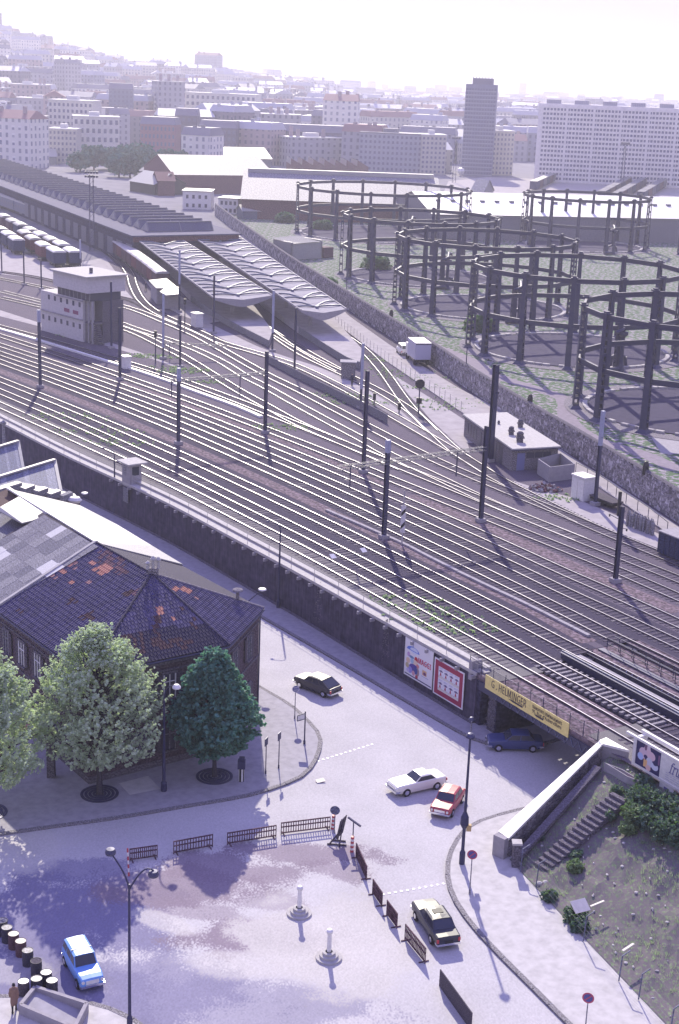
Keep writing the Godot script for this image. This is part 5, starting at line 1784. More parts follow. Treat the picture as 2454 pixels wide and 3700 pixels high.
	# black and white pillar
	t = thing("ticket_pillar", "short black topped pillar with white stripes by the dark tree", "pillar", G(872, 2822, y))
	m = MB.new()
	m.lathe(Vector3.ZERO, [Vector2(0.17, 0), Vector2(0.17, 0.95), Vector2(0, 0.95)], 12)
	obj("shaft", m, mats.black, t)
	for k in 4:
		m = MB.new()
		var an := k * PI / 2 + 0.35
		m.box(Transform3D(Basis(Vector3.UP, an), Vector3(sin(an), 0, cos(an)) * 0.155 + Vector3(0, 0.47, 0)), Vector3(0.1, 0.9, 0.04))
		obj("stripe", m, mats.white_paint, t)
	m = MB.new()
	m.bx(-0.25, 0.95, -0.2, 0.25, 1.55, 0.2); m.bx(-0.16, 1.55, -0.14, 0.2, 1.75, 0.14)
	obj("head", m, mats.iron, t)
	# pale repair patch and paper
	m = MB.new()
	m.prism(px([[430, 2830], [535, 2803], [580, 2850], [470, 2872]], ST + 0.14), ST + 0.13, ST + 0.137)
	struct("pavement_patch", m, mats.pavement_pale)
	m = MB.new()
	m.box(Transform3D(Basis.from_euler(Vector3(0.15, 0.4, 0.1)), G(1158, 2820, ST + 0.1)), Vector3(0.6, 0.03, 0.4))
	tag(obj("litter", m, mats.cream_paint), "crumpled pale paper lying on the road by the corner pavement", "paper")
	# barriers
	barrier("slatted barrier panel beside the striped pole, leftmost of the row", G(470, 3112, ST), G(568, 3098, ST), 0.85, false, 13)
	barrier("slatted barrier panel, second from the left in the row", G(628, 3086, ST), G(768, 3060, ST), 0.88, false, 14)
	barrier("slatted barrier panel, second from the right in the row", G(822, 3053, ST), G(997, 3025, ST), 0.85, false, 20)
	barrier("slatted barrier panel ending at the grey disc sign", G(1016, 3016, ST), G(1192, 2994, ST), 0.85, false, 20)
	barrier("slatted barrier panel seen nearly end-on below the trestle board", G(1286, 3096, ST), G(1324, 3181, ST), 0.95, false, 22)
	barrier("short slatted barrier panel, second down the right side of the square", G(1346, 3228, ST), G(1380, 3278, ST), 0.95, false, 12)
	barrier("short slatted barrier panel, third down the right side of the square", G(1397, 3305, ST), G(1434, 3355, ST), 0.95, false, 12)
	barrier("slatted barrier panel beside the black saloon", G(1463, 3393, ST), G(1536, 3482, ST), 0.95, false, 16)
	barrier("long solid dark hoarding board at the bottom of the square", G(1588, 3562, ST), G(1702, 3722, ST), 1.0, true)
	striped("red and white striped post at the left end of the barriers", G(466, 3165, ST), 1.65, 0.055, Vector3(-0.12, 0, -0.3))
	striped("red and white striped post under the grey disc sign", G(1202, 2995, ST), 0.95, 0.12, Vector3(0.05, 0, 0))
	striped("red and white striped post by the trestle board", G(1271, 3078, ST), 1.05, 0.11, Vector3(0.02, 0, 0))
	t = thing("trestle_board", "dark board propped on a timber trestle at the barrier corner", "trestle", G(1232, 3048, ST))
	m = MB.new()
	m.box(Transform3D(Basis.from_euler(Vector3(0.18, 1.15, 0)), Vector3(0, 1.15, 0)), Vector3(0.95, 1.3, 0.05))
	obj("board", m, mats.wood_grey, t)
	for q in [[-0.1, 0, 0.5, 0.1, 1.7, 0], [-0.2, 0, -0.5, 0.0, 1.6, -0.1], [-0.75, 0.05, 0.3, 0.0, 1.0, 0.1], [-0.85, 0.06, 0.2, 0.35, 0.06, 0.3], [-0.6, 0.06, -0.3, 0.3, 0.06, -0.2]]:
		m = MB.new()
		m.bar(Vector3(q[0], q[1], q[2]), Vector3(q[3], q[4], q[5]), 0.08, 0.08)
		obj("leg", m, mats.wood_grey, t)
	t = thing("tee_post", "thin dark post with slanting top bar behind the striped post", "post", G(1274, 3062, ST))
	m = MB.new()
	m.tube(Vector3.ZERO, Vector3(0, 1.75, 0), 0.04, 0.04, 6)
	obj("post", m, mats.iron, t)
	m = MB.new()
	m.bar(Vector3(-0.35, 1.95, -0.2), Vector3(0.45, 1.6, 0.25), 0.12, 0.08)
	obj("top_bar", m, mats.iron, t)
	# two stepped white bollards left standing on the bare square
	for q in [[1081, 3302, "stepped white stone bollard on the bare square, farther of two"], [1188, 3462, "stepped white stone bollard on the bare square, nearer of two"]]:
		t = thing("stone_bollard", q[2], "bollard", G(q[0], q[1], ST), 0.0, "stone bollards on the square")
		m = MB.new()
		m.lathe(Vector3.ZERO, [Vector2(0.72, 0), Vector2(0.72, 0.12), Vector2(0.52, 0.13), Vector2(0.52, 0.27), Vector2(0.36, 0.28), Vector2(0.36, 0.42), Vector2(0.2, 0.43)], 24)
		obj("plinth", m, mats.pale_concrete, t)
		m = MB.new()
		m.lathe(Vector3.ZERO, [Vector2(0.12, 0.42), Vector2(0.13, 0.6), Vector2(0.11, 1.5), Vector2(0.17, 1.56), Vector2(0.19, 1.68), Vector2(0.12, 1.78), Vector2(0, 1.8)], 16)
		obj("shaft", m, mats.white_paint, t)
	# drums
	var rust := M("drum_rust", 0.17, 0.08, 0.10, 0.7, "hard", 0.6)
	var dk := M("drum_dark", 0.06, 0.055, 0.10, 0.6, "hard", 0.6)
	var lab := ["dark drum with dull lid cut by the left edge", "dark drum with pale lid, second from the left edge", "rust red drum with pale lid, upper of two", "rust red drum with pale lid, lower of two", "dark drum with worn lid in the middle of the row", "dark drum with brownish lid, above the white lidded group", "dark drum with bright white lid, farthest of the group of four", "grey drum with bright white lid nearest the walking person", "dark drum with stained white lid, middle of the group of four", "dark drum with bright white lid nearest the blue car"]
	var tops := [[8, 3326], [25, 3350], [49, 3373], [75, 3399], [100, 3433], [131, 3471], [167, 3512], [85, 3544], [132, 3535], [188, 3541]]
	for i in 10: drum(lab[i], tops[i], [dk, dk, rust, rust, dk, dk, dk, mats.wood_grey, dk, dk][i], [mats.asbestos, mats.sheet_grey, mats.sheet_pale, mats.sheet_pale, mats.sheet_grey, mats.wood_grey, mats.white_paint, mats.white_paint, mats.sheet_pale, mats.white_paint][i])
	# stair well with low parapet at the bottom left
	t = thing("stair_parapet", "low stone parapet round a sloping entrance at the bottom left", "parapet")
	var cs := px([[75, 3662], [128, 3597], [314, 3657], [270, 3745]], y)
	for i in 4:
		m = MB.new()
		m.bar(cs[i] + Vector3(0, 0.28, 0), cs[(i + 1) % 4] + Vector3(0, 0.28, 0), 0.2, 0.56)
		obj("parapet_wall", m, mats.concrete, t)
	m = MB.new()
	m.quad(cs[1] + Vector3(0, 0.35, 0), cs[2] + Vector3(0, 0.05, 0), cs[3] + Vector3(0, 0.02, 0), cs[0] + Vector3(0, 0.3, 0))
	obj("ramp", m, mats.pavement, t)
	person("person", "person in brown coat walking away at the bottom left corner", G(52, 3655, y), 1.62, Vector3(-0.3, 0, -1), M("coat_brown", 0.22, 0.14, 0.11, 0.85), mats.black, true)

# ---------------------------------------------------------------- people: one continuous skin meshed from joined capsules
func person(called: String, label: String, base: Vector3, h: float, facing: Vector3, coat: Material, trousers: Material, coated := false) -> void:
	var t := thing(called, label, "person", base)
	t.basis = Basis.looking_at(Vector3(facing.x, 0, facing.z), Vector3.UP)
	var s := h / 1.75
	var bones := []   # a, b, ra, rb
	var st := 0.16
	for k in [-1.0, 1.0]:
		bones.append([Vector3(0.09 * k, 0.92, 0), Vector3(0.10 * k, 0.50, -st * k * 0.6), 0.085, 0.062])
		bones.append([Vector3(0.10 * k, 0.50, -st * k * 0.6), Vector3(0.105 * k, 0.08, -st * k + 0.03), 0.06, 0.042])
		bones.append([Vector3(0.105 * k, 0.05, -st * k + 0.05), Vector3(0.11 * k, 0.04, -st * k - 0.13), 0.045, 0.04])
		bones.append([Vector3(0.18 * k, 1.42, 0), Vector3(0.23 * k, 1.14, 0.05 * k), 0.058, 0.048])
		bones.append([Vector3(0.23 * k, 1.14, 0.05 * k), Vector3(0.22 * k, 0.90, 0.10 * k - 0.06), 0.046, 0.036])
		bones.append([Vector3(0.22 * k, 0.88, 0.10 * k - 0.07), Vector3(0.215 * k, 0.80, 0.10 * k - 0.09), 0.036, 0.028])
	bones.append([Vector3(0, 0.95, 0), Vector3(0, 1.15, 0), 0.135, 0.13])
	bones.append([Vector3(0, 1.15, 0), Vector3(0, 1.38, 0), 0.13, 0.155])
	bones.append([Vector3(-0.13, 1.41, 0), Vector3(0.13, 1.41, 0), 0.075, 0.075])
	bones.append([Vector3(0, 1.42, 0), Vector3(0, 1.56, 0), 0.06, 0.055])
	if coated: bones.append([Vector3(0, 1.0, 0), Vector3(0, 0.62, 0.02), 0.16, 0.2])
	obj("body", skin(bones, 0.045, s), coat, t)
	var hd := MB.new()
	hd.add(skin([[Vector3(0, 1.60, -0.01), Vector3(0, 1.67, 0.0), 0.078, 0.09], [Vector3(0, 1.62, -0.085), Vector3(0, 1.60, -0.1), 0.014, 0.016], [Vector3(-0.08, 1.63, 0), Vector3(-0.09, 1.62, 0.01), 0.02, 0.016], [Vector3(0.08, 1.63, 0), Vector3(0.09, 1.62, 0.01), 0.02, 0.016]], 0.02, s), Transform3D())
	obj("head", hd, M("skin", 0.42, 0.28, 0.24, 0.7), t)
	obj("hair", skin([[Vector3(0, 1.67, 0.035), Vector3(0, 1.71, 0.0), 0.085, 0.08]], 0.02, s), mats.black, t)
	var legs := []
	for i in [0, 1, 2, 6, 7, 8]: legs.append([bones[i][0], bones[i][1], bones[i][2] + 0.008, bones[i][3] + 0.008])
	obj("trousers", skin(legs, 0.045, s), trousers, t)

func skin(bones: Array, cell: float, s: float) -> MB:    # surface nets on the smooth union of tapered capsules
	var lo := Vector3.ONE * 99.0
	var hi := -lo
	for b in bones:
		for k in 2:
			lo = lo.min((b[k] as Vector3) - Vector3.ONE * (b[2 + k] + cell * 2)); hi = hi.max((b[k] as Vector3) + Vector3.ONE * (b[2 + k] + cell * 2))
	var n := Vector3i(((hi - lo) / cell).ceil()) + Vector3i.ONE
	var f := PackedFloat32Array()
	f.resize(n.x * n.y * n.z)
	for z in n.z:
		for y in n.y:
			for x in n.x:
				var p := lo + Vector3(x, y, z) * cell
				var acc := 0.0
				for b in bones:
					var ab: Vector3 = b[1] - b[0]
					var q := clampf((p - b[0]).dot(ab) / maxf(ab.length_squared(), 1e-6), 0, 1)
					acc += exp(-((p - b[0] - ab * q).length() - lerpf(b[2], b[3], q)) * 40.0)
				f[(z * n.y + y) * n.x + x] = -log(maxf(acc, 1e-30)) / 40.0
	var at := {}
	for z in n.z - 1:
		for y in n.y - 1:
			for x in n.x - 1:
				var sum := Vector3.ZERO
				var cnt := 0
				for e in [[0, 1], [0, 2], [0, 4], [1, 3], [1, 5], [2, 3], [2, 6], [3, 7], [4, 5], [4, 6], [5, 7], [6, 7]]:
					var a := Vector3i(e[0] & 1, (e[0] >> 1) & 1, e[0] >> 2)
					var b := Vector3i(e[1] & 1, (e[1] >> 1) & 1, e[1] >> 2)
					var fa := f[((z + a.z) * n.y + y + a.y) * n.x + x + a.x]
					var fb := f[((z + b.z) * n.y + y + b.y) * n.x + x + b.x]
					if (fa < 0) != (fb < 0):
						sum += Vector3(a).lerp(Vector3(b), fa / (fa - fb)); cnt += 1
				if cnt: at[Vector3i(x, y, z)] = (lo + (Vector3(x, y, z) + sum / cnt) * cell) * s
	var m := MB.new()
	for c in at:
		for ax in 3:
			var d := Vector3i.ZERO
			d[ax] = 1
			var u := Vector3i.ZERO
			u[(ax + 1) % 3] = 1
			var w := Vector3i.ZERO
			w[(ax + 2) % 3] = 1
			var e: Vector3i = c + d
			if e.x >= n.x or e.y >= n.y or e.z >= n.z: continue
			var f0 := f[(c.z * n.y + c.y) * n.x + c.x]
			var f1 := f[(e.z * n.y + e.y) * n.x + e.x]
			if (f0 < 0) == (f1 < 0) or not (at.has(c - u) and at.has(c - w) and at.has(c - u - w)): continue
			if f0 < 0: m.quad(at[c], at[c - w], at[c - u - w], at[c - u])
			else: m.quad(at[c], at[c - u], at[c - u - w], at[c - w])
	return m

# ---------------------------------------------------------------- vehicles (x forward, y up, z to the right)
func car(called: String, label: String, at: Vector3, fwd: Vector3, p: Dictionary) -> Node3D:
	var t := thing(called, label, "car", at)
	var x := Vector3(fwd.x, 0, fwd.z).normalized()
	t.basis = Basis(x, Vector3.UP, x.cross(Vector3.UP)).scaled(Vector3.ONE * p.get("scale", 0.93))
	var paint := StandardMaterial3D.new()
	paint.albedo_color = p.paint
	paint.roughness = 0.4
	paint.clearcoat_enabled = true
	paint.clearcoat = 0.3
	paint.cull_mode = BaseMaterial3D.CULL_DISABLED
	paint.resource_name = called + "_paint"
	var L: float = p.len
	var W: float = p.wid / 2.0
	var st: Array = p.body      # x, half width, underside, belt height
	var ring := func(s: Array) -> Array:
		var w: float = s[1] * W
		var mid: float = lerpf(s[2], s[3], 0.55)
		return [Vector3(s[0], s[2], -w * 0.9), Vector3(s[0], mid - 0.1, -w), Vector3(s[0], mid + 0.08, -w), Vector3(s[0], s[3] - 0.05, -w * 0.97), Vector3(s[0], s[3], -w * 0.86), Vector3(s[0], s[3] + 0.015, 0), Vector3(s[0], s[3], w * 0.86), Vector3(s[0], s[3] - 0.05, w * 0.97), Vector3(s[0], mid + 0.08, w), Vector3(s[0], mid - 0.1, w), Vector3(s[0], s[2], w * 0.9)]
	var m := MB.new()
	for i in st.size() - 1:
		var a: Array = ring.call(st[i])
		var b: Array = ring.call(st[i + 1])
		for j in 10: m.quad(a[j + 1], b[j + 1], b[j], a[j])
		m.quad(a[0], b[0], b[10], a[10])
	for e in [0, st.size() - 1]:
		var a: Array = ring.call(st[e])
		for j in range(1, 10): m.tri(a[0], a[j], a[j + 1])
	obj("body", m, paint, t)
	# cabin: base front, roof front, roof rear, base rear, roof height
	var c: Array = p.cabin
	var yb: float = p.belt - 0.03
	var yr: float = c[4]
	var wb := W * 0.90
	var wr := W * float(p.get("roofw", 0.72))
	var q := func(k: int, s: float) -> Vector3:
		if k == 0: return Vector3(c[0], yb, wb * s)
		if k == 1: return Vector3(c[1], yr - 0.05, wr * s)
		if k == 2: return Vector3(c[2], yr - 0.05, wr * s)
		return Vector3(c[3], yb, wb * s)
	m = MB.new()
	for s in [-1.0, 1.0]:
		m.quad(q.call(1, s), q.call(2, s), q.call(3, s), q.call(0, s))
	m.quad(q.call(1, -1.0), q.call(1, 1.0), q.call(0, 1.0), q.call(0, -1.0)); m.quad(q.call(2, 1.0), q.call(2, -1.0), q.call(3, -1.0), q.call(3, 1.0))
	obj("cabin", m, paint, t)
	m = MB.new()
	var r := []
	for xx in [c[1] + 0.05, lerpf(c[1], c[2], 0.25), lerpf(c[1], c[2], 0.75), c[2] - 0.05]:
		var edge: bool = xx == c[1] + 0.05 or xx == c[2] - 0.05
		r.append([Vector3(xx, yr - 0.06, -wr - 0.015), Vector3(xx, yr - (0.02 if edge else -0.0), -wr * 0.8), Vector3(xx, yr + (0.0 if edge else 0.03), 0), Vector3(xx, yr - (0.02 if edge else -0.0), wr * 0.8), Vector3(xx, yr - 0.06, wr + 0.015)])
	for i in 3:
		for j in 4: m.quad(r[i][j + 1], r[i + 1][j + 1], r[i + 1][j], r[i][j])
	for j in 3:
		m.tri(r[0][0], r[0][j + 1], r[0][j + 2]); m.tri(r[3][0], r[3][j + 2], r[3][j + 1])
	obj("roof", m, paint, t)
	if p.has("sunroof"):
		m = MB.new()
		m.bx(lerpf(c[1], c[2], 0.25), yr + 0.03, -wr * 0.5, lerpf(c[1], c[2], 0.62), yr + 0.045, wr * 0.5)
		obj("sunroof", m, p.sunroof, t)
	var inset := func(a: Vector3, b: Vector3, d: Vector3, e: Vector3, k: float, off: Vector3) -> Array:
		var mid := (a + b + d + e) / 4.0
		return [a.lerp(mid, k) + off, b.lerp(mid, k) + off, d.lerp(mid, k) + off, e.lerp(mid, k) + off]
	var g: Array = inset.call(q.call(1, -1.0), q.call(1, 1.0), q.call(0, 1.0), q.call(0, -1.0), 0.1, Vector3(0.012, 0.012, 0))
	m = MB.new()
	m.quad(g[0], g[1], g[2], g[3])
	obj("windscreen", m, mats.glass_dark, t)
	g = inset.call(q.call(2, 1.0), q.call(2, -1.0), q.call(3, -1.0), q.call(3, 1.0), 0.14, Vector3(-0.012, 0.012, 0))
	m = MB.new()
	m.quad(g[0], g[1], g[2], g[3])
	obj("rear_window", m, p.get("rear_glass", mats.glass_dark), t)
	for s in [-1.0, 1.0]:
		var n: int = p.get("side", 2)
		for k in n:
			var a0 := float(k) / n + 0.03
			var a1 := float(k + 1) / n - 0.02
			var f := func(u: float, v: float) -> Vector3: return (q.call(0, s) as Vector3).lerp(q.call(3, s), u).lerp((q.call(1, s) as Vector3).lerp(q.call(2, s), u), v) + Vector3(0, 0, s * 0.012)
			m = MB.new()
			m.quad(f.call(a0, 0.9), f.call(a1, 0.9), f.call(a1, 0.14), f.call(a0, 0.14))
			obj("side_window", m, mats.glass_dark, t)
	# wheels
	for wx in [p.wheels[0], p.wheels[1]]:
		for s in [-1.0, 1.0]:
			m = MB.new()
			var rr: float = p.get("tyre", 0.31)
			m.tube(Vector3(wx, rr, s * (W - 0.17)), Vector3(wx, rr, s * (W + 0.005)), rr, rr, 16)
			var wh := obj("wheel", m, mats.tyre, t)
			m = MB.new()
			m.tube(Vector3(wx, rr, s * (W + 0.004)), Vector3(wx, rr, s * (W + 0.02)), rr * 0.6, rr * 0.55, 12)
			obj("hubcap", m, mats.chrome, wh)
	var xf: float = st[st.size() - 1][0]
	var xb: float = st[0][0]
	for e in [[xf + 0.03, 1.0], [xb - 0.03, -1.0]]:
		m = MB.new()
		m.bx(e[0] - 0.06, 0.36, -W * 0.92, e[0] + 0.06, 0.5, W * 0.92)
		for s in [-1.0, 1.0]: m.bx(e[0] - e[1] * 0.32, 0.36, s * W * 0.92 - 0.03, e[0], 0.5, s * W * 0.92 + 0.03)
		obj("bumper", m, mats.chrome, t)
	m = MB.new()
	m.bx(xf - 0.02, 0.52, -W * 0.5, xf + 0.015, p.belt - 0.2, W * 0.5)
	obj("grille", m, p.get("grille", mats.chrome), t)
	for s in [-1.0, 1.0]:
		m = MB.new()
		m.tube(Vector3(xf - 0.05, p.belt - 0.27, s * W * 0.72), Vector3(xf + 0.035, p.belt - 0.27, s * W * 0.72), 0.1, 0.09, 10)
		obj("headlight", m, mats.white_paint, t)
		m = MB.new()
		m.bx(xb - 0.03, 0.55, s * W * 0.84 - 0.09, xb + 0.02, 0.78, s * W * 0.84 + 0.05)
		obj("tail_light", m, M("tail_red", 0.5, 0.04, 0.06, 0.4), t)
	m = MB.new()
	m.bx(xb - 0.04, 0.52, -0.25, xb - 0.005, 0.62, 0.25)
	obj("number_plate", m, mats.black, t)
	return t

func vehicles() -> void:
	var saloon := [[-2.1, 0.86, 0.36, 0.84], [-1.9, 0.95, 0.28, 0.90], [-1.1, 1.0, 0.22, 0.93], [0.7, 1.0, 0.22, 0.93], [1.6, 0.97, 0.24, 0.90], [2.0, 0.92, 0.3, 0.84], [2.12, 0.84, 0.38, 0.74]]
	# black saloon with an opening roof, driving away
	var p := {"paint": lin(0.012, 0.014, 0.035), "len": 4.4, "wid": 1.62, "body": [[-2.2, 0.84, 0.4, 0.80], [-2.15, 0.93, 0.30, 0.90], [-1.2, 1.0, 0.22, 0.94], [0.7, 1.0, 0.22, 0.95], [1.7, 0.97, 0.24, 0.93], [2.1, 0.93, 0.3, 0.86], [2.18, 0.86, 0.38, 0.76]], "cabin": [0.95, 0.35, -0.95, -1.45, 1.43], "belt": 0.94, "wheels": [1.3, -1.33], "side": 2, "sunroof": mats.black, "roofw": 0.76}
	var a := G(1614, 3424, ST)
	var b := G(1530, 3300, ST)
	car("saloon_car", "black saloon with open roof panel driving away past the barriers", a.lerp(b, 0.5), b - a, p)
	# pale cream coupe
	p = {"paint": lin(0.72, 0.70, 0.64), "len": 4.2, "wid": 1.6, "body": saloon, "cabin": [0.55, 0.0, -0.75, -1.25, 1.30], "belt": 0.92, "wheels": [1.28, -1.25], "side": 1, "roofw": 0.74}
	a = G(1583, 2832, ST)
	b = G(1425, 2868, ST)
	car("coupe_car", "cream two-door coupe turning in the middle of the crossing", a.lerp(b, 0.5), b - a, p)
	# red saloon
	p = {"paint": lin(0.34, 0.03, 0.055), "len": 3.9, "wid": 1.55, "body": [[-1.85, 0.86, 0.36, 0.80], [-1.7, 0.95, 0.28, 0.87], [-1.0, 1.0, 0.22, 0.9], [0.6, 1.0, 0.22, 0.9], [1.5, 0.97, 0.24, 0.87], [1.8, 0.93, 0.3, 0.83], [1.88, 0.86, 0.38, 0.76]], "cabin": [0.75, 0.3, -0.95, -1.3, 1.36], "belt": 0.9, "wheels": [1.15, -1.1], "side": 2, "roofw": 0.78}
	a = G(1645, 2880, ST)
	b = G(1588, 2958, ST)
	car("saloon_car", "small red saloon driving toward the viewer beside the tall lamp", a.lerp(b, 0.5), b - a, p)
	# dark blue saloon coming out of the underpass
	p = {"paint": lin(0.03, 0.045, 0.16), "len": 4.3, "wid": 1.6, "body": saloon, "cabin": [0.85, 0.3, -1.0, -1.45, 1.40], "belt": 0.92, "wheels": [1.33, -1.3], "side": 2, "roofw": 0.78}
	a = G(1945, 2704, ST)
	b = G(1772, 2700, ST)
	car("saloon_car", "dark blue saloon coming out of the shaded underpass", a.lerp(b, 0.5), b - a, p)
	# dark hatchback with a sloping tail
	p = {"paint": lin(0.03, 0.027, 0.045), "len": 4.2, "wid": 1.63, "body": [[-2.05, 0.88, 0.36, 0.78], [-1.95, 0.95, 0.26, 0.86], [-1.1, 1.0, 0.22, 0.93], [0.7, 1.0, 0.22, 0.95], [1.6, 0.98, 0.24, 0.92], [2.0, 0.95, 0.3, 0.86], [2.08, 0.9, 0.38, 0.78]], "cabin": [0.95, 0.45, -0.95, -1.85, 1.42], "belt": 0.93, "wheels": [1.35, -1.3], "side": 3, "roofw": 0.8}
	a = G(1212, 2520, ST)
	b = G(1085, 2470, ST)
	car("hatchback_car", "dark hatchback with sloping tail driving away along the wall street", a.lerp(b, 0.5), b - a, p)
	# light blue small estate
	p = {"paint": lin(0.13, 0.30, 0.66), "len": 3.66, "wid": 1.48, "body": [[-1.8, 0.9, 0.34, 0.90], [-1.72, 0.97, 0.27, 0.95], [-0.9, 1.0, 0.24, 0.96], [0.55, 1.0, 0.24, 0.96], [1.45, 0.93, 0.26, 0.93], [1.76, 0.88, 0.3, 0.86], [1.82, 0.82, 0.38, 0.74]], "cabin": [0.62, 0.25, -1.55, -1.78, 1.52], "belt": 0.96, "wheels": [1.2, -1.2], "side": 3, "roofw": 0.80, "grille": mats.white_paint}
	a = G(262, 3452, ST)
	b = G(340, 3592, ST)
	var r := car("small_estate_car", "light blue small estate car parked by the oil drums", a.lerp(b, 0.5), b - a, p)
	var m := MB.new()
	m.bx(-0.35, 1.525, -0.58, -0.25, 1.545, 0.58)
	obj("roof_rib", m, mats.sheet_blue, r)
	# box lorry and white van on the lane above
	var d := G(1380, 1195, 0.02) - G(1480, 1275, 0.02)
	t_lorry(G(1512, 1312, 0.02), d)
	p = {"paint": lin(0.7, 0.68, 0.66), "len": 3.9, "wid": 1.6, "body": [[-1.9, 0.92, 0.34, 1.0], [-1.8, 0.98, 0.27, 1.05], [-0.5, 1.0, 0.24, 1.05], [0.9, 1.0, 0.24, 1.03], [1.6, 0.95, 0.28, 0.95], [1.85, 0.88, 0.36, 0.8]], "cabin": [1.0, 0.6, -1.75, -1.85, 1.65], "belt": 1.05, "wheels": [1.2, -1.2], "side": 2, "roofw": 0.86, "scale": 1.0}
	car("white_van", "small white van ahead of the box lorry on the lane", G(1457, 1278, 0.02), d, p)

func t_lorry(at: Vector3, fwd: Vector3) -> void:
	var t := thing("box_lorry", "grey box lorry with white roof seen from behind on the lane", "lorry", at)
	var x := Vector3(fwd.x, 0, fwd.z).normalized()
	t.basis = Basis(x, Vector3.UP, x.cross(Vector3.UP))
	var m := MB.new()
	m.bx(-2.6, 1.0, -1.2, 2.4, 3.45, 1.2)
	obj("box", m, M("lorry_grey", 0.40, 0.39, 0.50, 0.5), t)
	m = MB.new()
	m.bx(-2.63, 3.452, -1.23, 2.43, 3.52, 1.23)
	obj("roof", m, mats.white_paint, t)
	for k in 2:
		m = MB.new()
		m.bx(-2.63, 1.1, -1.14 + k * 1.16, -2.605, 3.2, -0.02 + k * 1.16)
		obj("rear_door", m, mats.lorry_grey, t)
	m = MB.new()
	m.bx(-2.64, 3.25, -1.15, -2.61, 3.4, 1.15)
	obj("rear_vents", m, mats.dark_steel, t)
	m = MB.new()
	m.bx(-2.5, 0.62, -0.5, 4.2, 1.0, 0.5); m.bx(-2.7, 0.5, -1.1, -2.6, 0.62, 1.1)
	obj("chassis", m, mats.black, t)
	m = MB.new()
	m.bx(2.55, 0.6, -1.05, 4.3, 2.5, 1.05)
	obj("cab", m, mats.white_paint, t)
	for wx in [-1.6, 3.4]:
		for s in [-1.0, 1.0]:
			m = MB.new()
			m.tube(Vector3(wx, 0.48, s * 0.75), Vector3(wx, 0.48, s * 1.1), 0.48, 0.48, 14)
			obj("wheel", m, mats.tyre, t)

# ---------------------------------------------------------------- railway yard furniture
func mast(label: String, b: Array, ytop: float, w := 0.34, pale_top := 0.0, arms := 0) -> Array:
	var base := G(b[0], b[1], YD)
	var t := thing("catenary_mast", label, "mast", base, 0.0, "catenary masts in the yard")
	var h := HT(base, ytop) - base.y
	t.basis = Basis(along, Vector3.UP, along.cross(Vector3.UP))
	var m := MB.new()
	m.bx(-0.4, 0, -0.4, 0.4, 0.35, 0.4)
	obj("footing", m, mats.concrete, t)
	m = MB.new()
	m.bx(-w / 2, 0.3, -w / 2, -w / 2 + 0.05, h, w / 2); m.bx(w / 2 - 0.05, 0.3, -w / 2, w / 2, h, w / 2)
	m.bx(-w / 2 + 0.05, 0.3, -0.02, w / 2 - 0.05, h, 0.02)
	obj("column", m, mats.iron if pale_top == 0.0 else mats.dark_steel, t)
	if pale_top > 0.0:
		m = MB.new()
		m.bx(-w / 2 - 0.02, h - pale_top, -w / 2 - 0.02, w / 2 + 0.02, h + 0.01, w / 2 + 0.02)
		obj("pale_top", m, M("mast_pale", 0.36, 0.38, 0.52, 0.6, "soft", 2.0), t)
	for k in arms:
		var y := h * (0.72 + 0.1 * k)
		var s := -1.0 if k % 2 else 1.0
		m = MB.new()
		m.bar(Vector3(0, y, 0), Vector3(s * 1.1, y + 0.25, 0.3), 0.05, 0.05)
		var ar := obj("bracket", m, mats.iron, t)
		m = MB.new()
		m.lathe(Vector3(s * 1.15, y + 0.05, 0.3), [Vector2(0.04, 0), Vector2(0.1, 0.06), Vector2(0.04, 0.12), Vector2(0.1, 0.18), Vector2(0.04, 0.24), Vector2(0, 0.26)], 8)
		obj("insulator", m, mats.black, ar)
	return [t, base, h]

func truss(label: String, a: Vector3, b: Vector3, size := 0.32, drops := []) -> void:
	var t := thing("portal_beam", label, "beam", a, 0.0, "portal beams over the tracks")
	var d := b - a
	var n := int(d.length() / 0.8)
	var up := Vector3(0, size / 2, 0)
	var sd := d.cross(Vector3.UP).normalized() * size / 2
	for q in [[1, 1], [1, -1], [-1, 1], [-1, -1]]:
		var m := MB.new()
		m.bar(up * q[0] + sd * q[1], d + up * q[0] + sd * q[1], 0.06, 0.06)
		obj("chord", m, mats.sheet_grey, t)
	var l := MB.new()
	for i in n:
		var p := d * i / n
		var q := d * (i + 1) / n
		l.bar(p + up + sd, q - up + sd, 0.035, 0.035); l.bar(p - up - sd, q + up - sd, 0.035, 0.035); l.bar(p + up + sd, p + up - sd, 0.05, 0.05)
	obj("lacing", l, mats.sheet_grey, t)
	for s in drops:
		var m := MB.new()
		var p: Vector3 = d * float(s[0])
		m.bar(p, p - Vector3(0, s[1], 0), 0.12, 0.12)
		m.bar(p - Vector3(0, s[1] * 0.55, 0), p - Vector3(0.5, s[1] * 0.6, -0.3), 0.05, 0.05)
		obj("drop_post", m, mats.dark_steel, t)

func cabinet(label: String, b: Array, ytop: float, wide: float, mat: Material, called := "relay_cabinet") -> void:
	var base := G(b[0], b[1], YD)
	var t := thing(called, label, "cabinet", base)
	t.basis = Basis(along, Vector3.UP, along.cross(Vector3.UP))
	var h := HT(base, ytop) - base.y
	var m := MB.new()
	m.bx(-wide / 2, 0, -wide * 0.35, wide / 2, h * 0.93, wide * 0.35)
	obj("box", m, mat, t)
	m = MB.new()
	m.bx(-wide * 0.55, h * 0.935, -wide * 0.4, wide * 0.55, h, wide * 0.4)
	obj("lid", m, mats.white_paint, t)
	for k in 2:
		m = MB.new()
		m.bx(-wide / 2 + 0.04 + k * wide / 2, 0.1, wide * 0.352, -0.04 + k * wide / 2, h * 0.88, wide * 0.375)
		obj("door", m, mat, t)

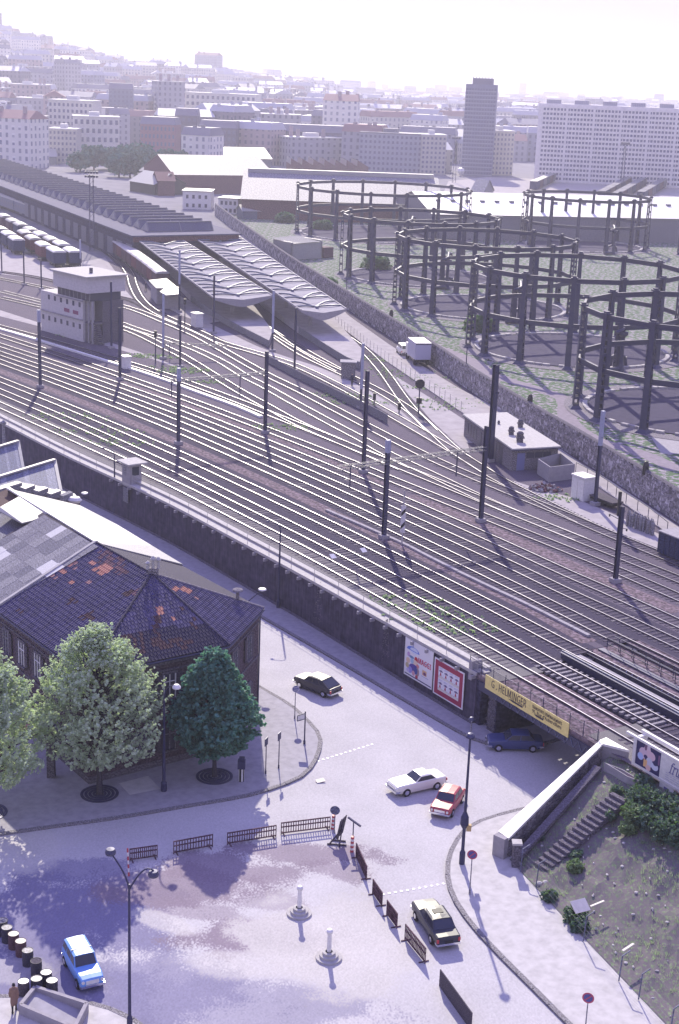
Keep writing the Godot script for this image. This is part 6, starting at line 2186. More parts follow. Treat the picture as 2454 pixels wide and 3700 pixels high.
func yard_things() -> void:
	mast("mast with pale top on the pink strip at the far left", [146, 1400], 1120, 0.34, 1.6)
	mast("dark mast beside the white kerb and the pale cabinet", [434, 1372], 1112, 0.32)
	mast("mast with bluish top standing on the pink strip, second from the left", [645, 1605], 1330, 0.34, 1.5)
	var m4 := mast("dark mast with a long beam at the end of the white kerb", [958, 1565], 1270, 0.34)
	mast("dark plain mast right of the strip between the upper tracks", [1313, 1708], 1340, 0.34)
	var m6 := mast("dark mast carrying the laced beam in the middle of the near tracks", [1387, 1945], 1590, 0.36, 1.2)
	var m7 := mast("tall mast at the right end of the laced beam", [1737, 1885], 1540, 0.36, 0.0, 0)
	mast("tallest mast with many insulators beside the flat-roofed hut", [1770, 1668], 1318, 0.55, 0.0, 4)
	mast("short mast with insulator arms between tracks at the right edge", [2223, 2103], 1830, 0.34, 0.0, 2)
	mast("bluish mast with pale upper half beside the lane wall", [2150, 1825], 1485, 0.30, 3.6, 2)
	var m9 := mast("slim pale mast above the ash path, near the wire mesh beam", [590, 1297], 1060, 0.22, 8.0)
	mast("slim mast directly behind the second mast of the pink strip", [651, 1328], 1141, 0.24)
	mast("slim bluish mast in front of the left canopy and platform hut", [648, 1128], 903, 0.24, 6.0)
	mast("slim mast in front of the left canopy, second from its left end", [772, 1205], 995, 0.24)
	mast("slim bluish mast between the ends of the two canopies", [984, 1270], 1050, 0.24, 6.5)
	mast("slim mast below the middle of the right canopy", [1064, 1343], 1112, 0.24)
	mast("slim mast just beyond the end of the right canopy, by the person", [1303, 1475], 1240, 0.24, 6.0)
	mast("slim mast by the signal building corner", [403, 1258], 1018, 0.24)
	mast("thin mast at the left edge by the sandy ground", [7, 985], 868, 0.22)
	mast("thin mast left of the signal building on the sandy ground", [88, 1030], 868, 0.22)
	mast("thin mast at the left corner of the signal building", [150, 1046], 940, 0.22)
	mast("thin bluish mast behind the signal building roof", [291, 968], 865, 0.22, 4.0)
	# laced beams
	var hb := HT(m6[1], 1668)
	var a := m6[1] as Vector3
	var b := m7[1] as Vector3
	a.y = hb; b.y = HT(m7[1], 1620)
	truss("long laced steel beam across the near tracks between two dark masts", a + (a - b) * 0.47, b, 0.34, [[0.08, 2.0], [0.80, 2.4]])
	a = m4[1]
	a.y = HT(a, 1348)
	b = G(645, 1605, YD)
	b.y = HT(b, 1374)
	truss("laced beam from the kerb-end mast to the bluish topped mast", a, b + (b - a) * 0.1, 0.32, [[0.28, 2.6], [0.98, 1.8]])
	a = m9[1]
	a.y = HT(a, 1240)
	truss("pale laced beam over the ash yard left of the canopies", a, G(830, 1250, a.y - 0.5).lerp(a, 0.02), 0.28, [[0.1, 2.0]])
	# striped marker post, small white plates
	var t := thing("striped_marker", "white post with a black and white slanted marker board between the near tracks", "marker post", G(1452, 1968, YD))
	var m := MB.new()
	m.bx(-0.07, 0, -0.05, 0.07, 5.2, 0.05)
	obj("post", m, mats.pale_concrete, t)
	var top: float = HT(t.position, 1826) - YD
	m = MB.new()
	m.bx(-0.22, top - 2.6, 0.05, 0.22, top, 0.09)
	obj("board", m, mats.white_paint, t)
	for k in 2:
		m = MB.new()
		var y := top - 0.75 - k * 1.25
		m.quad(Vector3(0.2, y + 0.5, 0.094), Vector3(0.2, y + 0.15, 0.094), Vector3(-0.2, y - 0.3, 0.094), Vector3(-0.2, y + 0.05, 0.094))
		obj("stripe", m, mats.black, t)
	for q in [[1314, 1988, "small square white plate lying beside the second near track"], [1203, 2010, "small square white plate beside the near track, left of another"]]:
		m = MB.new()
		m.box(Transform3D(Basis(Vector3.UP, 0.6) * Basis(Vector3.RIGHT, 0.5), G(q[0], q[1], 0.2)), Vector3(0.5, 0.06, 0.55))
		tag(obj("white_plate", m, mats.white_paint), q[2], "plate", "white trackside plates")
	# cabin on the wall
	t = thing("wall_cabin", "small concrete cabin with overhanging flat roof on top of the retaining wall", "cabin", G(452, 1745, -0.1))
	t.basis = Basis((WALL[3] - WALL[2]).normalized(), Vector3.UP, (WALL[3] - WALL[2]).normalized().cross(Vector3.UP))
	m = MB.new()
	m.bx(-0.8, -0.4, -1.5, 0.8, 2.1, -0.1)
	obj("wall", m, mats.concrete, t)
	m = MB.new()
	m.bx(-1.25, 2.1, -2.0, 1.25, 2.26, 0.3)
	obj("roof", m, mats.pale_concrete, t)
	m = MB.new()
	m.bx(0.804, 0.9, -1.2, 0.83, 1.8, -0.4)
	obj("window", m, mats.glass_dark, t)
	m = MB.new()
	m.bx(-0.5, 0.8, -0.098, 0.1, 1.9, -0.07)
	obj("door", m, mats.sheet_grey, t)
	m = MB.new()
	m.bx(-0.25, -2.0, 0.02, 0.75, -0.45, 0.10)
	obj("pale_patch", m, mats.asbestos, t)
	# cabinets
	cabinet("white relay cabinet beside the white kerb", [455, 1330], 1285, 1.5, mats.white_paint)
	cabinet("white relay cabinet in front of the platform hut", [712, 1180], 1130, 1.9, mats.white_paint)
	cabinet("tall white cabinet beside the bluish mast by the lane wall", [2103, 1802], 1716, 2.0, mats.white_paint)
	# platform hut with stepped flat roof
	t = thing("platform_hut", "low building with two stepped pale flat roofs at the platform foot", "building")
	roof_poly(t, "roof", [G(538, 1012, 3.0), G(602, 1005, 3.0), G(645, 1040, 3.0), G(590, 1040, 3.0), G(565, 1040, 3.0)], mats.sheet_pale, 0.2)
	roof_poly(t, "roof", [G(578, 1053, 2.9), G(600, 1036, 2.9), G(650, 1036, 2.9), G(648, 1062, 2.9), G(600, 1066, 2.9)], mats.sheet_pale, 0.2)
	m = MB.new()
	m.prism([G(545, 1015, 2.9), G(600, 1010, 2.9), G(638, 1040, 2.9), G(566, 1040, 2.9)], YD, 2.78); m.prism([G(588, 1056, 2.8), G(605, 1040, 2.8), G(645, 1040, 2.8), G(644, 1060, 2.8)], YD, 2.68)
	obj("wall", m, mats.concrete, t)
	# signal building
	signal_building()
	flat_hut()
	# signals
	for q in [[1512, 1495, 1370, "black disc signal on a post beside the lane fence", true], [562, 1310, 1195, "dark semaphore signal by the white kerb", false], [668, 1180, 1080, "dark signal post at the platform hut", false], [1442, 1492, 1455, "small dark ground signal in the sand", false], [1352, 1462, 1420, "small pale signal post at the points", false]]:
		var base := G(q[0], q[1], YD)
		var h := HT(base, q[2]) - YD
		t = thing("rail_signal", q[3], "signal", base, 0.0, "railway signals")
		m = MB.new()
		m.tube(Vector3.ZERO, Vector3(0, h, 0), 0.09, 0.07, 8)
		obj("post", m, mats.iron, t)
		m = MB.new()
		if q[4]:
			m.tube(Vector3(0, h - 0.6, 0), Vector3(0.02, h - 0.6, 0.12), 0.62, 0.62, 16)
			m.bx(-0.35, h * 0.3, -0.2, 0.35, h * 0.3 + 0.75, 0.25)
		else: m.bx(-0.2, h - 0.9, -0.15, 0.2, h, 0.2)
		obj("head", m, mats.black, t)
	# hut and person by the ash path
	t = thing("shelter_hut", "small concrete shelter beside the ash path near the canopy end", "hut", G(1258, 1365, YD))
	m = MB.new()
	m.bx(-1.0, 0, -0.8, 1.0, 2.3, 0.8)
	obj("wall", m, mats.stone_pale, t)
	m = MB.new()
	m.bx(-1.2, 2.3, -1.0, 1.2, 2.45, 1.0)
	obj("roof", m, mats.concrete, t)
	m = MB.new()
	m.bx(-1.02, 0.1, -0.4, -1.001, 2.0, 0.4)
	obj("door", m, mats.window_dark, t)
	person("person", "person in dark clothes standing on the ash path beside the shelter", G(1272, 1394, YD), 1.75, Vector3(0.4, 0, 1), M("coat_dark", 0.03, 0.03, 0.06, 0.85), mats.black)
	person("person", "person in dark clothes walking near the S-curve track by the platform hut", G(527, 1052, YD), 1.75, Vector3(-1, 0, 0.6), mats.coat_dark, mats.black)
	# lattice floodlight pylon over the goods hall
	t = thing("floodlight_pylon", "tall lattice floodlight pylon in front of the sawtooth goods hall", "pylon", G(333, 905, YD))
	var ph := HT(t.position, 632) - YD
	m = MB.new()
	for k in 4:
		var cx := 0.55 if k & 1 else -0.55
		var cz := 0.55 if k & 2 else -0.55
		m.bar(Vector3(cx, 0, cz), Vector3(cx * 0.7, ph, cz * 0.7), 0.1, 0.1)
	for i in 14:
		var y0 := ph * i / 14.0
		var y1 := ph * (i + 1) / 14.0
		m.bar(Vector3(-0.5, y0, 0.5), Vector3(0.5, y1, 0.5), 0.06, 0.06); m.bar(Vector3(0.5, y0, 0.5), Vector3(0.5, y1, -0.5), 0.06, 0.06)
	obj("lattice", m, mats.dark_steel, t)
	m = MB.new()
	for i in 10: m.bx(-1.5 + (i % 5) * 0.65, ph - 0.6 + (i / 5) * 0.9, -0.5, -1.1 + (i % 5) * 0.65, ph - 0.1 + (i / 5) * 0.9, 0.3)
	obj("lamps", m, mats.iron, t)
	# things beside the flat-roofed hut
	t = thing("concrete_pen", "roofless concrete slab pen beside the flat-roofed hut", "pen")
	var cs := [G(1942, 1712, YD), G(1985, 1742, YD), G(2072, 1730, YD), G(2022, 1690, YD)]
	for i in 4:
		m = MB.new()
		m.bar(cs[i] + Vector3(0, 0.85, 0), cs[(i + 1) % 4] + Vector3(0, 0.85, 0), 0.12, 1.7)
		obj("slab_wall", m, mats.concrete, t)
	var rb: Array = []
	for k in 3:
		var q := MB.new()
		q.box(Transform3D(Basis.from_euler(Vector3(k, 0.5, k * 2))), Vector3(0.34, 0.24, 0.28))
		rb.append(q.mesh())
	t = thing("rubble_heap", "heap of broken bricks and stone beside the concrete pen", "rubble heap", G(1970, 1768, YD))
	for i in 110:
		var r := sqrt(rng.randf())
		var an := rnd(0, TAU)
		obj("block", rb[i % 3], [mats.brick_red, mats.stone_pale, mats.concrete][i % 3], t, Transform3D(Basis.from_euler(Vector3(rnd(0, 3), rnd(0, 3), rnd(0, 3))), Vector3(cos(an) * r * 1.7, 0.7 * (1 - r) * rng.randf() + 0.05, sin(an) * r * 1.3)))
	t = thing("flat_cart", "low dark timber platform cart beside the bluish mast", "cart", G(2185, 1822, YD))
	t.basis = Basis(along, Vector3.UP, along.cross(Vector3.UP))
	for k in 8:
		m = MB.new()
		m.bx(-2.0, 0.62, -0.75 + k * 0.19, 2.0, 0.72, -0.75 + k * 0.19 + 0.17)
		obj("plank", m, mats.wood_grey, t)
	m = MB.new()
	m.bx(-1.9, 0.3, -0.6, 1.9, 0.6, 0.6)
	obj("frame", m, mats.black, t)
	m = MB.new()
	m.bx(-0.15, 0, -0.15, 0.15, 2.5, 0.15)
	tag(obj("stub_post", m, mats.black, self, G(2234, 1862, YD)), "short thick black post beside the gas bottles", "post")
	var bot := MB.new()
	bot.lathe(Vector3.ZERO, [Vector2(0.12, 0), Vector2(0.13, 1.1), Vector2(0.09, 1.25), Vector2(0.04, 1.32), Vector2(0.05, 1.42), Vector2(0, 1.43)], 10)
	var bm := bot.mesh()
	for i in 24:
		var bo := obj("gas_bottle", bm, mats.sheet_grey if i % 4 else mats.stone_pale, self, G(2268 + (i % 12) * 8.2, 1890 + (i % 12) * 3.2 + (i / 12) * 9, YD) + Vector3(rnd(-.1, .1), 0, rnd(-.1, .1)))
		tag(bo, "grey gas bottle, place %d in the %s row by the lane railing" % [i % 12 + 1, "back" if i < 12 else "front"], "gas bottle", "gas bottles by the lane railing")
	t = thing("steel_container", "dark blue ribbed steel container cut by the right edge", "container", G(2452, 2012, YD))
	t.basis = Basis(along, Vector3.UP, along.cross(Vector3.UP))
	m = MB.new()
	m.bx(-1.8, 0.1, -1.2, 4.5, 2.1, 1.0)
	obj("box", m, mats.wagon_blue, t)
	for k in 9:
		m = MB.new()
		m.bx(-1.75 + k * 0.7, 0.15, 1.0, -1.65 + k * 0.7, 2.05, 1.08)
		obj("rib", m, mats.wagon_blue, t)
	m = MB.new()
	m.bx(-1.85, 2.1, -1.25, 4.5, 2.2, 1.1)
	obj("rim", m, mats.concrete, t)
	# railing and posts along the lane
	t = thing("lane_railing", "thin steel railing between the lane and the yard at right", "railing")
	var rl := spline(px([[2080, 1705], [2160, 1748], [2250, 1812], [2330, 1862], [2410, 1925]], 0.0), 2.4)
	for i in rl.size():
		m = MB.new()
		m.bar(rl[i], rl[i] + Vector3(0, 1.1, 0), 0.06, 0.06)
		obj("post", m, mats.iron, t)
	m = MB.new()
	for i in rl.size() - 1: m.bar(rl[i] + Vector3(0, 1.08, 0), rl[i + 1] + Vector3(0, 1.08, 0), 0.06, 0.06)
	obj("rail", m, mats.iron, t)
	t = thing("lane_fence", "long light wire fence with pale posts along the edge of the lane", "fence")
	rl = spline(px([[1180, 1145], [1250, 1195], [1396, 1304], [1530, 1395], [1666, 1487]], 0.0), 2.2)
	for i in rl.size():
		m = MB.new()
		m.bar(rl[i], rl[i] + Vector3(0, 1.4, 0), 0.05, 0.05)
		obj("post", m, mats.sheet_grey, t)
	m = MB.new()
	for y in [0.7, 1.35]:
		for i in rl.size() - 1: m.tube(rl[i] + Vector3(0, y, 0), rl[i + 1] + Vector3(0, y, 0), 0.012, 0.012, 4, false)
	obj("wire", m, mats.sheet_grey, t)
	# wire mesh panels along the upper track
	t = thing("slab_fence", "low pale concrete slab fence between ash path and the diagonal tracks", "fence")
	rl = spline(px([[967, 1310], [1090, 1375], [1170, 1415], [1250, 1455], [1330, 1492], [1400, 1530]], YD), 2.6)
	for i in rl.size() - 1:
		m = MB.new()
		m.bar(rl[i] + Vector3(0, 0.55, 0), (rl[i + 1] as Vector3).lerp(rl[i], 0.03) + Vector3(0, 0.55, 0), 0.08, 1.1)
		obj("slab", m, mats.asbestos, t)

func signal_building() -> void:
	var t := thing("signal_building", "pale concrete signal building with overhanging glazed cab and flat roof", "building")
	var C := G(301, 1236, YD)
	var A := G(150, 1193, YD)
	var ex := (A - C)
	ex.y = 0
	var lx := ex.length()
	ex = ex.normalized()
	var ez := ex.cross(Vector3.UP)
	if ez.z > 0: ez = -ez
	t.position = C
	t.basis = Basis(ex, Vector3.UP, ez) if ex.cross(Vector3.UP).z < 0 else Basis(ex, Vector3.UP, ez)
	var h1 := HT(A, 1047) - YD
	var h2 := HT(A, 985) - YD + 0.6
	var dz := 6.0
	var m := MB.new()
	m.bx(0, 0, 0, lx, h1, dz)
	obj("wall", m, M("signal_wall", 0.60, 0.57, 0.58, 0.85, "soft", 3.0), t)
	var cab0 := -2.2
	var cab1 := lx * 0.62
	m = MB.new()
	m.bx(cab0 + 0.4, h1, 0.2, cab1 - 0.3, h1 + 1.3, dz - 0.2)
	obj("cab_glass", m, mats.window_dark, t)
	for k in 9:
		m = MB.new()
		var x := lerpf(cab0 + 0.4, cab1 - 0.3, k / 8.0)
		m.bx(x - 0.06, h1, 0.12, x + 0.06, h1 + 1.3, 0.19)
		obj("mullion", m, mats.sheet_grey, t)
	m = MB.new()
	m.bx(cab0, h1 + 1.3, -0.5, cab1, h2 + 0.4, dz + 0.4)
	obj("parapet", m, mats.signal_wall, t)
	m = MB.new()
	m.bx(cab0 - 0.5, h2 + 0.4, -1.0, cab1 + 0.5, h2 + 0.6, dz + 0.8)
	obj("roof", m, mats.pale_concrete, t)
	m = MB.new()
	m.bx(cab0 + 3, h2 + 0.6, 2, cab0 + 3.4, h2 + 1.4, 2.4)
	obj("roof_vent", m, mats.stone, t)
	for q in [[h1 - 1.2, 6], [h1 - 4.6, 7]]:
		for k in q[1]:
			m = MB.new()
			var x: float = 0.6 + k * (lx - 1.6) / 6.0
			m.bx(x, q[0], -0.012, x + 0.62, q[0] + 0.75, 0.0)
			obj("window", m, mats.window_dark, t)
	for q in [[0.0, h1 - 3.2, lx], [0.0, h1 - 0.25, lx * 0.65]]:
		m = MB.new()
		m.bx(q[0], q[1], -0.25, q[2], q[1] + 0.18, 0.0)
		obj("ledge", m, mats.concrete, t)
	for k in 2:
		m = MB.new()
		m.bx(1.3 + k * 2.6, h1 - 2.5, -0.014, 2.9 + k * 2.6, h1 - 1.9, -0.002)
		obj("red_panel", m, M("faded_red", 0.30, 0.12, 0.20, 0.8, "soft", 2.0), t)
	for k in 3:
		m = MB.new()
		m.bx(-2.2 + k * 1.05, 0, 0.3, -1.95 + k * 1.05, h1, 0.6)
		obj("pillar", m, mats.concrete, t)
	m = MB.new()
	m.bx(-2.2, h1 * 0.45, 0.4, 0, h1 * 0.5, dz); m.bx(-2.2, 0, 2.2, -0.01, h1, dz)
	obj("stair_landing", m, mats.stone, t)
	for k in 10:
		m = MB.new()
		m.bx(-3.6 + k * 0.14, k * h1 * 0.045, 0.6, -2.2, k * h1 * 0.045 + 0.2, 1.6)
		obj("step", m, mats.stone, t)

func flat_hut() -> void:
	var t := thing("flat_roofed_hut", "long low hut with pale flat roof and three stone vents beside the lane", "building")
	var r := [G(1672, 1496, 2.5), G(1832, 1489, 2.5), G(2028, 1612, 2.5), G(1852, 1622, 2.5)]
	roof_poly(t, "roof", r, mats.pale_concrete, 0.16)
	var mid := Vector3.ZERO
	for p in r: mid += p / 4.0
	var w := []
	for p in r: w.append(p.lerp(mid, 0.05))
	var m := MB.new()
	m.prism(w, YD, 2.33)
	obj("wall", m, mats.stone_pale, t)
	var face := func(a: Vector3, b: Vector3, u: float, v: float, wd: float, hg: float, called: String, mat: Material) -> void:
		var d := (b - a)
		var n := d.cross(Vector3.UP).normalized()
		if n.dot(a.lerp(b, 0.5) - mid) < 0: n = -n
		var q := MB.new()
		q.box(Transform3D(Basis(d.normalized(), Vector3.UP, n), a.lerp(b, u) + n * 0.02 + Vector3(0, v - 2.5, 0)), Vector3(wd, hg, 0.05))
		obj(called, q, mat, t)
	face.call(w[3], w[2], 0.20, 0.85, 0.95, 2.0, "door", M("door_blue", 0.16, 0.17, 0.34, 0.6))
	for u in [0.40, 0.58, 0.76]: face.call(w[3], w[2], u, 1.55, 0.95, 0.62, "window", mats.window_dark)
	for u in [0.08, 0.14, 0.20, 0.26]: face.call(w[0], w[3], u, 1.2, 0.7, 1.3, "window", mats.window_dark)
	for u in [0.36, 0.68, 0.80]: face.call(w[0], w[3], u, 0.85, 0.8, 2.0, "door", mats.window_dark)
	for u in [0.44, 0.50, 0.6, 0.74]: face.call(w[0], w[3], u, 1.6, 0.8, 0.6, "window", mats.window_dark)
	m = MB.new()
	for i in 4: m.bar(r[i] + Vector3(0, -0.2, 0), r[(i + 1) % 4] + Vector3(0, -0.2, 0), 0.1, 0.12)
	obj("gutter", m, mats.dark_steel, t)
	for q in [[1847, 1570, 0.9], [1880, 1543, 0.9], [1878, 1597, 1.15], [1802, 1532, 0.4]]:
		var p := G(q[0], q[1], 2.5)
		m = MB.new()
		m.bx(p.x - 0.3 * q[2], 2.5, p.z - 0.3 * q[2], p.x + 0.3 * q[2], 2.5 + 0.7 * q[2], p.z + 0.3 * q[2])
		m.bx(p.x - 0.42 * q[2], 2.5 + 0.45 * q[2], p.z - 0.42 * q[2], p.x + 0.42 * q[2], 2.5 + 0.55 * q[2], p.z + 0.42 * q[2])
		m.lathe(p + Vector3(0, 0.7 * q[2], 0), [Vector2(0.32 * q[2], 0), Vector2(0.36 * q[2], 0.2 * q[2]), Vector2(0.2 * q[2], 0.36 * q[2]), Vector2(0, 0.38 * q[2])], 8)
		obj("roof_vent", m, mats.stone, t)

# ---------------------------------------------------------------- wagons, canopies, goods hall
func wagon(label: String, cat: String, p: Vector3, dir: Vector3, len: float, hi: float, mat: Material, roof: Material, group: String, windows := 0) -> void:
	var t := thing("goods_wagon" if windows == 0 else "passenger_coach", label, cat, Vector3(p.x, YD, p.z), 0.0, group)
	var x := Vector3(dir.x, 0, dir.z).normalized()
	t.basis = Basis(x, Vector3.UP, x.cross(Vector3.UP))
	var m := MB.new()
	m.bx(-len / 2, 1.0, -1.3, len / 2, hi - 0.35, 1.3)
	obj("body", m, mat, t)
	m = MB.new()
	for k in 6:
		var a0 := PI * k / 6.0
		var a1 := PI * (k + 1) / 6.0
		m.quad(Vector3(-len / 2 - 0.1, hi - 0.36 + 0.5 * sin(a0), 1.42 * cos(a0)), Vector3(len / 2 + 0.1, hi - 0.36 + 0.5 * sin(a0), 1.42 * cos(a0)), Vector3(len / 2 + 0.1, hi - 0.36 + 0.5 * sin(a1), 1.42 * cos(a1)), Vector3(-len / 2 - 0.1, hi - 0.36 + 0.5 * sin(a1), 1.42 * cos(a1)))
		for e in [-len / 2 - 0.1, len / 2 + 0.1]: m.tri(Vector3(e, hi - 0.37, 0), Vector3(e, hi - 0.36 + 0.5 * sin(a0), 1.42 * cos(a0)), Vector3(e, hi - 0.36 + 0.5 * sin(a1), 1.42 * cos(a1)))
	obj("roof", m, roof, t)
	m = MB.new()
	m.bx(-len / 2 + 0.2, 0.5, -1.1, len / 2 - 0.2, 1.0, 1.1)
	for wx in [-len * 0.32, len * 0.32]:
		for s in [-0.75, 0.75]: m.tube(Vector3(wx, 0.5, s - 0.07), Vector3(wx, 0.5, s + 0.07), 0.46, 0.46, 10)
	obj("running_gear", m, mats.black, t)
	if windows == 0:
		m = MB.new()
		m.bx(-0.8, 1.05, -1.34, 0.8, hi - 0.5, 1.34)
		obj("sliding_door", m, mat, t)
	else:
		for k in windows:
			for s in [-1.0, 1.0]:
				m = MB.new()
				var wx := -len / 2 + (k + 0.5) * len / windows
				m.bx(wx - 0.42, 2.1, s * 1.31 - 0.01, wx + 0.42, 2.9, s * 1.31 + 0.01)
				obj("window", m, mats.window_dark, t)

func station() -> void:
	# covered wagons beside the left canopy
	var line := spline(px([[215, 778], [270, 808], [335, 852], [400, 905], [470, 957], [540, 1010], [590, 1052]], YD), 6.1)
	for i in line.size() - 1:
		var a: Vector3 = line[i]
		var b: Vector3 = line[i + 1]
		var last := line.size() - 2 - i
		wagon("rust brown covered wagon beside the left canopy, place %d from the near end" % (last + 1), "goods wagon", a.lerp(b, 0.5), b - a, 5.6, 3.7, [mats.rust_red, mats.wagon_red, mats.rust_red][i % 3], mats.asbestos if i < 5 else M("wagon_roof", 0.50, 0.47, 0.50, 0.6, "soft", 3.0), "rust brown wagons beside the canopy")
	# long grey train with pale roof
	line = spline(px([[-110, 705], [0, 747], [150, 803], [298, 858]], YD), 20.0)
	for i in line.size() - 1:
		var a: Vector3 = line[i]
		var b: Vector3 = line[i + 1]
		wagon("grey coach with long pale roof in the train beside the goods hall, %s" % ["far end", "second", "third", "fourth", "near end", "nearest"][mini(i, 5)], "coach", a.lerp(b, 0.5), b - a, (b - a).length() - 0.7, 4.0, mats.sheet_blue, mats.sheet_pale, "coaches beside the goods hall", 8)
	# loose wagons on the left sidings
	var d := G(202, 898, 3.4) - G(91, 835, 3.4)
	var k := 0
	for q in [[32, 839, "wagon_blue"], [59, 857, "wagon_blue"], [91, 835, "wagon_red"], [119, 855, "wagon_red"], [158, 878, "wagon_red"], [202, 898, "wagon_blue"], [75, 806, "wagon_blue"], [111, 824, "rust_red"], [148, 841, "wagon_blue"], [186, 859, "drum_rust"], [222, 875, "wagon_blue"], [261, 899, "wagon_blue"], [16, 776, "rust_red"], [47, 793, "rust_red"], [4, 822, "wagon_blue"]]:
		var col := {"wagon_blue": "blue-grey", "wagon_red": "dull red", "rust_red": "rust brown", "drum_rust": "tan"}[q[2]] as String
		wagon("%s pale-roofed goods wagon, %s, left sidings" % [col, ["at left in the front row", "second in the front row", "first in the middle row", "second in the middle row", "third in the middle row", "large one at the near end of the middle row", "second in the back row", "third in the back row", "fourth in the back row", "fifth in the back row", "sixth in the back row", "at the near end of the back row", "far left in the back row", "between two others in the back row", "cut by the frame edge"][k]], "goods wagon", G(q[0], q[1], 3.5), d, 6.6 if k != 5 else 8.0, 3.6, mats[q[2]], mats.white_paint if k in [0, 1, 4, 5, 8, 10, 11] else mats.sheet_pale, "goods wagons on the left sidings")
		k += 1
	# platforms
	for q in [["left platform with pale surface under the first canopy", [[505, 880], [640, 880], [905, 1085], [985, 1195], [972, 1232], [795, 1140], [690, 1070]]], ["right platform with pale surface under the second canopy", [[735, 880], [865, 880], [1180, 1120], [1310, 1262], [1300, 1310], [1250, 1290], [1080, 1183], [950, 1090]]]]:
		var t := thing("platform", q[0], "platform")
		var pts := px(q[1], 0.9)
		var m := MB.new()
		m.prism(pts, YD, 0.9)
		obj("surface", m, mats.yard_sand, t)
		var edge: Array = pts.slice(4, 7)
		edge = spline(edge, 3.6)
		for i in edge.size() - 1:
			m = MB.new()
			m.bar(edge[i] + Vector3(0, -0.42, 0.12), (edge[i + 1] as Vector3).lerp(edge[i], 0.03) + Vector3(0, -0.42, 0.12), 0.14, 1.1)
			obj("edge_panel", m, mats.asbestos, t)
	# canopies
	canopy("left concrete platform canopy with thin arched ribs", [483, 856], [640, 856], [985, 1068], [772, 1076])
	canopy("right concrete platform canopy with thin arched ribs", [700, 858], [865, 856], [1252, 1117], [1088, 1121])
	goods_hall()

func canopy(label: String, a: Array, b: Array, c: Array, d: Array) -> void:
	var h := 5.0
	var A := G(a[0], a[1], h)
	var B := G(b[0], b[1], h)
	var C := G(c[0], c[1], h)
	var D := G(d[0], d[1], h)
	var t := thing("platform_canopy", label, "canopy", Vector3.ZERO, 0.0, "platform canopies")
	var n := 11
	var P := func(u: float, v: float, y: float) -> Vector3: return A.lerp(B, u).lerp(D.lerp(C, u), v) + Vector3(0, y - 0.55 * (1.0 - absf(u - 0.5) * 2.0), 0)
	for i in n:
		var v0 := float(i) / n
		var v1 := (i + 0.985) / n
		for u in [0.0, 0.5]:
			var m := MB.new()
			var e := 0.495 if u == 0.0 else 0.5
			m.quad(P.call(u, v0, 0), P.call(u + e, v0, 0), P.call(u + e, v1, 0), P.call(u, v1, 0))
			m.quad(P.call(u, v1, -0.16), P.call(u + e, v1, -0.16), P.call(u + e, v0, -0.16), P.call(u, v0, -0.16))
			m.quad(P.call(u, v1, 0), P.call(u + e, v1, 0), P.call(u + e, v1, -0.16), P.call(u, v1, -0.16))
			var o := 0.0 if u == 0.0 else 1.0
			m.quad(P.call(o, v0, 0), P.call(o, v1, 0), P.call(o, v1, -0.16), P.call(o, v0, -0.16))
			obj("roof_slab", m, M("canopy_slab", 0.33, 0.315, 0.36, 0.85, "soft", 4.0), t)
		# ribs: arched, meeting at the valley
		for s in [0.0, 1.0]:
			for w in [0.12, 0.62]:
				var m := MB.new()
				var pts := []
				for j in 5:
					var q := j / 4.0
					pts.append(P.call(lerpf(s, 0.5, q), v0 + (w + 0.32 * (q * q) * (1.0 if w < 0.5 else -1.0) * 0.9) / n, 0.08 + 0.22 * sin(q * PI)))
				m.path(pts, 0.15, 0.15, 5)
				obj("rib", m, mats.sheet_blue, t)
		var m2 := MB.new()
		m2.lathe(P.call(0.5, v0 + 0.5 / n, 0.0), [Vector2(0.3, 0), Vector2(0.28, 0.45), Vector2(0, 0.5)], 8)
		obj("drain_box", m2, mats.sheet_blue, t)
		if i % 2 == 1:
			m2 = MB.new()
			var p: Vector3 = P.call(0.5, v1, 0)
			m2.bx(p.x - 0.3, 0.8, p.z - 0.3, p.x + 0.3, p.y - 0.1, p.z + 0.3)
			obj("column", m2, mats.concrete, t)
	for s in [0.0, 1.0]:
		var m := MB.new()
		m.bar(P.call(s, 0.0, 0.02), P.call(s, 1.0, 0.02), 0.22, 0.26)
		obj("edge_beam", m, mats.concrete, t)
	var m3 := MB.new()
	for i in 8: m3.quad(P.call(i / 8.0, 1.0, 0.03), P.call((i + 1) / 8.0, 1.0, 0.03), P.call((i + 1) / 8.0, 1.0, -0.3 - 0.9 * sin(PI * (i + 1) / 8.0)), P.call(i / 8.0, 1.0, -0.3 - 0.9 * sin(PI * i / 8.0)))
	obj("end_beam", m3, mats.concrete, t)

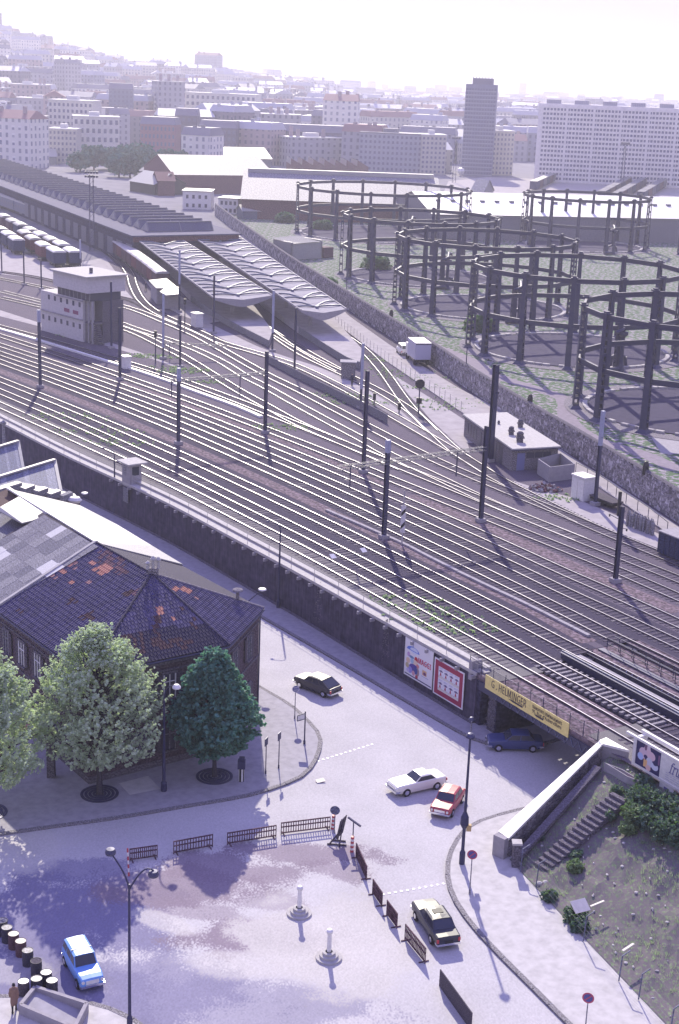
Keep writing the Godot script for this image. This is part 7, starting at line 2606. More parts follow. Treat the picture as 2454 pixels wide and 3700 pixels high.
func goods_hall() -> void:
	var t := thing("goods_hall", "long goods hall with sawtooth glazed roof running back to the left", "hall")
	var h := 6.0
	var NL := G(482, 856, h)
	var NR := G(862, 848, h)
	var FL := G(0, 672, h)
	var dir := (FL - NL).normalized()
	var L := 250.0
	var wv := NR - NL
	# keep the hall square-ended where the photo shows a slanting apron
	var m := MB.new()
	m.prism([NL, NR, NR + dir * L, NL + dir * L], YD, h)
	obj("wall", m, M("hall_wall", 0.085, 0.08, 0.17, 0.9, "hard", 6.0), t)
	m = MB.new()
	m.prism([NL - dir * 0.5 - wv * 0.02, NR + wv * 0.02 - dir * 0.5, NR + wv * 0.02 + dir * L, NL - wv * 0.02 + dir * L], h + 0.002, h + 0.3)
	obj("roof", m, M("hall_roof", 0.10, 0.095, 0.17, 0.85, "soft", 5.0), t)
	m = MB.new()
	m.bar(NL + Vector3(0, -0.5, 0), NR + Vector3(0, -0.5, 0), 0.3, 1.3)
	obj("end_fascia", m, mats.brick_red, t)
	var n := 34
	var pitch := 6.4
	var zz := Basis(wv.normalized(), Vector3.UP, -dir)
	var wl := wv.length() * 0.62
	var proto := {}
	for i in n:
		var o := NL + wv * 0.22 + dir * (6.0 + i * pitch) + Vector3(0, 0.31, 0)
		if i == 0:
			var q := MB.new()   # gable ends and sloping back
			q.quad(Vector3(0, 0, 0), Vector3(0, 1.9, -1.6), Vector3(0, 1.9, -2.0), Vector3(0, 0, -pitch + 0.3)); q.quad(Vector3(wl, 0, 0), Vector3(wl, 1.9, -1.6), Vector3(wl, 1.9, -2.0), Vector3(wl, 0, -pitch + 0.3))
			proto.gable = q.mesh()
			q = MB.new()
			q.quad(Vector3(0, 1.9, -2.0), Vector3(wl, 1.9, -2.0), Vector3(wl, 0, -pitch + 0.3), Vector3(0, 0, -pitch + 0.3))
			proto.slope = q.mesh()
			q = MB.new()
			q.quad(Vector3(0, 1.9, -1.6), Vector3(wl, 1.9, -1.6), Vector3(wl, 0, 0), Vector3(0, 0, 0))
			proto.glass = q.mesh()
			q = MB.new()
			for k in 3: q.bar(Vector3(wl * k / 2.0, 0.05, 0.03), Vector3(wl * k / 2.0, 1.95, -1.57), 0.28, 0.12)
			q.bar(Vector3(0, 1.95, -1.7), Vector3(wl, 1.95, -1.7), 0.5, 0.2); q.bar(Vector3(0, 0.06, 0.1), Vector3(wl, 0.06, 0.1), 0.3, 0.25)
			proto.frame = q.mesh()
		var xf := Transform3D(zz, o)
		var tooth := obj("roof_tooth", proto.glass, M("hall_glass", 0.13, 0.13, 0.22, 0.5, "hard", 2.0), t, xf)
		obj("gable", proto.gable, mats.sheet_pale, tooth)
		obj("slope", proto.slope, M("tooth_slope", 0.20, 0.20, 0.32, 0.7, "hard", 3.0), tooth)
		obj("glazing_bar", proto.frame, mats.asbestos, tooth)
	for i in 26:   # bays of the track side
		m = MB.new()
		var p := NL + dir * (3.0 + i * 7.5) - wv.normalized() * 0.05
		m.box(Transform3D(zz, Vector3(p.x, 2.3, p.z)), Vector3(0.06, 3.6, 4.4))
		obj("bay_opening", m, M("bay_glass", 0.20, 0.20, 0.30, 0.6, "hard", 3.0), t)

# ---------------------------------------------------------------- gasworks
var ring_set := [["A", 8.6, 407.7, 23.5, 16, -81.0, 12.6], ["F", 61.8, 397.8, 16.6, 14, -88.0, 13.2], ["Z", 101.0, 385.0, 16.6, 14, -88.0, 13.2], ["B", 15.1, 322.1, 16.8, 14, -91.0, 13.1], ["C", 25.6, 281.1, 16.8, 14, -91.0, 13.2], ["D", 36.4, 238.4, 16.8, 14, -93.0, 13.6], ["E", 47.6, 194.5, 16.8, 14, -91.5, 13.7]]

func gasworks() -> void:
	# lane
	var m := MB.new()
	m.prism(px([[840, 835], [950, 915], [1040, 990], [1110, 1070], [1200, 1157], [1396, 1304], [1666, 1487], [1860, 1610], [2020, 1690], [2140, 1742], [2300, 1850], [2454, 1952], [2560, 2020], [2560, 1960], [2454, 1902], [2208, 1738], [2100, 1673], [1915, 1545], [1793, 1472], [1660, 1403], [1540, 1330], [1400, 1240], [1260, 1140], [1180, 1062], [1100, 1003], [1000, 930], [880, 838]], 0.0), YD, 0.0)
	struct("lane", m, mats.yard_sand)
	# works ground
	m = MB.new()
	var wl := px([[780, 735], [870, 800], [960, 862], [1060, 930], [1180, 1003], [1300, 1077], [1424, 1151], [1551, 1226], [1704, 1325], [1915, 1452], [2100, 1556], [2454, 1766], [2640, 1880]], 3.1)
	var gr := []
	for p in wl: gr.append(Vector3(p.x, 0, p.z))
	m.prism(gr + [Vector3(150, 0, -130), Vector3(260, 0, -470), Vector3(0, 0, -470)], -0.05, -0.05)
	struct("works_ground", m, mats.gas_ground)
	m = MB.new()
	m.prism([Vector3(-300, 0, -300), Vector3(-20, 0, -300), Vector3(40, 0, -480), Vector3(-300, 0, -520)], -0.24, -0.24)
	struct("goods_yard_ground", m, mats.plain)
	var line := spline(gr, 2.0)
	var w := thing("works_wall", "long rough stone wall between the lane and the gasworks", "wall")
	m = MB.new()
	m.sweep(line, [Vector2(-0.25, -0.3), Vector2(-0.25, 3.0), Vector2(0.25, 3.0), Vector2(0.3, -0.3)])
	obj("wall", m, mats.rubble_wall, w)
	m = MB.new()
	m.sweep(line, [Vector2(-0.32, 3.0), Vector2(-0.1, 3.14), Vector2(0.1, 3.14), Vector2(0.34, 3.0)])
	obj("coping", m, mats.stone, w)
	# proud stones on the lane face
	var sm := MB.new()
	sm.box(Transform3D(), Vector3(0.42, 0.26, 0.12))
	var xf := []
	for i in line.size():
		var p: Vector3 = line[i]
		if p.z < -300: continue
		var r := MB.side(line, i)
		for k in 22:
			xf.append(Transform3D(Basis(r.cross(Vector3.UP), Vector3.UP, r).scaled_local(Vector3(rnd(0.6, 1.3), rnd(0.6, 1.3), 1)), p + r * 0.27 + r.cross(Vector3.UP) * rnd(-1, 1) + Vector3(0, rnd(0.15, 2.8), 0)))
	copies("facing_stones", sm.mesh(), M("wall_stone", 0.52, 0.48, 0.54, 0.95, "hard", 3.0), xf, w)
	var bare := M("bare_earth", 0.27, 0.235, 0.275, 0.95, "soft", 6.0)
	struct("worn_path", strip(spline(px([[1290, 1100], [1420, 1165], [1560, 1245], [1700, 1300], [1800, 1360], [1930, 1400], [2040, 1440], [2060, 1520], [2160, 1590], [2330, 1640], [2454, 1700]], -0.05)), -1.1, 1.4, -0.042), bare)
	m = MB.new()
	m.prism(px([[2350, 1575], [2470, 1590], [2470, 1640], [2390, 1640]], -0.05), -0.05, -0.036)
	struct("concrete_pad", m, mats.concrete)
	var k := 0
	var names := {"A": "largest and farthest", "F": "far right", "Z": "right edge", "B": "second nearest the station", "C": "middle", "D": "second nearest", "E": "nearest"}
	for q in ring_set:
		gasholder(q, names[q[0]])
		k += 1
	# dark hatch posts looking over the wall
	for q in [[1414, 1140, "dark stone post on the works wall near the middle holder"], [1915, 1452, "dark stone post on the works wall above the flat-roofed hut"], [2333, 1700, "dark rounded post on the works wall at right"]]:
		m = MB.new()
		m.lathe(Vector3.ZERO, [Vector2(0.34, -0.4), Vector2(0.34, 0.5), Vector2(0.2, 0.95), Vector2(0, 1.05)], 10)
		tag(obj("wall_post", m, mats.black, self, G(q[0], q[1], 3.0)), q[2], "post", "posts on the works wall")
	var hut := thing("valve_hut", "derelict pale walled shed with fallen roof beside the works wall", "shed", G(1075, 930, 0))
	hut.rotation.y = 0.7
	m = MB.new()
	m.bx(-4.5, 0, -3.5, 4.5, 4.0, -3.1); m.bx(-4.5, 0, -3.5, -4.1, 4.0, 3.5); m.bx(-4.5, 0, 3.1, 4.5, 3.8, 3.5); m.bx(4.1, 0, -3.5, 4.5, 4.2, 3.5)
	obj("wall", m, mats.sheet_pale, hut)
	m = MB.new()
	m.quad(Vector3(-4.8, 4.3, -3.8), Vector3(3.0, 4.6, -3.8), Vector3(3.4, 3.9, 3.8), Vector3(-4.8, 3.7, 3.8))
	obj("roof", m, mats.asbestos, hut)
	m = MB.new()
	m.bx(5.2, 0, 0.5, 8.0, 2.4, 3.4)
	tag(obj("red_tank", m, mats.rust_red, hut), "", "")
	hut.get_node("red_tank").remove_meta("label"); hut.get_node("red_tank").remove_meta("category")
	for q in [[1250, 1000, 1105], [1680, 1250, 1392]]:
		var b := G(q[0], q[2], 0)
		var t := thing("lane_lamp", "slender dark lamp post on the lane, " + ("far one beyond the canopy" if q[0] < 1500 else "near one ahead of the lorry"), "street lamp", b, 0.0, "lamp posts along the lane")
		m = MB.new()
		m.tube(Vector3.ZERO, Vector3(0, HT(b, q[1]), 0), 0.09, 0.06, 8)
		obj("pole", m, mats.iron, t)
		m = MB.new()
		m.bar(Vector3(0, HT(b, q[1]), 0), Vector3(-0.8, HT(b, q[1]) + 0.3, 0.2), 0.06, 0.06)
		obj("arm", m, mats.iron, t)
	# shrubs
	var leaf := leaf_mesh(0.35)
	for q in [[1180, 1030, 2.2, "beside the works wall near the derelict shed"], [1030, 795, 3.2, "against the red brick shed at the far holder"], [1360, 960, 3.5, "inside the second holder frame"], [1165, 820, 3.0, "behind the posts of the far holder"], [1735, 1180, 3.0, "between the two nearest holder frames"]]:
		var p := G(q[0], q[1], 0.6)
		var t := thing("shrub", "dark green shrub " + q[3], "shrub", Vector3.ZERO, 0.0, "shrubs in the gasworks")
		xf = []
		for i in 500:
			var dv = Vector3(rnd(-1, 1), rnd(-0.3, 1), rnd(-1, 1)).normalized() * pow(rng.randf(), 0.4) * q[2]
			xf.append(Transform3D(Basis.from_euler(Vector3(rnd(-1, 1), rnd(0, 6), rnd(-1, 1))).scaled(Vector3.ONE * rnd(0.6, 1.3)), p + dv * Vector3(1, 0.7, 1)))
		copies("foliage", leaf, mats.bush_leaf, xf, t)
		m = MB.new()
		m.tube(p - Vector3(0, 0.8, 0), p + Vector3(0.2, 0.8, 0), 0.1, 0.03, 6)
		obj("stem", m, mats.bark, t)

func gasholder(q: Array, which: String) -> void:
	var c := Vector3(q[1], 0, -q[2])
	var R: float = q[3]
	var n: int = q[4]
	var H: float = q[6]
	var t := thing("gasholder_frame", "round dark iron gasholder frame without its tank, " + which + " of the group", "gasholder frame", c, 0.0, "gasholder frames")
	var near: bool = q[2] < 300.0
	var m := MB.new()
	var floor_r := R - 1.9
	var disc := []
	for i in 48: disc.append(Vector3(cos(TAU * i / 48.0) * floor_r, 0, sin(TAU * i / 48.0) * floor_r))
	m.prism(disc, 0.0, 0.06)
	obj("tank_floor", m, mats.tank_floor, t)
	# coping slabs round the tank
	var ns := int(TAU * (R - 1.45) / 1.25)
	var sl := MB.new()
	sl.box(Transform3D(), Vector3(1.08, 0.3, 0.62))
	var slm := sl.mesh()
	for i in ns:
		if rng.randf() < 0.06: continue
		var a := TAU * i / ns
		obj("coping_slab", slm, mats.concrete if rng.randf() < 0.25 else mats.pale_concrete, t, Transform3D(Basis(Vector3.UP, -a + PI / 2), Vector3(cos(a) * (R - 1.5), 0.16, sin(a) * (R - 1.5))))
	m = MB.new()
	m.lathe(Vector3.ZERO, [Vector2(R - 1.2, 0), Vector2(R - 1.2, 0.02), Vector2(R + 1.3, 0.012), Vector2(R + 1.3, 0)], 48)
	obj("apron", m, mats.stone_pale, t)
	# columns: tapered lattice boxes on spread feet
	var col := MB.new()
	var wb := 0.40
	var wt := 0.24
	for s in [-1.0, 1.0]:
		col.quad(Vector3(-wt, H, wt * s), Vector3(wt, H, wt * s), Vector3(wb, 0.5, wb * s), Vector3(-wb, 0.5, wb * s))
		col.bar(Vector3(wb * s, 0.5, -wb * 0.8), Vector3(wt * s, H, -wt * 0.8), 0.13, 0.13); col.bar(Vector3(wb * s, 0.5, wb * 0.8), Vector3(wt * s, H, wt * 0.8), 0.13, 0.13)
	for i in 13 if near else 7:
		var y0 := 0.5 + (H - 0.5) * i / (13 if near else 7)
		var ww := lerpf(wb, wt, (y0 - 0.5) / (H - 0.5))
		for s in [-1.0, 1.0]: col.bar(Vector3(ww * s, y0, -ww), Vector3(ww * s, y0 + 0.02, ww), 0.1, 0.42)
	col.quad(Vector3(-wb, 0.5, wb), Vector3(wb, 0.5, wb), Vector3(0.85, 0, 0.85), Vector3(-0.85, 0, 0.85)); col.quad(Vector3(wb, 0.5, -wb), Vector3(-wb, 0.5, -wb), Vector3(-0.85, 0, -0.85), Vector3(0.85, 0, -0.85))
	col.quad(Vector3(wb, 0.5, wb), Vector3(wb, 0.5, -wb), Vector3(0.85, 0, -0.85), Vector3(0.85, 0, 0.85)); col.quad(Vector3(-wb, 0.5, -wb), Vector3(-wb, 0.5, wb), Vector3(-0.85, 0, 0.85), Vector3(-0.85, 0, -0.85))
	col.bx(-0.48, H, -0.48, 0.48, H + 0.22, 0.48)
	col.bx(-0.3, H + 0.22, -0.3, 0.3, H + 0.45, 0.3)
	var cm := col.mesh()
	var P := []
	for i in n:
		var a := deg_to_rad(q[5] + 360.0 * i / n)
		var p := Vector3(sin(a) * R, 0, -cos(a) * R)
		P.append(p)
		obj("column", cm, mats.iron, t, Transform3D(Basis(Vector3.UP, -a), p))
	for y in [H - 0.35, H * 0.475]:
		for i in n:
			m = MB.new()
			var a: Vector3 = P[i] + Vector3(0, y, 0)
			var b: Vector3 = P[(i + 1) % n] + Vector3(0, y, 0)
			m.bar(a, b, 0.10, 0.62 if y > 9 else 0.66); m.bar(a + Vector3(0, 0.33, 0), b + Vector3(0, 0.33, 0), 0.34, 0.07); m.bar(a - Vector3(0, 0.33, 0), b - Vector3(0, 0.33, 0), 0.34, 0.07)
			obj("girder", m, mats.iron, t)
	# gas pipes: one inside, one outside, joined by a crooked pipe
	var an := deg_to_rad(163.0)
	var e := Vector3(sin(an), 0, -cos(an))
	var s := e.cross(Vector3.UP)
	m = MB.new()
	var hp := 6.2
	var o := e * (R + 0.6)
	m.lathe(o, [Vector2(0.7, 0), Vector2(0.55, 0.5), Vector2(0.34, 1.2), Vector2(0.32, hp - 1.0), Vector2(0.75, hp - 0.6), Vector2(0.75, hp - 0.2), Vector2(0, hp - 0.2)], 12)
	obj("outer_pipe", m, mats.iron, t)
	var i0 := e * (R - 3.4) + s * -1.6
	m = MB.new()
	m.lathe(i0, [Vector2(0.24, 1.6), Vector2(0.24, hp), Vector2(0, hp)], 10)
	m.path([i0 + Vector3(0, 1.8, 0), i0 + s * 1.1 + Vector3(0, 1.4, 0), i0 + s * 1.35 + Vector3(0, 0.1, 0)], 0.3, 0.3, 8); m.path([i0 + Vector3(0, 1.8, 0), i0 - s * 1.1 + Vector3(0, 1.4, 0), i0 - s * 1.35 + Vector3(0, 0.1, 0)], 0.3, 0.3, 8)
	obj("inner_pipe", m, mats.iron, t)
	m = MB.new()
	m.path([o + s * 1.3 + Vector3(0, hp - 0.3, 0), o + Vector3(0, hp + 0.1, 0), o.lerp(i0, 0.5) + Vector3(0, hp + 0.5, 0), i0 + Vector3(0, hp + 0.55, 0), i0 - s * 0.7 + Vector3(0, hp + 0.3, 0), i0 - s * 0.7 + Vector3(0, hp - 0.5, 0)], 0.3, 0.3, 8)
	obj("cross_pipe", m, mats.iron, t)
	m = MB.new()
	m.path([o + s * 0.4 + Vector3(0, 0.45, 0.3), o + s * 2.6 + Vector3(0, 0.4, 0.8)], 0.36, 0.36, 8)
	obj("stub_pipe", m, mats.iron, t)

# ---------------------------------------------------------------- far plain, sheds and city
func land(x: float, z: float) -> float:      # level of the land far behind the yard
	var d := sqrt(x * x + z * z)
	var a := x / maxf(z, 1.0)
	var hh := 0.0
	var k := [[-0.5, 95.0], [-0.24, 62.0], [-0.2, 44.0], [-0.162, 27.0], [-0.096, 20.0], [-0.066, 11.0], [0.0, 0.0], [1.0, -4.0]]
	for i in k.size() - 1:
		if a >= k[i][0] and a <= k[i + 1][0]: hh = lerpf(k[i][1], k[i + 1][1], (a - k[i][0]) / (k[i + 1][0] - k[i][0]))
	return -0.3 + hh * smoothstep(700, 1900, d) - 9.0 * smoothstep(900, 2600, d) * smoothstep(-0.1, 0.05, a)

func facade(key: String, wall: Color, glass: Color, cols: int, rows: int, mix := 0.25, bands := false) -> StandardMaterial3D:
	var im := Image.create(cols * 16, rows * 16, false, Image.FORMAT_RGB8)
	im.fill(wall.linear_to_srgb())
	var r := RandomNumberGenerator.new()
	r.seed = hash(key)
	for y in rows:
		if bands: im.fill_rect(Rect2i(0, y * 16, cols * 16, 2), (wall * 0.72).linear_to_srgb())
		for x in cols:
			var g := glass.lerp(wall, r.randf() * mix)
			im.fill_rect(Rect2i(x * 16 + (3 if bands else 5), y * 16 + 4, 10 if bands else 6, 9), g.linear_to_srgb())
			if r.randf() < 0.2: im.fill_rect(Rect2i(x * 16 + 4, y * 16 + 4, 8, 4), (wall * 1.15).linear_to_srgb())
	im.generate_mipmaps()
	return tex_mat(key, im, 0.85)

func block_mesh(w: float, h: float, d: float, cw := 3.0, ch := 3.0, cols := 8, rows := 8) -> MB:
	var m := MB.new()
	var x := w / 2
	var z := d / 2
	var uw := w / cw / cols
	var ud := d / cw / cols
	var v := h / ch / rows
	var at := rng.randi_range(0, cols) / float(cols)
	m.quad(Vector3(-x, h, z), Vector3(x, h, z), Vector3(x, 0, z), Vector3(-x, 0, z), Rect2(at, -v, uw, v))
	m.quad(Vector3(x, h, -z), Vector3(-x, h, -z), Vector3(-x, 0, -z), Vector3(x, 0, -z), Rect2(at, -v, uw, v))
	m.quad(Vector3(x, h, z), Vector3(x, h, -z), Vector3(x, 0, -z), Vector3(x, 0, z), Rect2(at, -v, ud, v))
	m.quad(Vector3(-x, h, -z), Vector3(-x, h, z), Vector3(-x, 0, z), Vector3(-x, 0, -z), Rect2(at, -v, ud, v))
	return m

func roof_mesh(w: float, h: float, d: float, kind: int) -> MB:
	var m := MB.new()
	var x := w / 2 + 0.2
	var z := d / 2 + 0.2
	if kind == 0:
		m.bx(-x, h, -z, x, h + 0.5, z); m.bx(-x * 0.3, h + 0.5, -z * 0.4, x * 0.15, h + 2.2, z * 0.3)
	else:
		var r := 3.2
		var i := 0.72 if kind == 1 else 0.05
		m.quad(Vector3(-x, h, z), Vector3(x, h, z), Vector3(x * 0.92, h + r, z * i), Vector3(-x * 0.92, h + r, z * i)); m.quad(Vector3(x, h, -z), Vector3(-x, h, -z), Vector3(-x * 0.92, h + r, -z * i), Vector3(x * 0.92, h + r, -z * i))
		m.quad(Vector3(x, h, z), Vector3(x, h, -z), Vector3(x * 0.92, h + r, -z * i), Vector3(x * 0.92, h + r, z * i)); m.quad(Vector3(-x, h, -z), Vector3(-x, h, z), Vector3(-x * 0.92, h + r, z * i), Vector3(-x * 0.92, h + r, -z * i))
		m.quad(Vector3(-x * 0.92, h + r, -z * i), Vector3(x * 0.92, h + r, -z * i), Vector3(x * 0.92, h + r, z * i), Vector3(-x * 0.92, h + r, z * i))
	return m

func chimneys(w: float, h: float, d: float, n: int) -> MB:
	var m := MB.new()
	for k in n:
		var x := rnd(-0.45, 0.45) * w
		var z := rnd(-0.4, 0.4) * d
		m.bx(x - 0.9, h, z - 0.3, x + 0.9, h + rnd(3.5, 5.0), z + 0.3)
	return m

func far_block(label: String, x0: float, x1: float, ytop: float, ybase: float, depth: float, mat: Material, roof: Material, floors: int, bays: int, dist := 0.0, turn := 0.0, category := "apartment block") -> Array:
	# a block seen between two bearings, standing where its foot meets the land
	var xm := (x0 + x1) / 2.0
	var p := G(xm, ybase, -0.3)
	if dist > 0.0:
		var b := bearing(xm, ybase)
		p = b * (dist / -b.z) + Vector3(0, EYE, 0)
		p.y = land(p.x, -p.z)
	var w := (x1 - x0) / SC(p)
	var h := HT(p, ytop) - p.y
	var t := thing("apartment_block", label, category, p, turn)
	return [t, w, h, p]

func window_grid(t: Node3D, w: float, h: float, z: float, bays: Array, floors: int, y0: float, fh: float, ww: float, wh: float, mat: Material, limit := 300) -> void:
	var m := MB.new()
	m.box(Transform3D(), Vector3(ww, wh, 0.16))
	var mesh := m.mesh()
	var rest := []
	var k := 0
	for f in floors:
		for x in bays:
			var p := Transform3D(Basis(), Vector3(x, y0 + f * fh, z))
			if k < limit: obj("window", mesh, mat, t, p)
			else: rest.append(p)
			k += 1
	if rest: copies("window_rows", mesh, mat, rest, t)

func city() -> void:
	# land: a broad sheet with the hill on the left
	var m := MB.new()
	var zs := [300.0, 420, 560, 700, 850, 1000, 1200, 1400, 1600, 1800, 2000, 2300, 2700, 3200, 3900, 4800, 6000]
	for i in zs.size() - 1:
		for j in 48:
			var f := func(z: float, k: int) -> Vector3:
				var x := (-0.55 + 1.1 * k / 48.0) * z
				return Vector3(x, land(x, z) - (0.06 if z < 500 else 0.0), -z)
			m.quad(f.call(zs[i + 1], j), f.call(zs[i + 1], j + 1), f.call(zs[i], j + 1), f.call(zs[i], j))
	struct("plain", m, mats.plain)
	far_sheds()
	var fac := []
	for q in [["facade_cream", Color(0.50, 0.48, 0.47), Color(0.12, 0.12, 0.2), 0.35], ["facade_grey", Color(0.33, 0.32, 0.38), Color(0.09, 0.09, 0.16), 0.3], ["facade_blue", Color(0.24, 0.24, 0.34), Color(0.07, 0.07, 0.14), 0.25], ["facade_white", Color(0.66, 0.64, 0.62), Color(0.16, 0.16, 0.25), 0.4], ["facade_dark", Color(0.16, 0.145, 0.21), Color(0.05, 0.05, 0.10), 0.3], ["facade_rose", Color(0.36, 0.28, 0.31), Color(0.10, 0.09, 0.15), 0.3]]:
		fac.append(facade(q[0], q[1], q[2], 8, 8, q[3]))
	var roofs := [M("roof_zinc", 0.36, 0.36, 0.44, 0.6), M("roof_slate", 0.16, 0.15, 0.22, 0.7), M("roof_red", 0.26, 0.15, 0.17, 0.8), M("roof_pale", 0.55, 0.54, 0.55, 0.7)]
	landmark_blocks(fac, roofs)
	# ordinary streets: rows of houses, nearest ones as things, the rest as one distant mass
	var names := ["cream", "grey", "blue-grey", "white", "dark", "rose"]
	var rn := ["grey zinc", "dark slate", "dull red", "pale flat"]
	var far := []
	for k in 6: far.append(MB.new())
	var far_roof := [MB.new(), MB.new(), MB.new(), MB.new()]
	var z := 640.0
	var count := 0
	while z < 3600.0:
		var x := -0.245 * z
		while x < 0.245 * z:
			var w := rnd(13, 34)
			var d := rnd(11, 16)
			var px_ := x + w / 2
			var zz := z + rnd(-22, 22)
			var a := px_ / zz
			x += w + (rnd(6, 22) if rng.randf() < 0.35 else 0.6)
			# keep the rail yard, the square and the foreground of the landmark blocks open
			if zz < 690 and a > -0.06: continue
			if zz < 760 and a > 0.06: continue
			if zz < 720 and a < -0.10 and a > -0.21: continue
			if zz < 1150 and a > 0.125: continue
			var h := rnd(12, 22) if zz < 1500 else rnd(13, 25)
			if rng.randf() < 0.05: h *= 1.5
			if a > 0.0: h *= 0.85
			var kf := [0, 1, 1, 2, 3, 3, 4, 5, 0, 1][rng.randi_range(0, 9)] as int
			var kr := [0, 0, 1, 2, 3, 1, 0][rng.randi_range(0, 6)] as int
			var rk := 0 if kr == 3 else (1 if rng.randf() < 0.6 else 2)
			var p := Vector3(px_, land(px_, zz) - 0.5, -zz)
			var turn := rnd(-0.5, 0.5) if rng.randf() < 0.6 else rnd(-1.4, 1.4)
			if count < 240 and zz < 1350:
				var side := "left of the trees" if a < -0.18 else "behind the trees" if a < -0.1 else "behind the goods sheds" if a < 0.04 else "near the tower" if a < 0.12 else "behind the long white slab"
				var rank := "in the front rows" if zz < 800 else "in the middle rows" if zz < 1050 else "in the back rows"
				var t := thing("town_house", "%s %d-storey house, %s roof, %s, %s, %d from left" % [names[kf], int(h / 3.0), rn[kr], side, int((a + 0.25) * 200.0)], "town house", p, turn, "town houses below the hill")
				obj("wall", block_mesh(w, h, d), fac[kf], t)
				obj("roof", roof_mesh(w, h, d, rk), roofs[kr], t)
				obj("chimney", chimneys(w, h, d, 3), roofs[kr] if kr < 2 else fac[5], t)
				count += 1
			else:
				var tr := Transform3D(Basis(Vector3.UP, turn), p)
				far[kf].add(block_mesh(w, h, d), tr)
				far_roof[kr].add(roof_mesh(w, h, d, rk), tr)
				if zz < 2200: far_roof[kr].add(chimneys(w, h, d, 2), tr)
		z += rnd(34, 46) * (1.0 + z / 2600.0)
	var mass := Node3D.new()
	mass.name = "distant_city"
	add_child(mass)
	mass.set_meta("label", "mass of distant town houses fading into the haze up to the skyline"); mass.set_meta("category", "city"); mass.set_meta("kind", "stuff")
	for k in 6: stuff(obj("house_rows", far[k], fac[k], mass))
	for k in 4: stuff(obj("roof_rows", far_roof[k], roofs[k], mass))
	# spires and far towers
	for q in [[1146, 305, 350, 2600.0, 3.0, "thin church spire on the left of the far skyline"], [1344, 318, 352, 2600.0, 3.5, "dark church spire in the far skyline right of the first"]]:
		var b := bearing(q[0], q[2])
		var p = b * (q[3] / -b.z) + Vector3(0, EYE, 0)
		p.y = land(p.x, -p.z)
		var hh = HT(p, q[1]) - p.y
		var t := thing("church_spire", q[5], "church spire", p, 0.0, "church spires on the skyline")
		m = MB.new()
		m.bx(-4, 0, -4, 4, hh * 0.55, 4)
		obj("tower", m, fac[2], t)
		m = MB.new()
		m.lathe(Vector3(0, hh * 0.55, 0), [Vector2(5, 0), Vector2(0, hh * 0.45)], 6)
		obj("spire", m, roofs[1], t)
	for q in [[1870, 1896, 300, 4000.0, "tall pale far tower in the haze right of the dark tower"], [1815, 1865, 350, 3400.0, "broad hazy far block right of the dark tower"], [1925, 1990, 338, 4200.0, "low wide hazy far block above the white slab"], [1565, 1610, 306, 3800.0, "hazy far tower left of the dark tower"], [1618, 1665, 314, 3800.0, "hazy far block just left of the dark tower"], [1375, 1400, 304, 3900.0, "small hazy far tower on the skyline"]]:
		var r := far_block(q[4], q[0], q[1], q[2], 400, 20, null, null, 0, 0, q[3], 0.0, "tower")
		obj("wall", block_mesh(r[1], r[2], 18), fac[1], r[0])
	# wood of big trees behind the goods hall
	var leaf := leaf_mesh(0.62)
	var lm := M("far_leaf", 1, 1, 1, 0.8)
	lm.vertex_color_use_as_albedo = true
	lm.backlight_enabled = true
	lm.backlight = Color(0.25, 0.35, 0.25)
	var i2 := 0
	for q in [[290, 622, 545], [340, 615, 522], [395, 612, 532], [450, 622, 525], [505, 612, 515], [545, 628, 540], [600, 622, 538], [650, 614, 545], [690, 600, 552], [430, 640, 556], [470, 642, 550]]:
		var p := G(q[0], q[1], -0.3)
		var hh := HT(p, q[2])
		var t := thing("park_tree", "round dark green park tree behind the goods hall, %s" % ["leftmost of the row", "second from the left", "third from the left", "fourth from the left, in the back", "tallest in the middle", "in front of the tallest one", "sixth from the left", "near the right end", "rightmost, small", "low one in front at left", "pale one in front at left"][i2], "tree", p, 0.0, "park trees behind the goods hall")
		m = MB.new()
		m.tube(Vector3.ZERO, Vector3(0, hh * 0.5, 0), 0.4, 0.2, 7)
		obj("trunk", m, mats.bark, t)
		var xf := []
		var cols := []
		for k in 850:
			var dv := Vector3(rnd(-1, 1), rnd(-1, 1), rnd(-1, 1)).normalized()
			var lob := 0.82 + 0.28 * sin(dv.x * 5 + i2) * cos(dv.z * 4 + dv.y * 3)
			var rr := pow(rng.randf(), 0.3) * lob
			xf.append(Transform3D(Basis.from_euler(Vector3(rnd(-1, 1), rnd(0, 6), rnd(-1, 1))).scaled(Vector3.ONE * rnd(0.6, 1.3)), Vector3(0, hh * 0.58, 0) + dv * rr * Vector3(hh * 0.62, hh * 0.52, hh * 0.62)))
			var g := rnd(0.7, 1.3)
			cols.append(Color(0.075 * g, 0.17 * g, 0.14 * g) if i2 < 10 else Color(0.08 * g, 0.15 * g, 0.11 * g))
		copies("crown", leaf, lm, xf, t, cols)
		i2 += 1

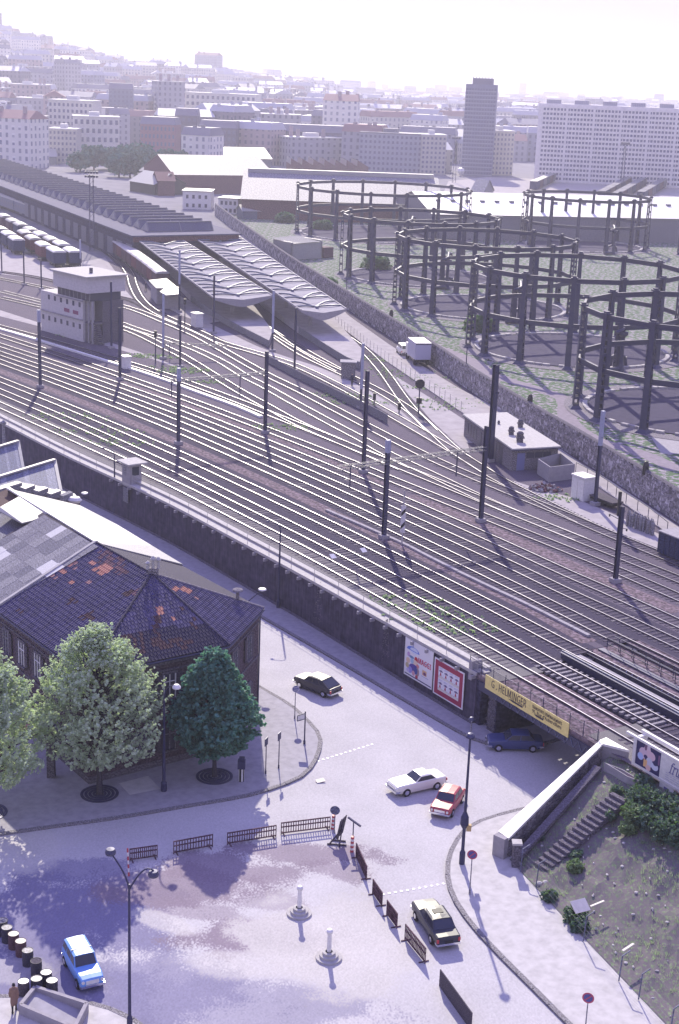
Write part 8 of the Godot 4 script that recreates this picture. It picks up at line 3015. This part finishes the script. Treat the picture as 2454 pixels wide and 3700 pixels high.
func landmark_blocks(fac: Array, roofs: Array) -> void:
	var dark := M("far_window", 0.10, 0.10, 0.19, 0.4)
	# white slab on the right
	var p0 := G(1928, 655, -0.3)
	var p1 := G(2640, 690, -0.3)
	var d := p1 - p0
	d.y = 0
	var w := d.length()
	var t := thing("slab_block", "long white sixteen-storey apartment slab along the right horizon", "apartment block", p0)
	t.basis = Basis(d.normalized(), Vector3.UP, d.normalized().cross(Vector3.UP))
	var h := HT(p0, 372) + 0.3
	var m := MB.new()
	m.bx(0, 0, -13, w, h, 0)
	obj("wall", m, M("slab_white", 0.86, 0.83, 0.82, 0.8, "soft", 12.0), t)
	var bays := []
	var nb := 7
	for b in nb:
		for k in 8: bays.append(2.6 + b * (w - 3.0) / nb + k * 1.45)
	window_grid(t, w, h, 0.0, bays, 16, 1.6, (h - 2.0) / 16.0, 0.95, 0.95, dark)
	for b in nb + 1:
		m = MB.new()
		var x := 0.6 + b * (w - 3.0) / nb
		m.bx(x - 0.4, 0, 0.0, x + 0.6, h - 0.3, 0.25)
		obj("stair_strip", m, mats.slab_white, t)
	for f in 17:
		m = MB.new()
		m.bx(0.2, f * (h - 2.0) / 16.0 + 0.35, 0.0, w, f * (h - 2.0) / 16.0 + 0.55, 0.18)
		obj("floor_band", m, mats.slab_white, t)
	for b in nb:
		m = MB.new()
		m.bx(3.0 + b * w / nb, h, -9, 9.0 + b * w / nb, h + 1.6, -3)
		obj("roof_house", m, fac[1], t)
	# dark tower
	var r := far_block("tall blue-grey apartment tower with dark crown left of the white slab", 1668, 1778, 305, 632, 14, null, null, 0, 0)
	t = r[0]
	t.rotation.y = -0.12
	w = r[1]; h = r[2]
	m = MB.new()
	m.bx(-w / 2, 0, -7, w / 2, h, 7)
	obj("wall", m, M("tower_wall", 0.235, 0.235, 0.345, 0.75, "soft", 10.0), t)
	bays = []
	for k in 11: bays.append(-w / 2 + 0.8 + k * (w - 1.6) / 10.0)
	window_grid(t, w, h, 7.0, bays, 22, 1.2, (h - 1.6) / 22.0, 0.75, 0.8, dark, 260)
	for f in 22:
		m = MB.new()
		m.bx(-w / 2, f * (h - 1.6) / 22.0 + 0.35, 7.0, w / 2, f * (h - 1.6) / 22.0 + 0.55, 7.12)
		obj("floor_band", m, M("tower_band", 0.40, 0.40, 0.48, 0.75), t)
	m = MB.new()
	m.bx(-w * 0.3, h, -4, w * 0.36, h + 2.6, 5)
	for k in 7: m.bx(-w * 0.3 + k * w * 0.1, h + 2.6, 4.6, -w * 0.3 + k * w * 0.1 + 0.3, h + 3.3, 4.9)
	obj("crown", m, roofs[1], t)
	# other blocks whose windows can be told apart
	for q in [["pale blue balconied block left of the dark tower", 1293, 1522, 484, 622, 1, 7, 14, 0.0], ["pale narrow block joined to the left side of the dark tower block", 1518, 1608, 490, 630, 0, 8, 6, 0.0], ["cream block between dark tower and white slab", 1772, 1852, 476, 634, 0, 9, 6, 0.0], ["white seven-storey block left above the trees", 174, 340, 365, 570, 3, 9, 10, 0.0], ["white block with broad windows behind the park trees", 268, 432, 424, 585, 3, 5, 8, 0.0], ["pale block at the left foot of the hill, before the white one", 178, 278, 468, 590, 0, 6, 7, 0.0], ["dark blue curved block at the left edge", -40, 174, 442, 560, 2, 5, 12, 0.0], ["blue-grey tall block on the lower slope", 395, 482, 322, 520, 2, 11, 6, 860.0], ["long white row of stepped blocks in the middle distance", 664, 926, 340, 500, 3, 7, 14, 900.0], ["small white block right of the trees", 858, 962, 490, 590, 3, 5, 9, 0.0], ["red brick block behind the park trees", 506, 634, 450, 590, 5, 5, 9, 0.0], ["dark tall party wall block right of the red brick one", 632, 712, 418, 580, 4, 6, 4, 0.0], ["dark purple block behind the white house row", 718, 852, 462, 592, 4, 5, 8, 0.0], ["small white gabled house by the sawtooth works", 1028, 1108, 530, 596, 3, 3, 5, 0.0], ["dark street front right of the small white block", 965, 1290, 478, 598, 4, 6, 18, 0.0], ["pale slab high on the hill at left", 28, 182, 180, 300, 0, 8, 12, 1500.0], ["white block at the left edge on the slope", -60, 40, 340, 470, 3, 6, 6, 0.0], ["tall pale block halfway up, left of the long white row", 555, 592, 332, 500, 3, 10, 3, 880.0]]:
		r = far_block(q[0], q[1], q[2], q[3], q[4], 12, null, null, 0, 0, q[8])
		t = r[0]; w = r[1]; h = r[2]
		t.rotation.y = [0.0, 0.12, -0.1, 0.2, -0.18][(int(q[1]) / 7) % 5]
		m = MB.new()
		m.bx(-w / 2, 0, -12, w / 2, h, 0)
		var plain_col := [Color(0.5, 0.48, 0.47), Color(0.36, 0.37, 0.46), Color(0.20, 0.21, 0.32), Color(0.66, 0.64, 0.62), Color(0.15, 0.135, 0.20), Color(0.30, 0.17, 0.21)][q[5]] as Color
		obj("wall", m, M("far_wall_%d" % q[5], plain_col.r, plain_col.g, plain_col.b, 0.85, "soft", 8.0), t)
		bays = []
		for k in q[7]: bays.append(-w / 2 + (k + 0.5) * w / q[7])
		window_grid(t, w, h, 0.0, bays, q[6], h / q[6] * 0.55, h / q[6] * 0.98, w / q[7] * 0.5, h / q[6] * 0.5, dark, 200)
		obj("roof", roof_mesh(w, h, 12, 0 if q[5] in [0, 1, 3] else 1).mesh(), roofs[3 if q[5] in [0, 3] else 1], t, Vector3(0, 0, -6))

func gable_shed(label: String, a: Vector3, b: Vector3, depth: float, eave: float, ridge: float, wall: Material, roof: Material, strip_light := false) -> Node3D:
	# a to b: foot of the front wall
	var t := thing("warehouse", label, "warehouse", a)
	var d := b - a
	d.y = 0
	var L := d.length()
	var x := d.normalized()
	t.basis = Basis(x, Vector3.UP, x.cross(Vector3.UP))
	var m := MB.new()
	m.bx(0, -0.5, -depth, L, eave, 0)
	for e in [0.0, L]: m.tri(Vector3(e, eave, 0), Vector3(e, ridge, -depth / 2), Vector3(e, eave, -depth))
	obj("wall", m, wall, t)
	for s in [0, 1]:
		m = MB.new()
		var z0 := 0.5 if s == 0 else -depth - 0.5
		m.quad(Vector3(-0.4, ridge, -depth / 2), Vector3(L + 0.4, ridge, -depth / 2), Vector3(L + 0.4, eave - 0.1, z0), Vector3(-0.4, eave - 0.1, z0))
		obj("roof_slope", m, roof, t)
	if strip_light:
		m = MB.new()
		m.bx(1, ridge - 0.3, -depth / 2 - 1.2, L - 1, ridge + 0.9, -depth / 2 + 1.2)
		obj("ridge_light", m, mats.sheet_pale, t)
	return t

func far_sheds() -> void:
	var y := -0.3
	gable_shed("long brick shed with grey roof and pale ridge behind the far gasholder", G(872, 793, y), G(1592, 818, y), 42, 6.0, 12.5, mats.brick_red, mats.shed_roof, true)
	gable_shed("low shed with pale roof in front of the long brick shed", G(878, 795, y), G(992, 795, y) , 6, 2.6, 4.2, mats.sheet_blue, mats.sheet_pale)
	gable_shed("broad grey roofed brick warehouse behind the white houses", G(628, 700, y), G(990, 702, y), 40, 6.5, 12, mats.brick_red, mats.shed_roof)
	gable_shed("red brick end building left of the broad warehouse", G(572, 707, y), G(632, 708, y), 14, 5.0, 7.5, mats.brick_red, mats.brick_red)
	gable_shed("pale roofed shed at the far end of the goods yard", G(700, 612, y), G(980, 616, y), 24, 5.0, 9.0, mats.asbestos, mats.sheet_pale)
	gable_shed("low grey shed left behind the goods hall", G(505, 655, y), G(625, 662, y), 22, 4.0, 6.5, mats.sheet_grey, mats.asbestos)
	gable_shed("dark gabled pair of sheds at the end of the goods hall", G(470, 690, y), G(560, 705, y), 12, 3.5, 7.0, mats.black, mats.sheet_pale)
	gable_shed("white roofed shed at the far left edge", G(-60, 590, y), G(205, 596, y), 26, 3.5, 6.0, mats.sheet_blue, mats.sheet_pale)
	gable_shed("small steep gabled house between the two far gasholders", G(1700, 735, y), G(1742, 738, y), 12, 4.0, 8.0, mats.sheet_grey, mats.shed_roof)
	var w := gable_shed("long white roofed warehouse behind the right gasholders", G(1560, 868, y), G(2560, 884, y), 46, 7.0, 11.0, mats.sheet_grey, mats.white_paint)
	for k in 22:
		var m := MB.new()
		m.bx(4 + k * 4.2, 9.2, -13.5, 5.2 + k * 4.2, 9.7, -12.4)
		obj("roof_vent", m, mats.asbestos, w)
	# sawtooth works
	var a := G(1050, 640, y)
	var b := G(1330, 648, y)
	var t := thing("sawtooth_works", "purple brick works with a sawtooth roof behind the long shed", "factory", a)
	var d := b - a
	d.y = 0
	t.basis = Basis(d.normalized(), Vector3.UP, d.normalized().cross(Vector3.UP))
	var m := MB.new()
	m.bx(0, 0, -20, d.length(), 5.0, 0)
	obj("wall", m, mats.brick_red, t)
	for k in 7:
		var x0 := d.length() * k / 7.0
		var x1 := d.length() * (k + 1) / 7.0
		m = MB.new()
		m.quad(Vector3(x0, 7.6, 0), Vector3(x0, 7.6, -20), Vector3(x1, 5, -20), Vector3(x1, 5, 0)); m.tri(Vector3(x0, 7.6, 0), Vector3(x1, 5, 0), Vector3(x0, 5, 0))
		obj("roof_tooth", m, mats.brick_red, t)
		m = MB.new()
		m.quad(Vector3(x0, 7.5, -0.2), Vector3(x0, 7.5, -19.8), Vector3(x0 - 0.05, 5.1, -19.8), Vector3(x0 - 0.05, 5.1, -0.2))
		obj("rooflight", m, mats.sheet_pale, t)
	# chimney at the far left
	m = MB.new()
	var p := G(105, 580, y)
	m.bx(-0.9, 0, -0.9, 0.9, HT(p, 520), 0.9)
	tag(obj("brick_chimney", m, mats.brick_red, self, p), "short square red brick chimney by the far white shed", "chimney")
	# white houses by the works
	for q in [["two-storey white house with square windows by the goods yard", 660, 762, 690, 755, 9.0], ["small white house right of the larger white one", 788, 860, 716, 772, 8.0]]:
		var f0 := G(q[1], q[4], y)
		var f1 := G(q[2], q[4] + 4, y)
		d = f1 - f0
		d.y = 0
		t = thing("white_house", q[0], "house", f0)
		t.basis = Basis(d.normalized(), Vector3.UP, d.normalized().cross(Vector3.UP))
		var hh := HT(f0, q[3]) - y
		m = MB.new()
		m.bx(0, 0, -q[5], d.length(), hh, 0)
		obj("wall", m, mats.white_paint, t)
		m = MB.new()
		m.bx(-0.3, hh, -q[5] - 0.3, d.length() + 0.3, hh + 0.25, 0.3)
		obj("roof", m, mats.sheet_pale, t)
		for fl in 2:
			for k in 4:
				m = MB.new()
				var x0: float = d.length() * (0.12 + 0.22 * k)
				m.bx(x0, hh * (0.12 + 0.48 * fl), 0.0, x0 + 0.75, hh * (0.12 + 0.48 * fl) + 1.1, 0.04)
				obj("window", m, mats.window_dark, t)
	# pale goods ground and long trains of the right-hand yard
	m = MB.new()
	m.prism([G(1560, 800, y), G(1620, 655, y), G(1760, 640, y), G(2600, 668, y), G(2700, 860, y)], -0.28, -0.28)
	struct("right_goods_yard", m, mats.yard_sand)
	var k := 0
	for q in [[[1925, 690], [2030, 642], "dark line of roofed loading bays, leftmost in the right goods yard"], [[2170, 728], [2325, 640], "dark goods train with pale stripe, left of a pair in the right yard"], [[2215, 740], [2355, 655], "dark goods train, right of a pair in the right yard"], [[2312, 730], [2432, 655], "dark goods train at the right edge of the right yard"]]:
		var g0 := G(q[0][0], q[0][1], y)
		var g1 := G(q[1][0], q[1][1], y)
		t = thing("goods_train", q[2], "goods train", Vector3.ZERO, 0.0, "goods trains in the right yard")
		var n := 9
		for i in n:
			m = MB.new()
			m.bar(g0.lerp(g1, (i + 0.04) / n) + Vector3(0, 2.1, 0), g0.lerp(g1, (i + 0.96) / n) + Vector3(0, 2.1, 0), 2.8, 3.0)
			obj("wagon_body", m, [mats.wagon_blue, mats.rust_red, mats.dark_steel][i % 3], t)
			m = MB.new()
			m.bar(g0.lerp(g1, (i + 0.03) / n) + Vector3(0, 3.7, 0), g0.lerp(g1, (i + 0.97) / n) + Vector3(0, 3.7, 0), 2.9, 0.18)
			obj("wagon_roof", m, mats.asbestos if k > 0 else mats.sheet_pale, t)
		k += 1
	# floodlight masts of the right yard
	for q in [[2035, 520, 650, "lattice floodlight mast in front of the middle of the white slab"], [1640, 500, 660, "lattice floodlight mast before the dark tower"], [2395, 465, 650, "thin lattice mast before the right part of the white slab"], [2245, 520, 690, "lattice light mast left of the goods trains"]]:
		p = G(q[0], q[2], y)
		t = thing("floodlight_mast", q[3], "mast", p, 0.0, "floodlight masts in the right yard")
		var hh := HT(p, q[1])
		m = MB.new()
		for s in [[-1, -1], [1, -1], [1, 1], [-1, 1]]: m.bar(Vector3(s[0] * 0.7, 0, s[1] * 0.7), Vector3(s[0] * 0.25, hh, s[1] * 0.25), 0.13, 0.13)
		for i in 9: m.bar(Vector3(-0.7 + 0.05 * i, hh * i / 9.0, 0.6 - 0.04 * i), Vector3(0.65 - 0.05 * i, hh * (i + 1) / 9.0, 0.6 - 0.04 * i), 0.09, 0.09)
		obj("lattice", m, mats.dark_steel, t)
		m = MB.new()
		m.bx(-1.8, hh, -0.6, 1.8, hh + 0.9, 0.6)
		obj("lamp_rack", m, mats.dark_steel, t)
	# white ball tank
	m = MB.new()
	p = G(1666, 618, 2.0)
	m.lathe(p, [Vector2(0.01, -1.6), Vector2(1.2, -1.1), Vector2(1.6, 0), Vector2(1.2, 1.1), Vector2(0.01, 1.6)], 14)
	m.tube(p + Vector3(0, -2.5, 0), p + Vector3(0, -1.4, 0), 0.5, 0.4, 8)
	tag(obj("ball_tank", m, mats.white_paint), "small white ball shaped tank at the foot of the dark tower", "tank")
